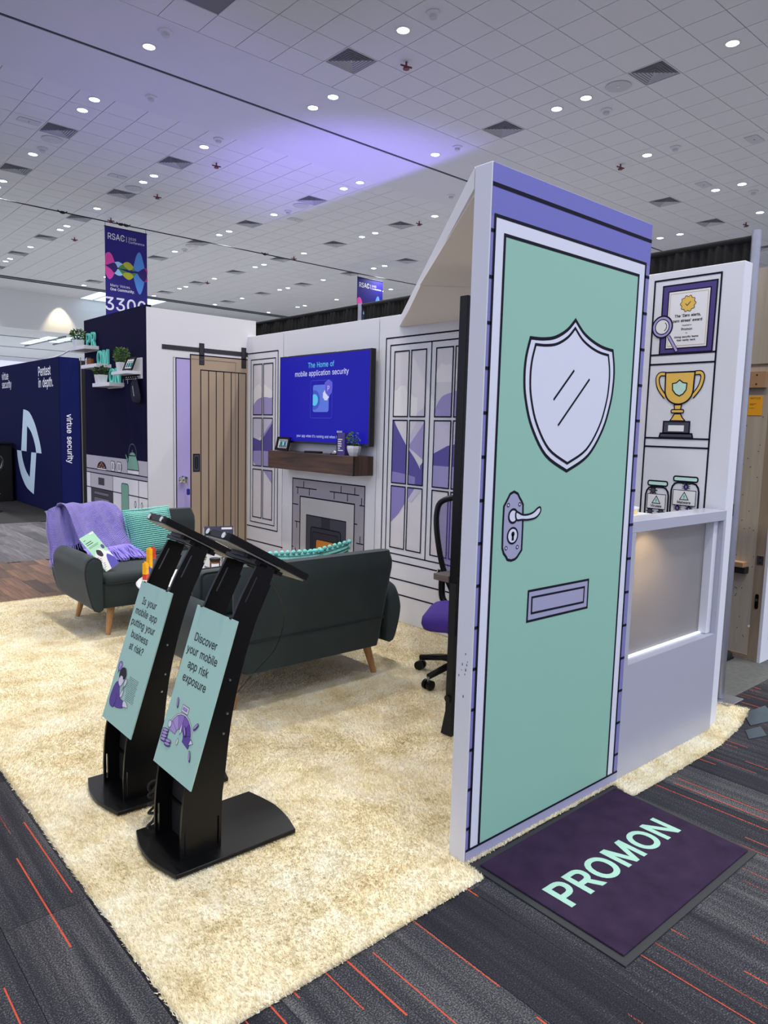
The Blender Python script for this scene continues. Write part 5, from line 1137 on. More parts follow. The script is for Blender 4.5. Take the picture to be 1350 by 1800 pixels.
def _prism_raw(poly, z0, z1):
    n = len(poly); vs = [(p[0], p[1], z0) for p in poly]+[(p[0], p[1], z1) for p in poly]
    return vs, [tuple(range(n-1, -1, -1)), tuple(range(n, 2*n))]+[(i, (i+1) % n, n+(i+1) % n, n+i) for i in range(n)]
k2, fs = make_kiosk('black tablet kiosk whose mint sign reads Discover your mobile app risk exposure')
k2.location = (1.24, 2.315, 0); k2f = family(k2)
k1 = dup(k2, (1.243, 2.828, 0), label='black tablet kiosk whose mint sign asks Is your mobile app putting your business at risk', tree=k2f)
k2['group'] = 'tablet kiosks at the rug edge'; k1['group'] = 'tablet kiosks at the rug edge'
h = .0008
# sign print 2
b = MB()
for i, t in enumerate(('Discover', 'your mobile', 'app risk', 'exposure')): b.text(t, .128, .459-.0495*i, .0292, fs, h, 'sign_text', bold=.006)
b.build('sign_lettering', k2, recalc=False); b = MB(); c0 = (.128, .128)
def ringseg(a0, a1, r0, r1, m, line=True):
    o = circ(c0[0], c0[1], r1, 8, r1*.92, math.radians(a0), math.radians(a1)); i_ = circ(c0[0], c0[1], r0, 8, r0*.92, math.radians(a0), math.radians(a1))
    b.shape(o+i_[::-1], fs, h, m, 'sign_text' if line else None, .0012)
for a0, a1, m in ((150, 178, 'sign_lilac'), (120, 150, 'sign_lilac'), (88, 120, 'sign_lilac2'), (55, 88, 'sign_lilac3'), (22, 55, 'sign_purple'), (-12, 22, 'sign_purple')): ringseg(a0, a1, .030, .082, m)
ringseg(5, 165, .083, .089, 'sign_pale')
b.shape([(.097, .212), (.097, .236), (.146, .236), (.146, .212)], fs, h, 'sign_pale', 'sign_text', .0015); b.text('RISK', .1215, .219, .011, fs, h+.0008, 'sign_lilac3', bold=.02)
def coin(u, v, rx, ry, rot):
    b.shape(circ(u+.002, v-.004, rx, 14, ry, rot=rot), fs, h+.0012, 'sign_lilac3', 'sign_text', .0015); b.shape(circ(u, v, rx, 14, ry, rot=rot), fs, h+.0024, 'sign_lilac', 'sign_text', .0015)
coin(.060, .233, .005, .017, .35); coin(.222, .196, .005, .018, -.75); coin(.160, .160, .005, .018, .7); coin(.232, .098, .005, .017, .5)
for i in range(4): coin(.030, .090+.011*i, .022, .0055, .15)
for i in range(2): coin(.066, .084+.011*i, .022, .0055, .15)
b.shape([(.122, .150), (.130, .180), (.137, .150), (.130, .138)], fs, h+.0012, 'sign_pale', 'sign_text', .0012); b.shape(circ(.128, .112, .006, 12, .012), fs, h+.0012, 'sign_pale', 'sign_text', .0012)
b.shape(circ(.046, .150, .013, 14), fs, h+.0012, 'sign_pale', 'sign_text', .0015); b.shape([(.212, .148), (.232, .138), (.206, .126)], fs, h+.0012, 'sign_pale', 'sign_text', .0015)
b.build('sign_picture', k2, recalc=False)
# sign print 1
b = MB()
for i, t in enumerate(('Is your', 'mobile app', 'putting your', 'business', 'at risk?')): b.text(t, .128, .494-.0475*i, .0288, fs, h, 'sign_text', bold=.006)
b.build('sign_lettering', k1, recalc=False); b = MB()
b.shape(circ(.034, .222, .019, 16, .020), fs, h, 'sign_lilac2', 'sign_text', .0015); b.shape([(.026, .205), (.036, .203), (.030, .188)], fs, h, 'sign_lilac2', 'sign_text', .0012); b.text('?', .034, .213, .018, fs, h+.0008, 'sign_pale', bold=.02)
jk = spl([(.044, .158), (.030, .140), (.022, .105), (.024, .078), (.038, .062), (.070, .060), (.082, .068), (.100, .068), (.130, .074), (.158, .084), (.150, .106), (.118, .108), (.098, .122), (.080, .146), (.062, .162)], True, 4)
b.shape(jk, fs, h, 'sign_purple', 'sign_text', .0015)
b.stroke(spl([(.074, .064), (.082, .092), (.072, .120)], False, 4), .0015, fs, h+.0012, 'sign_text')
b.shape(spl([(.062, .160), (.056, .176), (.062, .190), (.098, .190), (.104, .176), (.096, .160), (.082, .150)], True, 4), fs, h+.0012, 'sign_pale', 'sign_text', .0012)
b.shape(spl([(.052, .186), (.050, .206), (.066, .224), (.092, .226), (.112, .208), (.112, .192), (.096, .182), (.084, .194), (.066, .190), (.060, .180)], True, 4), fs, h+.0022, 'sign_text')
b.stroke([(.122, .162), (.116, .140)], .004, fs, h+.0022, 'sign_text'); b.shape(circ(.126, .176, .010, 16, .017, rot=-.2), fs, h+.0028, 'sign_pale', 'sign_text', .002)
b.shape(spl([(.106, .116), (.112, .136), (.108, .150), (.122, .150), (.128, .136), (.122, .116)], True, 4), fs, h+.0012, 'sign_pale', 'sign_text', .0012)
b.shape(spl([(.150, .108), (.170, .112), (.192, .102), (.196, .094), (.178, .092), (.156, .088)], True, 4), fs, h+.0012, 'sign_pale', 'sign_text', .0012)
rs = random.Random(4)
for r in range(14):
    u = .140+.004*rs.random()+.003*max(0, r-8)
    while u < .228:
        w = rs.choice((.004, .007, .011)); b.rect(u, .206-.0068*r, min(u+w, .235), .2078-.0068*r, fs, h, 'sign_text'); u += w+.003
b.build('sign_picture', k1, recalc=False)
# coiled mains lead between the kiosks
cb = MB(); pts = []
for i in range(64):
    a = i*.42; pts.append((1.17+.085*math.cos(a)+.01*math.sin(3*a), 2.555+.05*math.sin(a), .03+.0022*i*(1+.3*math.sin(2*a))))
pts += [(1.10, 2.52, .05), (1.05, 2.49, .028), (1.06, 2.44, .022), (1.10, 2.40+.12, .022)]
cb.tube(spl(pts, False, 3), .0055, 6, 'black_matt'); cl = tag(cb.build('power_cable', smooth=True), 'coiled black power cable lying on the rug between the kiosks', 'cable')
cw = MB(); cw.tube(spl([(1.25, 2.90, .03), (1.5, 3.0, .02), (1.62, 3.12, .022), (1.75, 3.2, .02)], False, 5), .005, 6, 'black_matt'); tag(cw.build('floor_cable', smooth=True), 'thin black cable running over the rug toward the near sofa', 'cable')
cw = MB(); cw.tube(spl([(1.43, 2.30, 1.0), (1.60, 2.42, .80), (1.62, 2.5, .62), (1.50, 2.52, .50), (1.30, 2.44, .40)], False, 6), .0022, 6, 'black_satin'); tag(cw.build('tablet_lead', smooth=True), 'thin lead hanging from the tablet of the Discover kiosk', 'cable')

# ------------------------------------------------------------------ sofas
def loopr(cx_, cy_, hx, hy, r, z, n=3):
    return [(cx_+p[0], cy_+p[1], z) for p in rrect(-hx, -hy, hx, hy, r, n)]
def make_sofa(label):
    t = thing('sofa', label, 'sofa', group='dark velvet two-seat sofas')
    b = MB(); b.loft([loopr(0, .045, .548, .335, .03, .212), loopr(0, .045, .556, .345, .03, .23), loopr(0, .05, .556, .350, .03, .385)], 'sofa_velvet'); b.build('seat_base', t, smooth=45)
    b = MB(); L = []
    for z, g in ((.384, .0), (.395, .012), (.42, .020), (.445, .014), (.460, -.004), (.466, -.03)): L.append(loopr(0, .085, .538+g*.6, .315+g, .05, z))
    b.loft(L, 'sofa_velvet'); sc_ = b.build('seat_cushion', t, smooth=50)
    MB().tube([(p[0], p[1], .388) for p in rrect(-.548, -.23, .548, .408, .05, 4)], .006, 6, 'sofa_piping', True).build('piping', sc_, smooth=True)
    b = MB(); L = []
    for k in range(12):
        z = .212+(.805-.212)*k/11; w = .474+.056*k/11; yc = -.310-.075*((z-.212)/.6)**1.2; th = .068
        if k == 11: w -= .022; th -= .030
        if k == 10: w -= .004; th -= .006; z -= .010
        if k == 0: w -= .006
        L.append(loopr(0, yc, w, th, .035, z))
    b.loft(L, 'sofa_velvet'); bk = b.build('backrest', t, smooth=50)
    b = MB(); b.box(-.483, .483, -.4015, -.396, .389, .3955, 'sofa_piping'); b.build('seam', bk)
    for s_ in (-1, 1):
        prof = [(.556, .213), (.612, .213), (.640, .29), (.664, .40), (.672, .49), (.662, .55), (.640, .582), (.612, .592), (.585, .584), (.564, .560), (.556, .50), (.556, .36)]
        prof = spl(prof, True, 2); b = MB(); L = []
        for y, k in ((-.345, .74), (-.335, .84), (-.305, .93), (-.25, .985), (-.15, 1.0), (.10, 1.0), (.36, 1.0), (.405, .995), (.417, .97)):
            L.append([(s_*((u-.556)*(1 if k > .9 else .94)+.556), y, .213+(v-.213)*k) for u, v in prof])
        b.loft(L if s_ < 0 else [l[::-1] for l in L], 'sofa_velvet'); ar = b.build('arm', t, smooth=55)
        MB().tube([(s_*u, .413, .213+(v-.213)*.985) for u, v in prof], .0055, 6, 'sofa_piping', True).build('piping', ar, smooth=True)
        for y0, y1 in ((.30, .343), (-.25, -.295)): MB().cyl((s_*.455, y0, .225), (s_*.4985, y1, 0.008), .029, .017, 18, 'leg_wood').build('leg', t, smooth=40)
    return t
s1 = make_sofa('dark green velvet sofa seen from behind, beside the tablet kiosks'); sf = family(s1); s1.location = (2.397, 3.650, 0)
s2 = dup(s1, (2.385, 5.467, 0), math.pi, 'dark green velvet sofa under the purple throw, facing the kiosks', tree=sf)

# ------------------------------------------------------------------ soft furnishings
def grid_cloth(fn, nu, nv, m, name, parent, su, sv, thick=.006):
    vs = [fn(i/(nu-1), j/(nv-1)) for j in range(nv) for i in range(nu)]
    fc = [(j*nu+i, j*nu+i+1, (j+1)*nu+i+1, (j+1)*nu+i) for j in range(nv-1) for i in range(nu-1)]
    off = OFF.get(parent.name, (0, 0, 0)); me = bpy.data.meshes.new(name); me.from_pydata([(p[0]-off[0], p[1]-off[1], p[2]-off[2]) for p in vs], [], fc)
    uv = me.uv_layers.new(name='UVMap')
    for lp in me.loops:
        k = lp.vertex_index; uv.data[lp.index].uv = ((k % nu)/(nu-1)*su, (k//nu)/(nv-1)*sv)
    me.materials.append(MATS[m]); me.polygons.foreach_set('use_smooth', [True]*len(me.polygons))
    o = bpy.data.objects.new(name, me); COL.objects.link(o); o.parent = parent
    if thick:
        md = o.modifiers.new('thick', 'SOLIDIFY'); md.thickness = thick; md.offset = 0
    return o
th = thing('throw_blanket', 'purple chevron knit throw with fringe draped over the sofa corner', 'blanket', (2.02, 5.7, .5), world=True)
path = spl([(5.915, .58), (5.925, .72), (5.93, .82), (5.905, .868), (5.85, .888), (5.775, .872), (5.71, .815), (5.66, .74), (5.61, .66), (5.55, .575)], False, 6)
def onpath(v):
    k = v*(len(path)-1); i = min(int(k), len(path)-2); t = k-i
    return path[i][0]*(1-t)+path[i+1][0]*t, path[i][1]*(1-t)+path[i+1][1]*t
def weave(a, c):
    # herringbone ridges of the knit, a and c in metres along the cloth
    zig = abs((a/.09) % 1.0-.5)*.09
    return .0026*math.sin(2*math.pi*(c+.8*zig)/.0150)
def main_cloth(u, v, knit=True):
    y, z = onpath(v); drop = max(0, v-.38)/.62
    x = 1.785+.385*u+drop*(.085+.06*u)
    wv = .010*math.sin(9*u+2*v)+.006*math.sin(21*u+5*v); edge = .02*(1-u)**6
    k = weave(.42*u, .95*v) if knit else 0
    return (x+.012*math.sin(6*v+u*3)*drop, y-wv*.8-edge-k*.7, z+wv*.6+.004*math.sin(15*u-8*v)+k*.7)
grid_cloth(main_cloth, 110, 330, 'throw_purple', 'cloth', th, .42, .95)
def fold_cloth(u, v, knit=True):
    y, z = onpath(.40+.52*v); wv = .014*math.sin(12*u+1.5*v)+.006*math.sin(25*u)
    k = weave(.25*u, .5*v) if knit else 0
    return (1.895-.175*u-.035*v*u+.008*math.sin(9*v), y+.022+.16*u*v+.05*u*(1-v)-wv-k*.7, z-.012-.045*u*u-.11*u*v+.5*wv+k*.7)
grid_cloth(fold_cloth, 60, 170, 'throw_purple', 'folded_corner', th, .25, .5)
b = MB(); rs = random.Random(9)
for i in range(120):
    u = i/119; x, y, z = main_cloth(u, 1.0, False); dx = .03+.05*rs.random(); sw = rs.uniform(-.02, .03)
    P = [(x, y, z), (x+dx*.3+sw*.5, y-.026-.012*rs.random(), z-.030+.014*rs.random()), (x+dx*.7+sw*1.5, y-.050-.02*rs.random(), z-.070+.02*rs.random()), (x+dx+sw*1.2, y-.080-.03*rs.random(), z-.105+.02*rs.random())]
    P = [(p[0], p[1], max(p[2], .472)) for p in P]
    b.tube(spl(P, False, 3), .0052, 5, 'throw_purple')
for i in range(18):
    x, y, z = fold_cloth(i/17, 1.0, False); b.tube([(x, y, z), (x+rs.uniform(-.01, .015), y-.008, z-.03), (x+rs.uniform(-.01, .02), y-.012, z-.06)], .004, 5, 'throw_purple')
fr_ = b.build('fringe', th, smooth=True); fr_['kind'] = 'stuff'

def make_pillow(name, label, size, thick, mtx, mname, balls=0, tuft=False, group=None):
    t = thing(name, label, 'cushion', (0, 0, 0), group=group); t.matrix_world = mtx
    n = 26; vs = []; fc = []; uvs = []
    for side in (1, -1):
        for j in range(n):
            for i in range(n):
                u, v = 2*i/(n-1)-1, 2*j/(n-1)-1; e = max(0, (1-u**4)*(1-v**4))**.55
                pin = 1-.06*(1-abs(v))*(abs(u)**3); pin2 = 1-.06*(1-abs(u))*(abs(v)**3)
                vs.append((u*size*pin, v*size*pin2, side*(thick*e+.001))); uvs.append(((u+1)*size, (v+1)*size))
    for s_ in (0, 1):
        o = s_*n*n
        for j in range(n-1):
            for i in range(n-1):
                q = (o+j*n+i, o+j*n+i+1, o+(j+1)*n+i+1, o+(j+1)*n+i); fc.append(q if s_ == 0 else q[::-1])
    me = bpy.data.meshes.new('cover'); me.from_pydata(vs, [], fc); uv = me.uv_layers.new(name='UVMap')
    for lp in me.loops: uv.data[lp.index].uv = uvs[lp.vertex_index]
    me.materials.append(MATS[mname]); me.polygons.foreach_set('use_smooth', [True]*len(me.polygons))
    o = bpy.data.objects.new('cover', me); COL.objects.link(o); o.parent = t
    if balls:
        for k in range(4*balls):
            s_ = k % balls/balls*2-1; q = k//balls
            p = [(s_, 1), (1, -s_), (-s_, -1), (-1, s_)][q]
            MB().ball((p[0]*size*1.02, p[1]*size*1.02, 0), .0135, 8, mname).build('pompom', t, smooth=True)
    if tuft:
        b = MB()
        for k in range(120):
            s_ = k % 30/30*2-1; p = [(s_, 1), (1, -s_), (-s_, -1), (-1, s_)][k//30]
            b.tube([(p[0]*size*.99, p[1]*size*.99, 0), (p[0]*size*1.02+.004, p[1]*size*1.03, .002), (p[0]*size*1.05, p[1]*size*1.055, -.004)], .004, 5, mname)
        e_ = b.build('edge_fringe', t, smooth=True); e_['kind'] = 'stuff'
    return t
Rx = lambda a: Matrix.Rotation(math.radians(a), 4, 'X')
Rz = lambda a: Matrix.Rotation(math.radians(a), 4, 'Z')
Ry = lambda a: Matrix.Rotation(math.radians(a), 4, 'Y')
make_pillow('cushion', 'mint ribbed cushion with fringed edge leaning in the sofa under the purple throw', .19, .065, Matrix.Translation((2.42, 5.60, .655)) @ Rz(4) @ Rx(72) @ Rz(3), 'teal_knit', tuft=True)
bxc = thing('box_cushion', 'dark green velvet box cushion in the near sofa, between the kiosks and the coffee table', 'cushion', (1.98, 3.62, .466), rotz=math.radians(4))
b = MB(); b.loft([[(p[0], y_, p[1]) for p in rrect(-.17+g, 0.0+g, .17-g, .262-g, .03, 3)] for y_, g in ((-.060, .02), (-.05, .004), (-.03, 0), (.03, 0), (.05, .004), (.060, .02))], 'sofa_velvet'); b.build('cover', bxc, smooth=50)
for y_ in (-.052, .052): MB().tube([(p[0], y_, p[1]) for p in rrect(-.168, .002, .168, .260, .03, 4)], .005, 6, 'sofa_piping', True).build('piping', bxc, smooth=True)
make_pillow('pompom_cushion', 'teal knitted cushion with pompoms peeking over the near sofa back, on the kiosk side', .17, .05, Matrix.Translation((2.345, 3.475, .648)) @ Rz(-3) @ Rx(-74) @ Rz(2), 'teal_knit', balls=9, group='teal pompom cushions')
make_pillow('pompom_cushion', 'teal knitted cushion with pompoms peeking over the near sofa back, on the fireplace side', .17, .05, Matrix.Translation((2.60, 3.50, .655)) @ Rz(4) @ Rx(-72) @ Rz(-7), 'teal_knit', balls=9, group='teal pompom cushions')

# brochure on the sofa seat
br = thing('brochure', 'mint green printed brochure leaning on the sofa arm below the throw', 'brochure', (1.93, 5.13, .46), world=True)
q0, q1, q3 = Vector((1.880, 5.115, .470)), Vector((1.985, 5.143, .517)), Vector((1.738, 5.243, .700))
eu, ev = (q1-q0), (q3-q0); en = eu.cross(ev).normalized()
if en.y > 0: en = -en
fb = lambda u, v, h: tuple(q0+eu*u+ev*v+en*h)
MB().prism([(0, 0), (1, 0), (1, 1), (0, 1)], fb, -.003, 0, 'brochure_mint').build('sheets', br)
b = MB()
b.flat(clip(spl([(0, .0), (.0, .38), (.22, .50), (.40, .56), (.62, .55), (.85, .42), (1.0, .36), (1.0, 0)], True, 3), 0, 0, 1, 1), fb, .0006, 'brochure_white'); b.flat([(0.02, 0.0), (0.0, .30), (.12, .02)], fb, .0009, 'brochure_mint')
b.flat(clip([(.40, 0), (.55, .22), (.66, .32), (.78, .36), (.9, .30), (1.0, .20), (1.0, 0)], 0, 0, 1, 1), fb, .0012, 'brochure_blue'); b.flat(spl([(.26, .46), (.38, .56), (.58, .50), (.56, .38), (.40, .36)], True, 3), fb, .0014, 'sign_text'); b.flat(circ(.86, .56, .10, 14, .06), fb, .0012, 'leaflet_purple')
b.build('cover_picture', br, recalc=False); b = MB()
for v, w, t_ in ((.88, .25, .012), (.80, .52, .016), (.75, .55, .016), (.69, .80, .008), (.66, .75, .008)): b.rect(.10, v, w, v+t_, fb, .0008, 'sign_text')
b.rect(.68, .95, .98, .985, fb, .0008, 'brochure_white')
for k in range(7): b.rect(.10+.05*(k % 3), .10+.045*k, .22+.05*(k % 3), .112+.045*k, fb, .0014, 'thin_gap')
b.build('cover_lettering', br, recalc=False)

# ------------------------------------------------------------------ coffee table and what stands on it
tb = thing('coffee_table', 'round white coffee table between the two sofas', 'table', (2.36, 4.58, 0))
MB().lathe([(.001, .425), (.43, .425), (.448, .432), (.45, .442), (.442, .450), (.001, .450)], n=48, m='white_gloss').build('table_top', tb, smooth=40)
for k in range(3):
    a = 2*math.pi*k/3+.5; MB().cyl((.16*math.cos(a), .16*math.sin(a), .425), (.30*math.cos(a), .30*math.sin(a), .008), .022, .014, 14, 'leg_wood').build('leg', tb, smooth=40)
def brick_block(name, label, cells, loc, rot):
    # moulded toy bricks: cell = (x, y, level, colour)
    t = thing(name, label, 'toy bricks', loc, 'toy brick builds on the coffee table', rotz=rot)
    for (x, y, l, m) in cells:
        b = MB(); s_ = .032; hh = .0385
        b.box(x*s_-s_/2+.0004, x*s_+s_/2-.0004, y*s_-s_/2+.0004, y*s_+s_/2-.0004, l*hh, l*hh+hh-.0006, m); o = b.build('brick', t, bevel=.0012, seg=1)
        MB().cyl((x*s_, y*s_, l*hh+hh-.001), (x*s_, y*s_, l*hh+hh+.009), .0105, n=14, m=m).build('stud', o)
brick_block('toy_brick_tower', 'short yellow toy brick tower with red and blue bricks on the white table', [(0, 0, 0, 'toy_red'), (0, 0, 1, 'toy_yellow'), (0, 0, 2, 'toy_yellow'), (1, 0, 1, 'toy_blue'), (1, 0, 0, 'toy_red')], (2.035, 4.80, .450), .5)
brick_block('toy_brick_tower', 'tall yellow and red toy brick tower at the back of the white table', [(0, 0, 0, 'toy_yellow'), (0, 0, 1, 'toy_yellow'), (0, 0, 2, 'toy_yellow'), (0, 0, 3, 'toy_yellow'), (0, 0, 4, 'toy_yellow'), (1, 0, 3, 'toy_red'), (1, 0, 4, 'toy_red')], (2.115, 4.92, .450), .4)
brick_block('toy_brick_block', 'single low yellow toy brick build on the near part of the white table', [(0, 0, 0, 'toy_yellow'), (1, 0, 0, 'toy_yellow'), (0, 0, 1, 'toy_yellow')], (2.20, 4.60, .450), .8)

def make_plant(label, pot, leafm, r, hgt, seed, loc, nleaf=150, rotz=0.0, group=None, lf=.018):
    t = thing('potted_plant', label, 'plant', loc, group, rotz=rotz); rs = random.Random(seed)
    s_, ph = pot
    if s_ > 0:
        b = MB(); b.loft([loopr(0, 0, s_*.82, s_*.82, .006, 0), loopr(0, 0, s_, s_, .006, ph), loopr(0, 0, s_*.9, s_*.9, .005, ph), loopr(0, 0, s_*.86, s_*.86, .005, ph-.012)], 'white_ceramic'); b.build('pot', t, bevel=.0)
        MB().box(-s_*.85, s_*.85, -s_*.85, s_*.85, ph-.02, ph-.010, 'soil').build('soil', t)
    else:
        s2_ = -s_; MB().lathe([(.001, 0), (s2_*.62, 0), (s2_*.86, ph*.35), (s2_, ph*.75), (s2_*.98, ph), (s2_*.9, ph), (s2_*.88, ph-.012), (.001, ph-.012)], n=8, m='white_ceramic').build('pot', t)
        MB().cyl((0, 0, ph-.02), (0, 0, ph-.011), s2_*.85, n=12, m='soil').build('soil', t)
    b = MB(); stems = MB()
    for k in range(14):
        a = 2*math.pi*rs.random(); rr = r*.75*math.sqrt(rs.random()); stems.cyl((rr*.3*math.cos(a), rr*.3*math.sin(a), ph-.012), (rr*math.cos(a), rr*math.sin(a), ph+hgt*(.5+.4*rs.random())), .0018, .001, 5, 'leaf_dark')
    stems.build('stems', t)
    for k in range(nleaf):
        z = rs.random(); a = 2*math.pi*rs.random(); rr = r*math.sqrt(rs.random())*(1.0-.55*(z**2))*(.7+.5*z if z < .5 else 1)
        c = Vector((rr*math.cos(a), rr*math.sin(a), ph+.004+hgt*z)); d = Vector((math.cos(a)*(.6+rs.random()), math.sin(a)*(.6+rs.random()), rs.uniform(-.4, 1.1))).normalized()
        sd = d.cross(Vector((rs.uniform(-1, 1), rs.uniform(-1, 1), 1))).normalized(); l = lf*(.7+.7*rs.random()); n_ = d.cross(sd)*l*.15
        b.add([tuple(c), tuple(c+d*l*.5+sd*l*.36+n_), tuple(c+d*l), tuple(c+d*l*.5-sd*l*.36+n_)], [(0, 1, 2), (0, 2, 3)], leafm)
    b.build('foliage', t, recalc=False)
    return t
make_plant('small green plant in a square white pot on the coffee table, nearest the toy bricks', (.036, .07), 'leaf', .055, .06, 1, (2.462, 4.855, .450), 150)
make_plant('bushy green plant in a square white pot on the coffee table, behind the amber jar', (.042, .085), 'leaf_dark', .065, .075, 2, (2.655, 4.765, .450), 190)
jr = thing('candle_jar', 'amber glass candle jar with black lid and white label on the coffee table', 'candle', (2.560, 4.790, .450))
MB().lathe([(.001, 0), (.036, 0), (.038, .004), (.038, .078), (.030, .084), (.001, .084)], n=24, m='amber_glass').build('jar', jr, smooth=40)
MB().lathe([(.001, .084), (.039, .084), (.040, .086), (.040, .100), (.038, .102), (.001, .102)], n=24, m='black_satin').build('lid', jr, smooth=40)
b = MB(); b.add([(.0385*math.cos(a), .0385*math.sin(a), z) for z in (.012, .066) for a in [math.radians(200+i*10) for i in range(10)]], [(i, i+1, 11+i, 10+i) for i in range(9)], 'brochure_white'); b.build('paper_label', jr, recalc=False)
lh = thing('leaflet_holder', 'clear acrylic stand of navy and white leaflets on the coffee table', 'leaflet stand', (2.650, 4.880, .450), rotz=math.radians(-20))
T_ = Rx(-14)
MB().box(-.115, .115, -.002, .001, .0, .31, 'acrylic', Matrix.Translation((0, 0, .0)) @ T_).build('back_sheet', lh)
MB().box(-.115, .115, -.05, .06, 0, .003, 'acrylic').build('foot', lh)
lo = MB().box(-.108, .108, -.008, -.003, .012, .32, 'brochure_navy', T_).build('leaflet', lh)
fl_ = lambda u, v, h: tuple(T_ @ Vector((u, -.008-h, v)))
b = MB(); b.flat(spl([(-.108, .02), (-.108, .15), (-.04, .20), (.02, .21), (.07, .15), (.108, .14), (.108, .02)], True, 4), fl_, .0006, 'brochure_white')
b.build('cover_picture', lo, recalc=False); b = MB()
b.text('The state of', -.095, .272, .011, fl_, .0006, 'brochure_white', 'l', bold=.01); b.text('mobile app security', -.095, .255, .011, fl_, .0006, 'brochure_white', 'l', bold=.01); b.rect(.02, .295, .10, .310, fl_, .0006, 'brochure_white'); b.rect(-.095, .244, .06, .247, fl_, .0006, 'brochure_white')
b.build('cover_lettering', lo, recalc=False)

# ------------------------------------------------------------------ television, mantel and ornaments
tv = thing('television', 'wall-mounted television with a deep blue screen above the mantel', 'television', (3.80, 5.14, 1.39), world=True)
MB().box(3.762, 3.815, 4.487, 5.797, 1.385, 2.165, 'tv_black').build('casing', tv, bevel=.003, seg=1)
MB().box(3.815, 3.848, 4.85, 5.42, 1.6, 1.95, 'black_matt').build('wall_bracket', tv)
ft = lambda u, v, h: (3.7615-h, u, v)
sr = MB().rect(5.785, 1.402, 4.500, 2.152, ft, 0, 'tv_screen').build('screen', tv, recalc=False)
b = MB()
b.text('The Home of', 5.158, 2.046, .044, ft, .0006, 'tv_cyan', dirn=-1, bold=.006); b.text('mobile application security', 5.158, 1.976, .0445, ft, .0006, 'tv_white', dirn=-1, bold=.004)
b.text('your app when it\'s running and when it\'s', 5.512, 1.440, .0233, ft, .0006, 'tv_white', 'l', dirn=-1)
b.stroke(rrect(4.99, 1.61, 5.303, 1.933, .02), .003, ft, .0006, 'tv_blue2', True)
b.flat(rrect(5.035, 1.662, 5.266, 1.895, .022), ft, .0009, 'tv_blue')
b.flat(clip(circ(5.245, 1.766, .085, 30), 5.036, 1.662, 5.266, 1.895), ft, .0012, 'tv_blue2'); b.flat(clip(circ(5.240, 1.766, .050, 26), 5.036, 1.662, 5.266, 1.895), ft, .0015, 'tv_cyan')
b.flat([(5.075+.042*(1+.15*(i % 2))*math.cos(2*math.pi*i/16), 1.805+.042*(1+.15*(i % 2))*math.sin(2*math.pi*i/16)) for i in range(16)], ft, .0013, 'tv_white')
shd = [(5.040, 1.932), (4.990, 1.910), (4.988, 1.86), (4.998, 1.825), (5.038, 1.795), (5.078, 1.825), (5.092, 1.86), (5.090, 1.910)]
b.shape(shd, ft, .0018, 'tv_violet', 'tv_blue', .006); b.text('P', 5.040, 1.842, .042, ft, .0026, 'tv_white', dirn=-1)
b.build('screen_picture', sr, recalc=False)
mn = thing('mantel_shelf', 'thick dark stained wooden mantel beam under the television', 'shelf', (3.74, 5.16, 1.148), world=True)
MB().box(3.640, 3.848, 4.536, 5.797, 1.148, 1.3055, 'mantel_wood').build('beam', mn, bevel=.003, seg=1)
MB().box(3.652, 3.846, 4.528, 4.535, 1.1495, 1.304, 'mantel_end').build('end_board', mn, bevel=.001, seg=1)
MB().box(3.641, 3.650, 4.5295, 4.5365, 1.149, 1.304, 'black_matt').build('corner_gap', mn)
ZM = 1.3055
pf = thing('photo_frame', 'small black framed group photo standing on the mantel end', 'picture frame', (3.735, 5.705, ZM), rotz=math.radians(-4))
TT = Ry(12)
fpf = lambda u, v, h: tuple(TT @ Vector((-h, u, v)))
b = MB(); b.prism([rrect(-.118, 0.002, .118, .128, .004), rrect(-.090, .024, .090, .108, .002)], fpf, 0, .014, 'black_satin'); b.build('frame', pf)
MB().prism(rrect(-.095, .02, .095, .112, .002), fpf, .002, .005, 'brochure_white').build('mount_card', pf)
b = MB(); rs = random.Random(8)
for k in range(6):
    u = .058-.023*k; b.flat(circ(u, .090, .007, 10), fpf, .0058, 'sign_text'); b.flat(rrect(u-.011, .050, u+.011, .084, .004), fpf, .0056, ('teal_letter', 'sign_text', 'teal_letter', 'banner_pale', 'booth_navy', 'teal_letter')[k]); b.flat(rrect(u-.008, .030, u+.008, .052, .002), fpf, .0056, 'booth_navy')
b.build('photo_print', pf, recalc=False)
MB().box(.015, .06, -.02, .02, 0.0, .004, 'black_matt').build('stand', pf)
rm = thing('remote_control', 'black remote control lying on the mantel', 'remote', (3.72, 5.19, ZM), rotz=.35)
MB().box(-.022, .022, -.085, .085, 0, .018, 'black_satin').build('body', rm, bevel=.005)
b = MB()
for i in range(3):
    for j in range(5): b.box(-.014+.011*i, -.007+.011*i, -.06+.022*j, -.05+.022*j, .017, .0195, 'tile_gap')
b.build('buttons', rm)
cd = thing('puck_speaker', 'small black and silver dome beside the purple leaflets on the mantel', 'speaker', (3.745, 4.905, ZM))
MB().lathe([(.001, 0), (.045, 0), (.047, .006), (.042, .012), (.001, .012)], n=24, m='black_satin').build('base', cd, smooth=40)
MB().lathe([(.034, .012), (.032, .024), (.022, .034), (.008, .038), (.001, .0385)], n=24, m='steel').build('dome', cd, smooth=50)
lf_ = thing('leaflet_stack', 'upright purple folded leaflets on the mantel beside the plant', 'leaflets', (3.74, 4.79, ZM))
b = MB(); b.box(-.03, .02, .048, .056, 0, .20, 'brochure_white'); b.box(-.03, -.022, .02, .056, 0, .185, 'brochure_white'); b.build('white_leaflet', lf_)
MB().box(-.032, .02, -.054, .046, 0, .185, 'leaflet_purple').build('purple_leaflet', lf_)
b = MB(); fq = lambda u, v, h: (-.032-h, u, v)
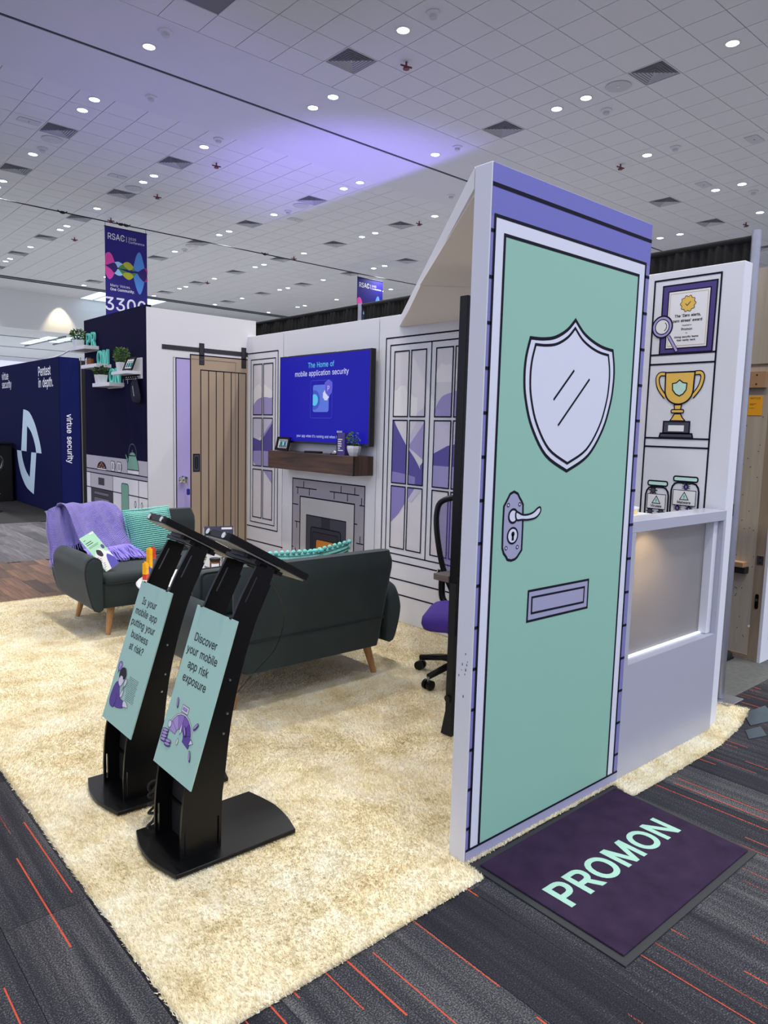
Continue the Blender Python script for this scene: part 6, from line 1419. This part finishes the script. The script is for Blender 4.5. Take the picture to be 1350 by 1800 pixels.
for k, w in enumerate((.06, .045, .05, .048, .03, .07)): b.rect(.036, .125-.018*k, .036-w, .134-.018*k, fq, .0006, 'brochure_white')
b.build('cover_lines', lf_, recalc=False)
make_plant('green plant with upright sprigs in a white faceted pot on the mantel', (-.058, .082), 'leaf', .065, .105, 5, (3.735, 4.645, ZM), 170)

# ------------------------------------------------------------------ floating shelves on the navy wall
LETTERS = []
def letter_block(ch, y0, z, word):
    t = thing('block_letter', 'mint green block letter %s on the %s floating shelf' % (ch, word), 'letter', (2.76, y0, z), 'mint block letters on the shelves')
    b = MB(); b.text(ch, 0, 0, .142, lambda u, v, h: (-h+.015, u, v), 0, 'teal_letter', 'c', dirn=-1, bold=.014, sx=.92, depth=.020); b.build('letter_body', t)
    MB().box(-.005, .015, -.03, .03, -.0, .002, 'teal_letter').build('footing', t)
for nm, y0, y1, z, lab in (('top', 7.70, 8.14, 2.300, 'top'), ('mid', 7.37, 7.81, 2.100, 'middle'), ('low', 7.045, 7.49, 1.907, 'lowest')):
    t = thing('floating_shelf', 'white floating shelf on the navy wall, %s of the three' % lab, 'shelf', (2.72, (y0+y1)/2, z-.036), 'white floating shelves', world=True)
    MB().box(2.645, KX, y0, y1, z-.036, z, 'counter_white').build('board', t, bevel=.0015, seg=1)
    MB().box(KX-.006, KX, y0+.03, y1-.03, z-.046, z-.036, 'vent_grey').build('wall_cleat', t)
letter_block('P', 7.920, 2.300, 'top'); letter_block('R', 7.775, 2.300, 'top')
letter_block('O', 7.605, 2.100, 'middle'); letter_block('M', 7.435, 2.100, 'middle')
letter_block('O', 7.280, 1.907, 'lowest'); letter_block('N', 7.130, 1.907, 'lowest')
make_plant('bushy plant in a square white pot on the top floating shelf', (.050, .075), 'leaf_dark', .095, .10, 11, (2.70, 8.035, 2.300), 240, lf=.026)
make_plant('trailing green plant in a square white pot on the lowest floating shelf', (.052, .085), 'leaf_dark', .085, .075, 12, (2.70, 7.40, 1.907), 200, lf=.024)
make_plant('upright light green plant in a white pot on the key rack shelf', (.045, .085), 'leaf', .075, .13, 13, (2.70, 6.86, 2.0005), 240, lf=.024)
bx_ = thing('candle_box', 'small white box on the middle floating shelf beside the amber jar', 'box', (2.70, 7.76, 2.100)); MB().box(-.02, .02, -.018, .018, 0, .068, 'brochure_white').build('carton', bx_, bevel=.001, seg=1); MB().box(-.0205, -.02, -.01, .01, .02, .05, 'vent_grey').build('paper_label', bx_)
j2 = thing('amber_candle', 'brown amber glass jar on the middle floating shelf', 'candle', (2.70, 7.695, 2.100)); MB().lathe([(.001, 0), (.038, 0), (.038, .066), (.001, .066)], n=18, m='amber_glass').build('jar', j2, smooth=40); MB().lathe([(.001, .066), (.036, .066), (.036, .078), (.001, .078)], n=18, m='black_satin').build('lid', j2, smooth=40)
kr = thing('key_rack', 'white wall rack with a row of black hooks on the navy wall', 'rack', (2.72, 6.77, 1.94), world=True)
MB().box(KX-.015, KX, 6.605, 6.985, 1.935, 2.125, 'counter_white').build('back_board', kr, bevel=.001, seg=1)
MB().box(2.645, KX-.015, 6.615, 6.985, 1.972, 2.000, 'counter_white').build('ledge', kr, bevel=.001, seg=1)
for k in range(7):
    y = 6.64+.052*k; MB().tube(spl([(KX-.016, y, 1.967), (KX-.035, y, 1.965), (KX-.05, y, 1.950), (KX-.042, y, 1.938), (KX-.034, y, 1.945)], False, 3), .006, 6, 'black_satin').build('hook', kr)
p2 = thing('picture_frame', 'black framed picture leaning back on the key rack shelf', 'picture frame', (2.690, 6.70, 2.0005), rotz=math.radians(6)); T2 = Ry(22); fp2 = lambda u, v, h: tuple(T2 @ Vector((-h, u, v)))
MB().prism([rrect(-.085, .002, .085, .135, .003), rrect(-.066, .020, .066, .117, .002)], fp2, 0, .012, 'black_satin').build('frame', p2)
MB().prism(rrect(-.07, .016, .07, .121, .002), fp2, .002, .005, 'brochure_white').build('mount_card', p2)
b = MB()
for k in range(5):
    u = .040-.02*k; b.flat(rrect(u-.009, .034, u+.009, .080, .003), fp2, .0058, 'teal_letter' if k % 2 else 'booth_navy'); b.flat(circ(u, .090, .007, 8), fp2, .006, 'sign_text')
b.build('picture_print', p2, recalc=False)
pc = thing('hanging_pouch', 'dark navy pouch with small white lettering hanging from the key rack', 'pouch', (2.75, 6.68, 1.71), world=True)
b = MB(); L = []
for z, hy, hx, yc in ((1.712, .055, .004, 6.645), (1.725, .085, .014, 6.655), (1.78, .100, .020, 6.672), (1.84, .092, .018, 6.69), (1.89, .075, .012, 6.70), (1.925, .050, .006, 6.69)): L.append([(2.752+hx*math.cos(a), yc+hy*math.sin(a), z) for a in [2*math.pi*i/16 for i in range(16)]])
b.loft(L, 'pouch_navy'); b.build('pouch_body', pc, smooth=50)
MB().tube(spl([(2.752, 6.69, 1.92), (2.752, 6.66, 1.94), (2.748, 6.645, 1.957)], False, 4), .004, 6, 'brochure_white').build('cord', pc)
b = MB(); b.text('PROMON', 6.685, 1.815, .016, lambda u, v, h: (2.7305-h, u, v), 0, 'brochure_white', dirn=-1, bold=.02, rot=math.radians(-72)); b.build('lettering', pc, recalc=False)
for yy, zz in ((6.948, 1.925), (6.84, 1.93)):
    k_ = thing('key_bunch', 'small key hanging on the rack, %s' % ('beside the letter N' if yy > 6.9 else 'mid row'), 'key', (2.745, yy, zz)); MB().tube([(0, .008*math.cos(a), .004+.008*math.sin(a)) for a in [2*math.pi*i/12 for i in range(12)]], .0015, 5, 'steel', True).build('ring', k_); MB().box(-.001, .001, -.004, .004, -.040, -.004, 'steel').build('blade', k_)
# ------------------------------------------------------------------ pipe and drape behind the booth
for y0, y1, lab in ((1.82, 5.205, 'black pleated drape behind the entrance panel and award wall'), (5.235, 8.6, 'black pleated drape behind the television wall')):
    b = MB(); n = int((y1-y0)/.0115); vs = []; rs = random.Random(int(y0*10)); ph = 0
    for i in range(n+1):
        y = y0+(y1-y0)*i/n; ph += 1.0+.9*rs.random(); d = .013*math.sin(ph)+.012*math.sin(ph*.21)
        for z, k in ((0.01, 1.4), (1.2, 1.2), (2.3, 1.0), (2.56, .9), (2.612, .6), (2.632, .3)): vs.append((4.245+d*k, y, z))
    b.add(vs, [(i*6+j, (i+1)*6+j, (i+1)*6+j+1, i*6+j+1) for i in range(n) for j in range(5)], 'drape_black')
    t = thing('drape', lab, 'curtain', (4.245, (y0+y1)/2, 0), 'black pipe-and-drape curtains', world=True); b.build('cloth', t, smooth=True, recalc=False)
    MB().cyl((4.245, y0, 2.628), (4.245, y1, 2.628), .017, n=12, m='drape_black').build('top_hem', t, smooth=True)
for y, lab, z in ((1.79, 'aluminium drape upright beside the award wall end', 2.665), (5.22, 'aluminium drape upright above the television wall', 2.645)):
    t = thing('drape_upright', lab, 'pole', (4.238, y, 0), 'drape uprights', world=True); MB().cyl((4.238, y, 0.012), (4.238, y, z), .025, n=18, m='aluminium').build('pole', t, smooth=40)
    MB().box(4.14, 4.34, y-.1, y+.12, 0.0, .010, 'aluminium').build('base_plate', t, bevel=.002, seg=1)
    MB().box(4.210, 4.216, y-.006, y+.006, 1.09, 1.16, 'black_matt').build('slot', t)

# ------------------------------------------------------------------ display stand and office chair behind the entrance panel
st = thing('display_stand', 'tall black display stand with narrow wooden shelf behind the entrance panel', 'display stand', (2.95, 2.42, 0), world=True)
MB().box(2.585, 3.30, 2.388, 2.440, .52, 2.165, 'black_satin').build('display_panel', st, bevel=.002, seg=1)
MB().box(2.578, 3.30, 2.441, 2.545, .783, .815, 'desk_wood').build('shelf', st, bevel=.0015, seg=1)
for x in (2.60, 3.27):
    MB().box(x-.020, x+.020, 2.390, 2.430, 0.05, .783, 'black_matt').build('leg', st)
    MB().loft([[(x-.032, 2.375, .012), (x+.032, 2.375, .012), (x+.032, 2.445, .012), (x-.032, 2.445, .012)], [(x-.02, 2.39, .13), (x+.02, 2.39, .13), (x+.02, 2.43, .13), (x-.02, 2.43, .13)]], 'black_matt').build('foot', st)
    MB().cyl((x-.02, 2.41, .20), (x-.033, 2.41, .20), .018, n=12, m='black_satin').build('knob', st)
ch = thing('office_chair', 'purple mesh office chair with black frame behind the display stand', 'chair', (3.27, 2.93, 0), rotz=math.radians(125))
# local: +Y is where the sitter faces
for k in range(5):
    a = 2*math.pi*k/5+.95; c, s_ = math.cos(a), math.sin(a)
    lg = MB().tube([(0.03*c, .03*s_, .12), (.16*c, .16*s_, .115), (.31*c, .31*s_, .085)], [.026, .022, .018], 8, 'black_satin').build('base_arm', ch, smooth=True)
    cs = MB(); cs.cyl((.31*c-.028*s_, .31*s_+.028*c, .036), (.31*c-.008*s_, .31*s_+.008*c, .036), .030, n=16, m='black_satin'); cs.cyl((.31*c+.008*s_, .31*s_-.008*c, .036), (.31*c+.028*s_, .31*s_-.028*c, .036), .030, n=16, m='black_satin'); cs.cyl((.31*c, .31*s_, .04), (.31*c, .31*s_, .085), .008, n=8, m='steel'); cs.build('caster', lg, smooth=40)
MB().cyl((0, 0, .08), (0, 0, .33), .026, n=14, m='black_satin').build('gas_lift', ch, smooth=40)
MB().box(-.09, .09, -.12, .10, .30, .35, 'black_matt').build('tilt_box', ch, bevel=.01)
b = MB(); L = []
for z, g in ((.345, -.05), (.352, -.012), (.385, .0), (.42, -.005), (.444, -.03), (.450, -.07)): L.append([(p[0], p[1]+.02, z+.02*((p[1])**2)*4) for p in rrect(-.25-g, -.24-g, .25+g, .24+g, .09, 4)])
b.loft(L, 'chair_purple'); b.build('seat', ch, smooth=60)
bf = spl([(-.13, -.235, .50), (-.20, -.245, .66), (-.245, -.265, .86), (-.255, -.285, 1.0), (-.225, -.295, 1.075), (-.12, -.305, 1.105), (0, -.308, 1.11), (.12, -.305, 1.105), (.225, -.295, 1.075), (.255, -.285, 1.0), (.245, -.265, .86), (.20, -.245, .66), (.13, -.235, .50)], False, 5)
MB().tube(bf, .019, 8, 'black_satin').build('back_frame', ch, smooth=True)
hb = len(bf)//2; b = MB(); vs = []
for i in range(hb):
    a_, c_ = Vector(bf[i]), Vector(bf[-1-i])
    for j in range(9): p = a_.lerp(c_, j/8); vs.append((p.x, p.y-.02*math.sin(math.pi*j/8), p.z))
b.add(vs, [(i*9+j, i*9+j+1, (i+1)*9+j+1, (i+1)*9+j) for i in range(hb-1) for j in range(8)], 'chair_mesh'); b.build('back_mesh', ch, smooth=True, recalc=False)
MB().tube(spl([(0, -.10, .33), (0, -.22, .34), (0, -.27, .46), (0, -.285, .70)], False, 5), .026, 8, 'black_satin').build('back_spine', ch, smooth=True)
for s_ in (-1, 1):
    ar = MB().tube(spl([(s_*.13, -.20, .40), (s_*.19, -.235, .45), (s_*.20, -.245, .58)], False, 5), .022, 8, 'black_satin').build('side_bracket', ch, smooth=True)
    MB().lathe([(.001, 0), (.034, 0), (.036, .008), (.030, .014), (.001, .014)], n=20, m='black_satin', M=Matrix.Translation((s_*.21, -.24, .60)) @ Ry(90*s_)).build('knob', ar, smooth=40)
    MB().tube([(s_*.226, -.24+.034*math.cos(a), .60+.034*math.sin(a)) for a in [2*math.pi*i/20 for i in range(20)]], .0045, 6, 'chrome', True).build('knob_ring', ar, smooth=True)

# ------------------------------------------------------------------ plywood-backed stand at the edge of the frame
pw = thing('plywood_stand', 'unpainted plywood back of a neighbouring stand with a hinged stile', 'exhibit panel', (5.3, 2.1, 0), world=True)
MB().box(5.147, 5.17, 2.0, 4.2, 0.0, 2.66, 'plywood').build('plywood_sheet', pw)
MB().box(5.145, 5.20, 1.942, 2.006, 0.0, 2.66, 'ply_stile').build('stile', pw, bevel=.001, seg=1)
MB().box(5.139, 5.147, 2.006, 4.2, 0.02, .045, 'ply_stile').build('bottom_rail', pw)
MB().box(5.134, 5.147, 2.008, 4.2, 2.03, 2.66, 'plywood').build('upper_sheet', pw)
MB().box(5.118, 5.147, 2.028, 2.5, 1.872, 1.978, 'cardboard').build('batten', pw)
for z in (1.955, 1.895): MB().cyl((5.117, 2.085, z), (5.119, 2.085, z), .006, n=8, m='black_matt').build('screw', pw)
MB().box(5.145, 5.60, 1.922, 1.942, 0.0, 2.66, 'panel_white').build('white_face', pw)
MB().box(5.255, 5.60, 1.919, 1.923, .155, 2.4, 'door_green').build('green_graphic', pw)
hg = MB().box(5.140, 5.146, 1.952, 1.993, .682, .742, 'steel').build('hinge', pw)
b = MB()
for z in (.695, .73): b.cyl((5.137, 1.972, z), (5.141, 1.972, z), .005, n=8, m='black_matt')
b.build('hinge_screws', hg)
lt = MB().prism(rrect(1.962, .375, 1.984, .478, .010), lambda u, v, h: (5.145-h, u, v), 0, .006, 'black_satin').build('latch', pw); MB().box(5.132, 5.140, 1.966, 1.980, .43, .445, 'steel').build('latch_pin', lt)
b = MB(); b.box(5.08, 5.147, 2.045, 2.30, .612, .655, 'black_matt'); b.build('black_strap', pw); MB().box(5.07, 5.147, 2.055, 2.35, .656, .688, 'cardboard').build('card_ledge', pw)
rs = random.Random(21); b = MB()
for k in range(26):
    y, z = 2.02+.12*rs.random(), .1+1.7*rs.random(); b.cyl((5.145, y, z), (5.1475, y, z), .003, n=6, m='black_matt')
b.build('nail_heads', pw)
MB().cyl((5.144, 2.012, .245), (5.147, 2.012, .245), .008, n=12, m='white_gloss').build('white_stud', pw)
nt_ = thing('yellow_notice', 'yellow paper notice pinned to the plywood', 'notice', (5.146, 2.09, 1.69), world=True)
MB().box(5.1435, 5.1465, 2.045, 2.136, 1.688, 1.818, 'yellow_paper').build('paper', nt_)
b = MB(); fy = lambda u, v, h: (5.1435-h, u, v); b.text('NOTICE', 2.091, 1.797, .011, fy, .0006, 'paper_text', dirn=-1, bold=.01, track=60)
for z, w in ((1.764, .045), (1.757, .03), (1.735, .035)): b.rect(2.128, z, 2.128-w, z+.0025, fy, .0006, 'paper_text')
b.build('print', nt_, recalc=False)
bt = thing('black_shoe', 'black shoe on the floor behind the drape pole', 'shoe', (4.98, 2.12, 0.004)); L = []
for u, w, h_ in ((-.13, .030, .06), (-.12, .038, .075), (-.05, .040, .08), (.02, .043, .055), (.09, .045, .045), (.125, .034, .035), (.135, .015, .02)): L.append([(u, w*math.cos(a), max(0.0, .02+h_*math.sin(a)*.9)) for a in [2*math.pi*i/12 for i in range(12)]])
b = MB(); b.loft(L, 'black_matt'); b.build('upper', bt, smooth=60); MB().box(-.13, .13, -.042, .042, 0, .015, 'black_satin').build('sole', bt, bevel=.005)

# ------------------------------------------------------------------ neighbouring navy stand
vs_ = thing('navy_stand', 'navy exhibition stand wall reading virtue security with a pale blue logo', 'exhibit stand', (3.9, 13.5, 0), world=True)
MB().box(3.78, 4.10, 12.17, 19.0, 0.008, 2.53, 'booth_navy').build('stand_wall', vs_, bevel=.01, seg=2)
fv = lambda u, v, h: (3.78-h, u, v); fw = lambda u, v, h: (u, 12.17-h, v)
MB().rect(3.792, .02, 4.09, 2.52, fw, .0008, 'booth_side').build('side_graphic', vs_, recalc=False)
b = MB()
b.text('virtue', 15.56, 2.272, .135, fv, .0012, 'booth_white', 'l', dirn=-1, bold=.012, sx=.95); b.text('security', 15.56, 2.115, .135, fv, .0012, 'booth_white', 'l', dirn=-1, bold=.012, sx=.95)
b.text('Pentest', 13.25, 2.265, .15, fv, .0012, 'booth_white', 'l', dirn=-1, bold=.012, sx=.92); b.text('in depth.', 13.25, 2.075, .15, fv, .0012, 'booth_white', 'l', dirn=-1, bold=.012, sx=.92)
b.build('lettering', vs_, recalc=False); b = MB(); up_o = spl([(14.176, 1.712), (13.82, 1.66), (13.52, 1.47), (13.33, 1.25), (13.22, 1.08), (13.175, .962)], False, 5); up_i = spl([(13.475, .962), (13.52, 1.08), (13.63, 1.22), (13.78, 1.34), (13.975, 1.418)], False, 5)
b.flat(up_o+up_i+[(14.05, .965), (14.39, .965)], fv, .0012, 'booth_cyan')
b.build('logo_shape', vs_, recalc=False); b = MB(); lo_o = spl([(14.66, .964), (14.62, .80), (14.52, .62), (14.36, .46), (14.10, .31), (13.684, .222)], False, 5); lo_i = spl([(13.90, .51), (14.08, .59), (14.22, .70), (14.33, .84), (14.375, .963)], False, 5)
b.flat(lo_o+[(13.47, .962), (13.76, .960)]+lo_i, fv, .0012, 'booth_cyan')
b.build('logo_shape', vs_, recalc=False)
b = MB(); fr_rot = lambda u, v, h: (3.93+v, 12.17-h, 1.24-u)
b.text('virtue security', 0, -.045, .085, fr_rot, .0016, 'booth_white', 'c', bold=.012, sx=1.0); b.build('side_lettering', vs_, recalc=False)
MB().cyl((4.115, 12.155, .01), (4.115, 12.155, 2.54), .007, n=8, m='tile_gap').build('edge_cable', vs_)
MB().box(4.13, 6.2, 12.25, 12.33, 0.008, 2.5, 'black_matt').build('dark_return', vs_)
# strip lamp on the navy stand
sl = thing('stand_lamp', 'slim white arm lamp shining on top of the navy stand', 'lamp', (4.1, 12.6, 2.53), world=True)
MB().tube(spl([(3.86, 13.0, 2.54), (3.95, 12.5, 2.60), (4.12, 11.9, 2.80)], False, 5), .012, 8, 'white_gloss').build('arm', sl, smooth=True)
MB().ball((4.14, 11.82, 2.80), .05, 10, 'lens_cool', 1.6, 1.6, .5).build('lamp_head', sl, smooth=True)
# unseen uplight can behind the booth, with an added plate that blocks its light
ul = thing('unseen_uplight', 'unseen black uplight can with an added light-blocking plate behind the television wall', 'added light fixture', (9.2, 11.2, 0), world=True)
MB().cyl((9.2, 11.2, .10), (9.2, 11.2, .55), .12, n=20, m='black_matt').build('can', ul, smooth=40)
MB().box(9.54, 9.56, 9.6, 14.6, .25, 1.60, 'black_matt').build('light_block_plate', ul)  # unseen plate added to cut the violet beam to a straight edge
MB().box(9.05, 9.58, 11.1, 11.3, .008, .10, 'black_matt').build('base', ul)
# black bar counter and chair frame at the edge of the frame
bc = thing('black_table', 'black covered table in front of the navy stand at the frame edge', 'table', (3.35, 15.2, 0), world=True)
MB().box(3.0, 3.72, 14.75, 16.6, .006, 1.06, 'black_matt').build('table_cover', bc, bevel=.02, seg=2)
MB().box(2.98, 3.74, 14.73, 16.62, 1.06, 1.09, 'black_satin').build('table_top', bc, bevel=.004, seg=1)
bs = thing('bar_stool', 'chrome framed bar stool in front of the black table', 'stool', (2.95, 13.2, 0.0))
MB().lathe([(.001, .006), (.20, .006), (.21, .012), (.18, .02), (.03, .035), (.001, .035)], n=28, m='chrome').build('foot_disc', bs, smooth=40)
MB().cyl((0, 0, .03), (0, 0, .66), .025, n=14, m='chrome').build('post', bs, smooth=40)
MB().tube([(.0+.17*math.cos(a), .17*math.sin(a), .30) for a in [2*math.pi*i/20 for i in range(20)]], .010, 8, 'chrome', True).build('foot_ring', bs, smooth=True)
MB().lathe([(.001, .66), (.16, .66), (.19, .69), (.18, .72), (.001, .73)], n=24, m='black_satin').build('seat', bs, smooth=50)
MB().tube(spl([(-.18, -.05, .70), (-.20, -.12, .86), (-.10, -.19, .94), (.10, -.19, .94), (.20, -.12, .86), (.18, -.05, .70)], False, 5), .012, 8, 'chrome').build('back_rail', bs, smooth=True)

# ------------------------------------------------------------------ hanging banners on their cable
cbm = MB(); CY = 20.02
cbm.tube([(2.0, CY, 6.83), (7.6, CY, 6.80), (8.4, CY, 6.80), (16.6, CY, 6.80), (30, CY, 6.95)], .014, 6, 'black_matt')
cab = thing('ceiling_cable', 'thin black rigging cable strung below the hall ceiling', 'cable', (9, CY, 6.8), world=True); cbm.build('wire', cab)
for x in (6.4, 7.9, 8.05, 12.4, 19.3):
    b = MB(); b.ball((x, CY, 6.80), .05, 6, 'black_matt', 1.6, 1, .7); b.tube([(x-.12, CY, 6.84), (x, CY, 6.77), (x+.12, CY, 6.84)], .012, 5, 'black_matt'); b.build('clamp', cab)
def make_banner(x0, y, label, bottom, full):
    w = 1.15; t = thing('banner', label, 'banner', (x0+w/2, y, 6.69), 'hanging conference banners', world=True); zt = 6.69
    MB().box(x0, x0+w, y-.006, y+.006, bottom, zt, 'banner_blue').build('cloth', t)
    MB().cyl((x0-.01, y, zt-.01), (x0+w+.01, y, zt-.01), .014, n=8, m='black_matt').build('top_rod', t)
    for xx in (x0+.02, x0+w-.02): MB().cyl((xx, y, zt), (xx, y+.02, 6.80), .006, n=6, m='black_matt').build('hanger', t)
    f = lambda u, v, h: (x0+u*w, y-.006-h, zt-v*w); g = lambda u, v, h: (x0+u, y-.006-h, zt-v)
    P = lambda pts: [(p[0], p[1]) for p in pts]
    b = MB(); h0 = .004
    fx = lambda u, v, h: (x0+u*w, y-.006-h, zt-w*.0-(-v)*w)
    tt = lambda u, v, h: (x0+u*w, y-.006-h, zt+v*w)
    b.text('RSAC', .055, -.285, .135, tt, h0, 'banner_white', 'l', bold=.008, sx=.82); b.flat(circ(.408, -.217, .022, 14), tt, h0+.001, 'banner_green')
    b.stroke([(.505, -.165), (.505, -.295)], .010, tt, h0, 'banner_white'); b.text('2025', .545, -.225, .055, tt, h0, 'banner_white', 'l'); b.text('Conference', .545, -.300, .052, tt, h0, 'banner_white', 'l')
    lobes = [('banner_pink', [(.0, -.66), (.045, -.60), (.10, -.585), (.155, -.63), (.20, -.74), (.215, -.80), (.13, -.845), (.02, -.875), (.0, -.88)]),
             ('banner_pink', [(.0, -.90), (.05, -.915), (.12, -.955), (.205, -1.03), (.17, -1.12), (.12, -1.18), (.075, -1.185), (.03, -1.13), (.0, -1.05)]),
             ('banner_dark', [(.05, -.88), (.215, -.80), (.28, -.92), (.205, -1.03), (.12, -.94)]),
             ('banner_pale', [(.215, -.80), (.25, -.775), (.31, -.765), (.37, -.785), (.405, -.81), (.36, -.87), (.30, -.905), (.26, -.86)]),
             ('banner_pale', [(.205, -1.03), (.27, -.95), (.30, -.93), (.35, -.985), (.40, -1.045), (.35, -1.075), (.28, -1.075)]),
             ('banner_green', [(.405, -.81), (.46, -.86), (.52, -.90), (.44, -.91), (.30, -.905)]), ('banner_green', [(.30, -.93), (.42, -.945), (.50, -.965), (.44, -1.0), (.40, -1.045)]),
             ('banner_lime', [(.405, -.81), (.46, -.755), (.52, -.738), (.58, -.75), (.64, -.80), (.665, -.835), (.62, -.90), (.56, -.92), (.50, -.90), (.45, -.85)]),
             ('banner_lime', [(.40, -1.045), (.45, -.995), (.52, -.975), (.60, -.985), (.665, -1.05), (.62, -1.105), (.56, -1.14), (.50, -1.13), (.44, -1.09)]),
             ('banner_green', [(.665, -.835), (.70, -.88), (.74, -.91), (.64, -.92), (.63, -.90)]), ('banner_green', [(.665, -1.05), (.70, -1.01), (.74, -.965), (.66, -.97), (.62, -.985)]),
             ('banner_sky', [(.665, -.835), (.70, -.68), (.74, -.55), (.79, -.475), (.83, -.475), (.87, -.55), (.91, -.70), (.93, -.81), (.87, -.85), (.80, -.905), (.75, -.92), (.70, -.89)]),
             ('banner_sky', [(.665, -1.05), (.72, -.985), (.76, -.965), (.80, -1.03), (.87, -1.10), (.925, -1.13), (.90, -1.26), (.86, -1.38), (.82, -1.44), (.78, -1.42), (.72, -1.28)]),
             ('banner_dark', [(.76, -.95), (.84, -.86), (.93, -.81), (.99, -.90), (.995, -1.0), (.93, -1.13), (.85, -1.08)]),
             ('banner_magenta', [(.93, -.81), (1.0, -.83), (1.0, -.95), (.97, -.88)]), ('banner_magenta', [(.925, -1.13), (.98, -1.05), (1.0, -1.02), (1.0, -1.12)])]
    for i, (m, q) in enumerate(lobes): b.flat(spl(q, True, 3), tt, h0+.0012*(i % 3), m)
    if full:
        b.text('Many Voices.', .105, -1.345, .058, tt, h0, 'banner_white', 'l', sx=.95); b.text('One Community.', .105, -1.435, .058, tt, h0, 'banner_white', 'l', bold=.022, sx=.92)
        b.text('3300', .475, -1.885, .290, tt, h0, 'banner_white', 'c', bold=.010, sx=1.0)
    b.build('banner_print', t, recalc=False)
make_banner(7.46, 20.0, 'blue hanging conference banner numbered 3300 above the navy closet', 3.4, True)
make_banner(16.07, 20.0, 'blue hanging conference banner partly hidden behind the television wall drape', 3.4, False)

# ------------------------------------------------------------------ which fitting is which: rank the visible ceiling fittings from the top of the frame
bpy.context.view_layer.update()
DG = bpy.context.evaluated_depsgraph_get()
def ORD(n):
    return '%d%s' % (n, 'th' if 10 <= n % 100 <= 20 else {1: 'st', 2: 'nd', 3: 'rd'}.get(n % 10, 'th'))
def seen(o, dz=-0.02):
    P = o.location+Vector((0, 0, dz)); p = to_px(P)
    if not (p[2] > 0 and 0 <= p[0] <= 1350 and 0 <= p[1] <= 1800): return None
    eye = Vector((0, 0, 1.53)); d = P-eye; L = d.length
    hit, loc, *_ = SC.ray_cast(DG, eye, d.normalized(), distance=L-0.35)
    return None if hit else p[1]
for base, text in (('downlight', 'round %s white downlight in the hall ceiling'), ('air_diffuser', 'square louvred air diffuser in the hall ceiling'), ('ceiling_speaker', 'round grey loudspeaker grille in the hall ceiling'),
                   ('smoke_detector', 'small white dome smoke detector on the hall ceiling'), ('sprinkler_head', 'small dark red sprinkler valve under the hall ceiling'), ('access_plate', 'small blank rounded plate on the hall ceiling')):
    objs = [o for o in bpy.data.objects if o.type == 'EMPTY' and o.name.split('.')[0] == base]
    for warm in (('cool', 'warm') if base == 'downlight' else (None,)):
        sel = [o for o in objs if warm is None or warm in o['label']]; vis = sorted([(seen(o), o.name) for o in sel if seen(o) is not None]); nm = {n for _, n in vis}
        for k, (_, n) in enumerate(vis): bpy.data.objects[n]['label'] = (text % warm if warm else text)+', '+ORD(k+1)+' from the top of the photo'
        for o in sel:
            if o.name in nm: continue
            if base == 'downlight': o['label'] = (text % warm)+', out of sight in the photo'
            else:
                for c in kids(o):
                    bpy.data.objects.remove(c)
                bpy.data.objects.remove(o)
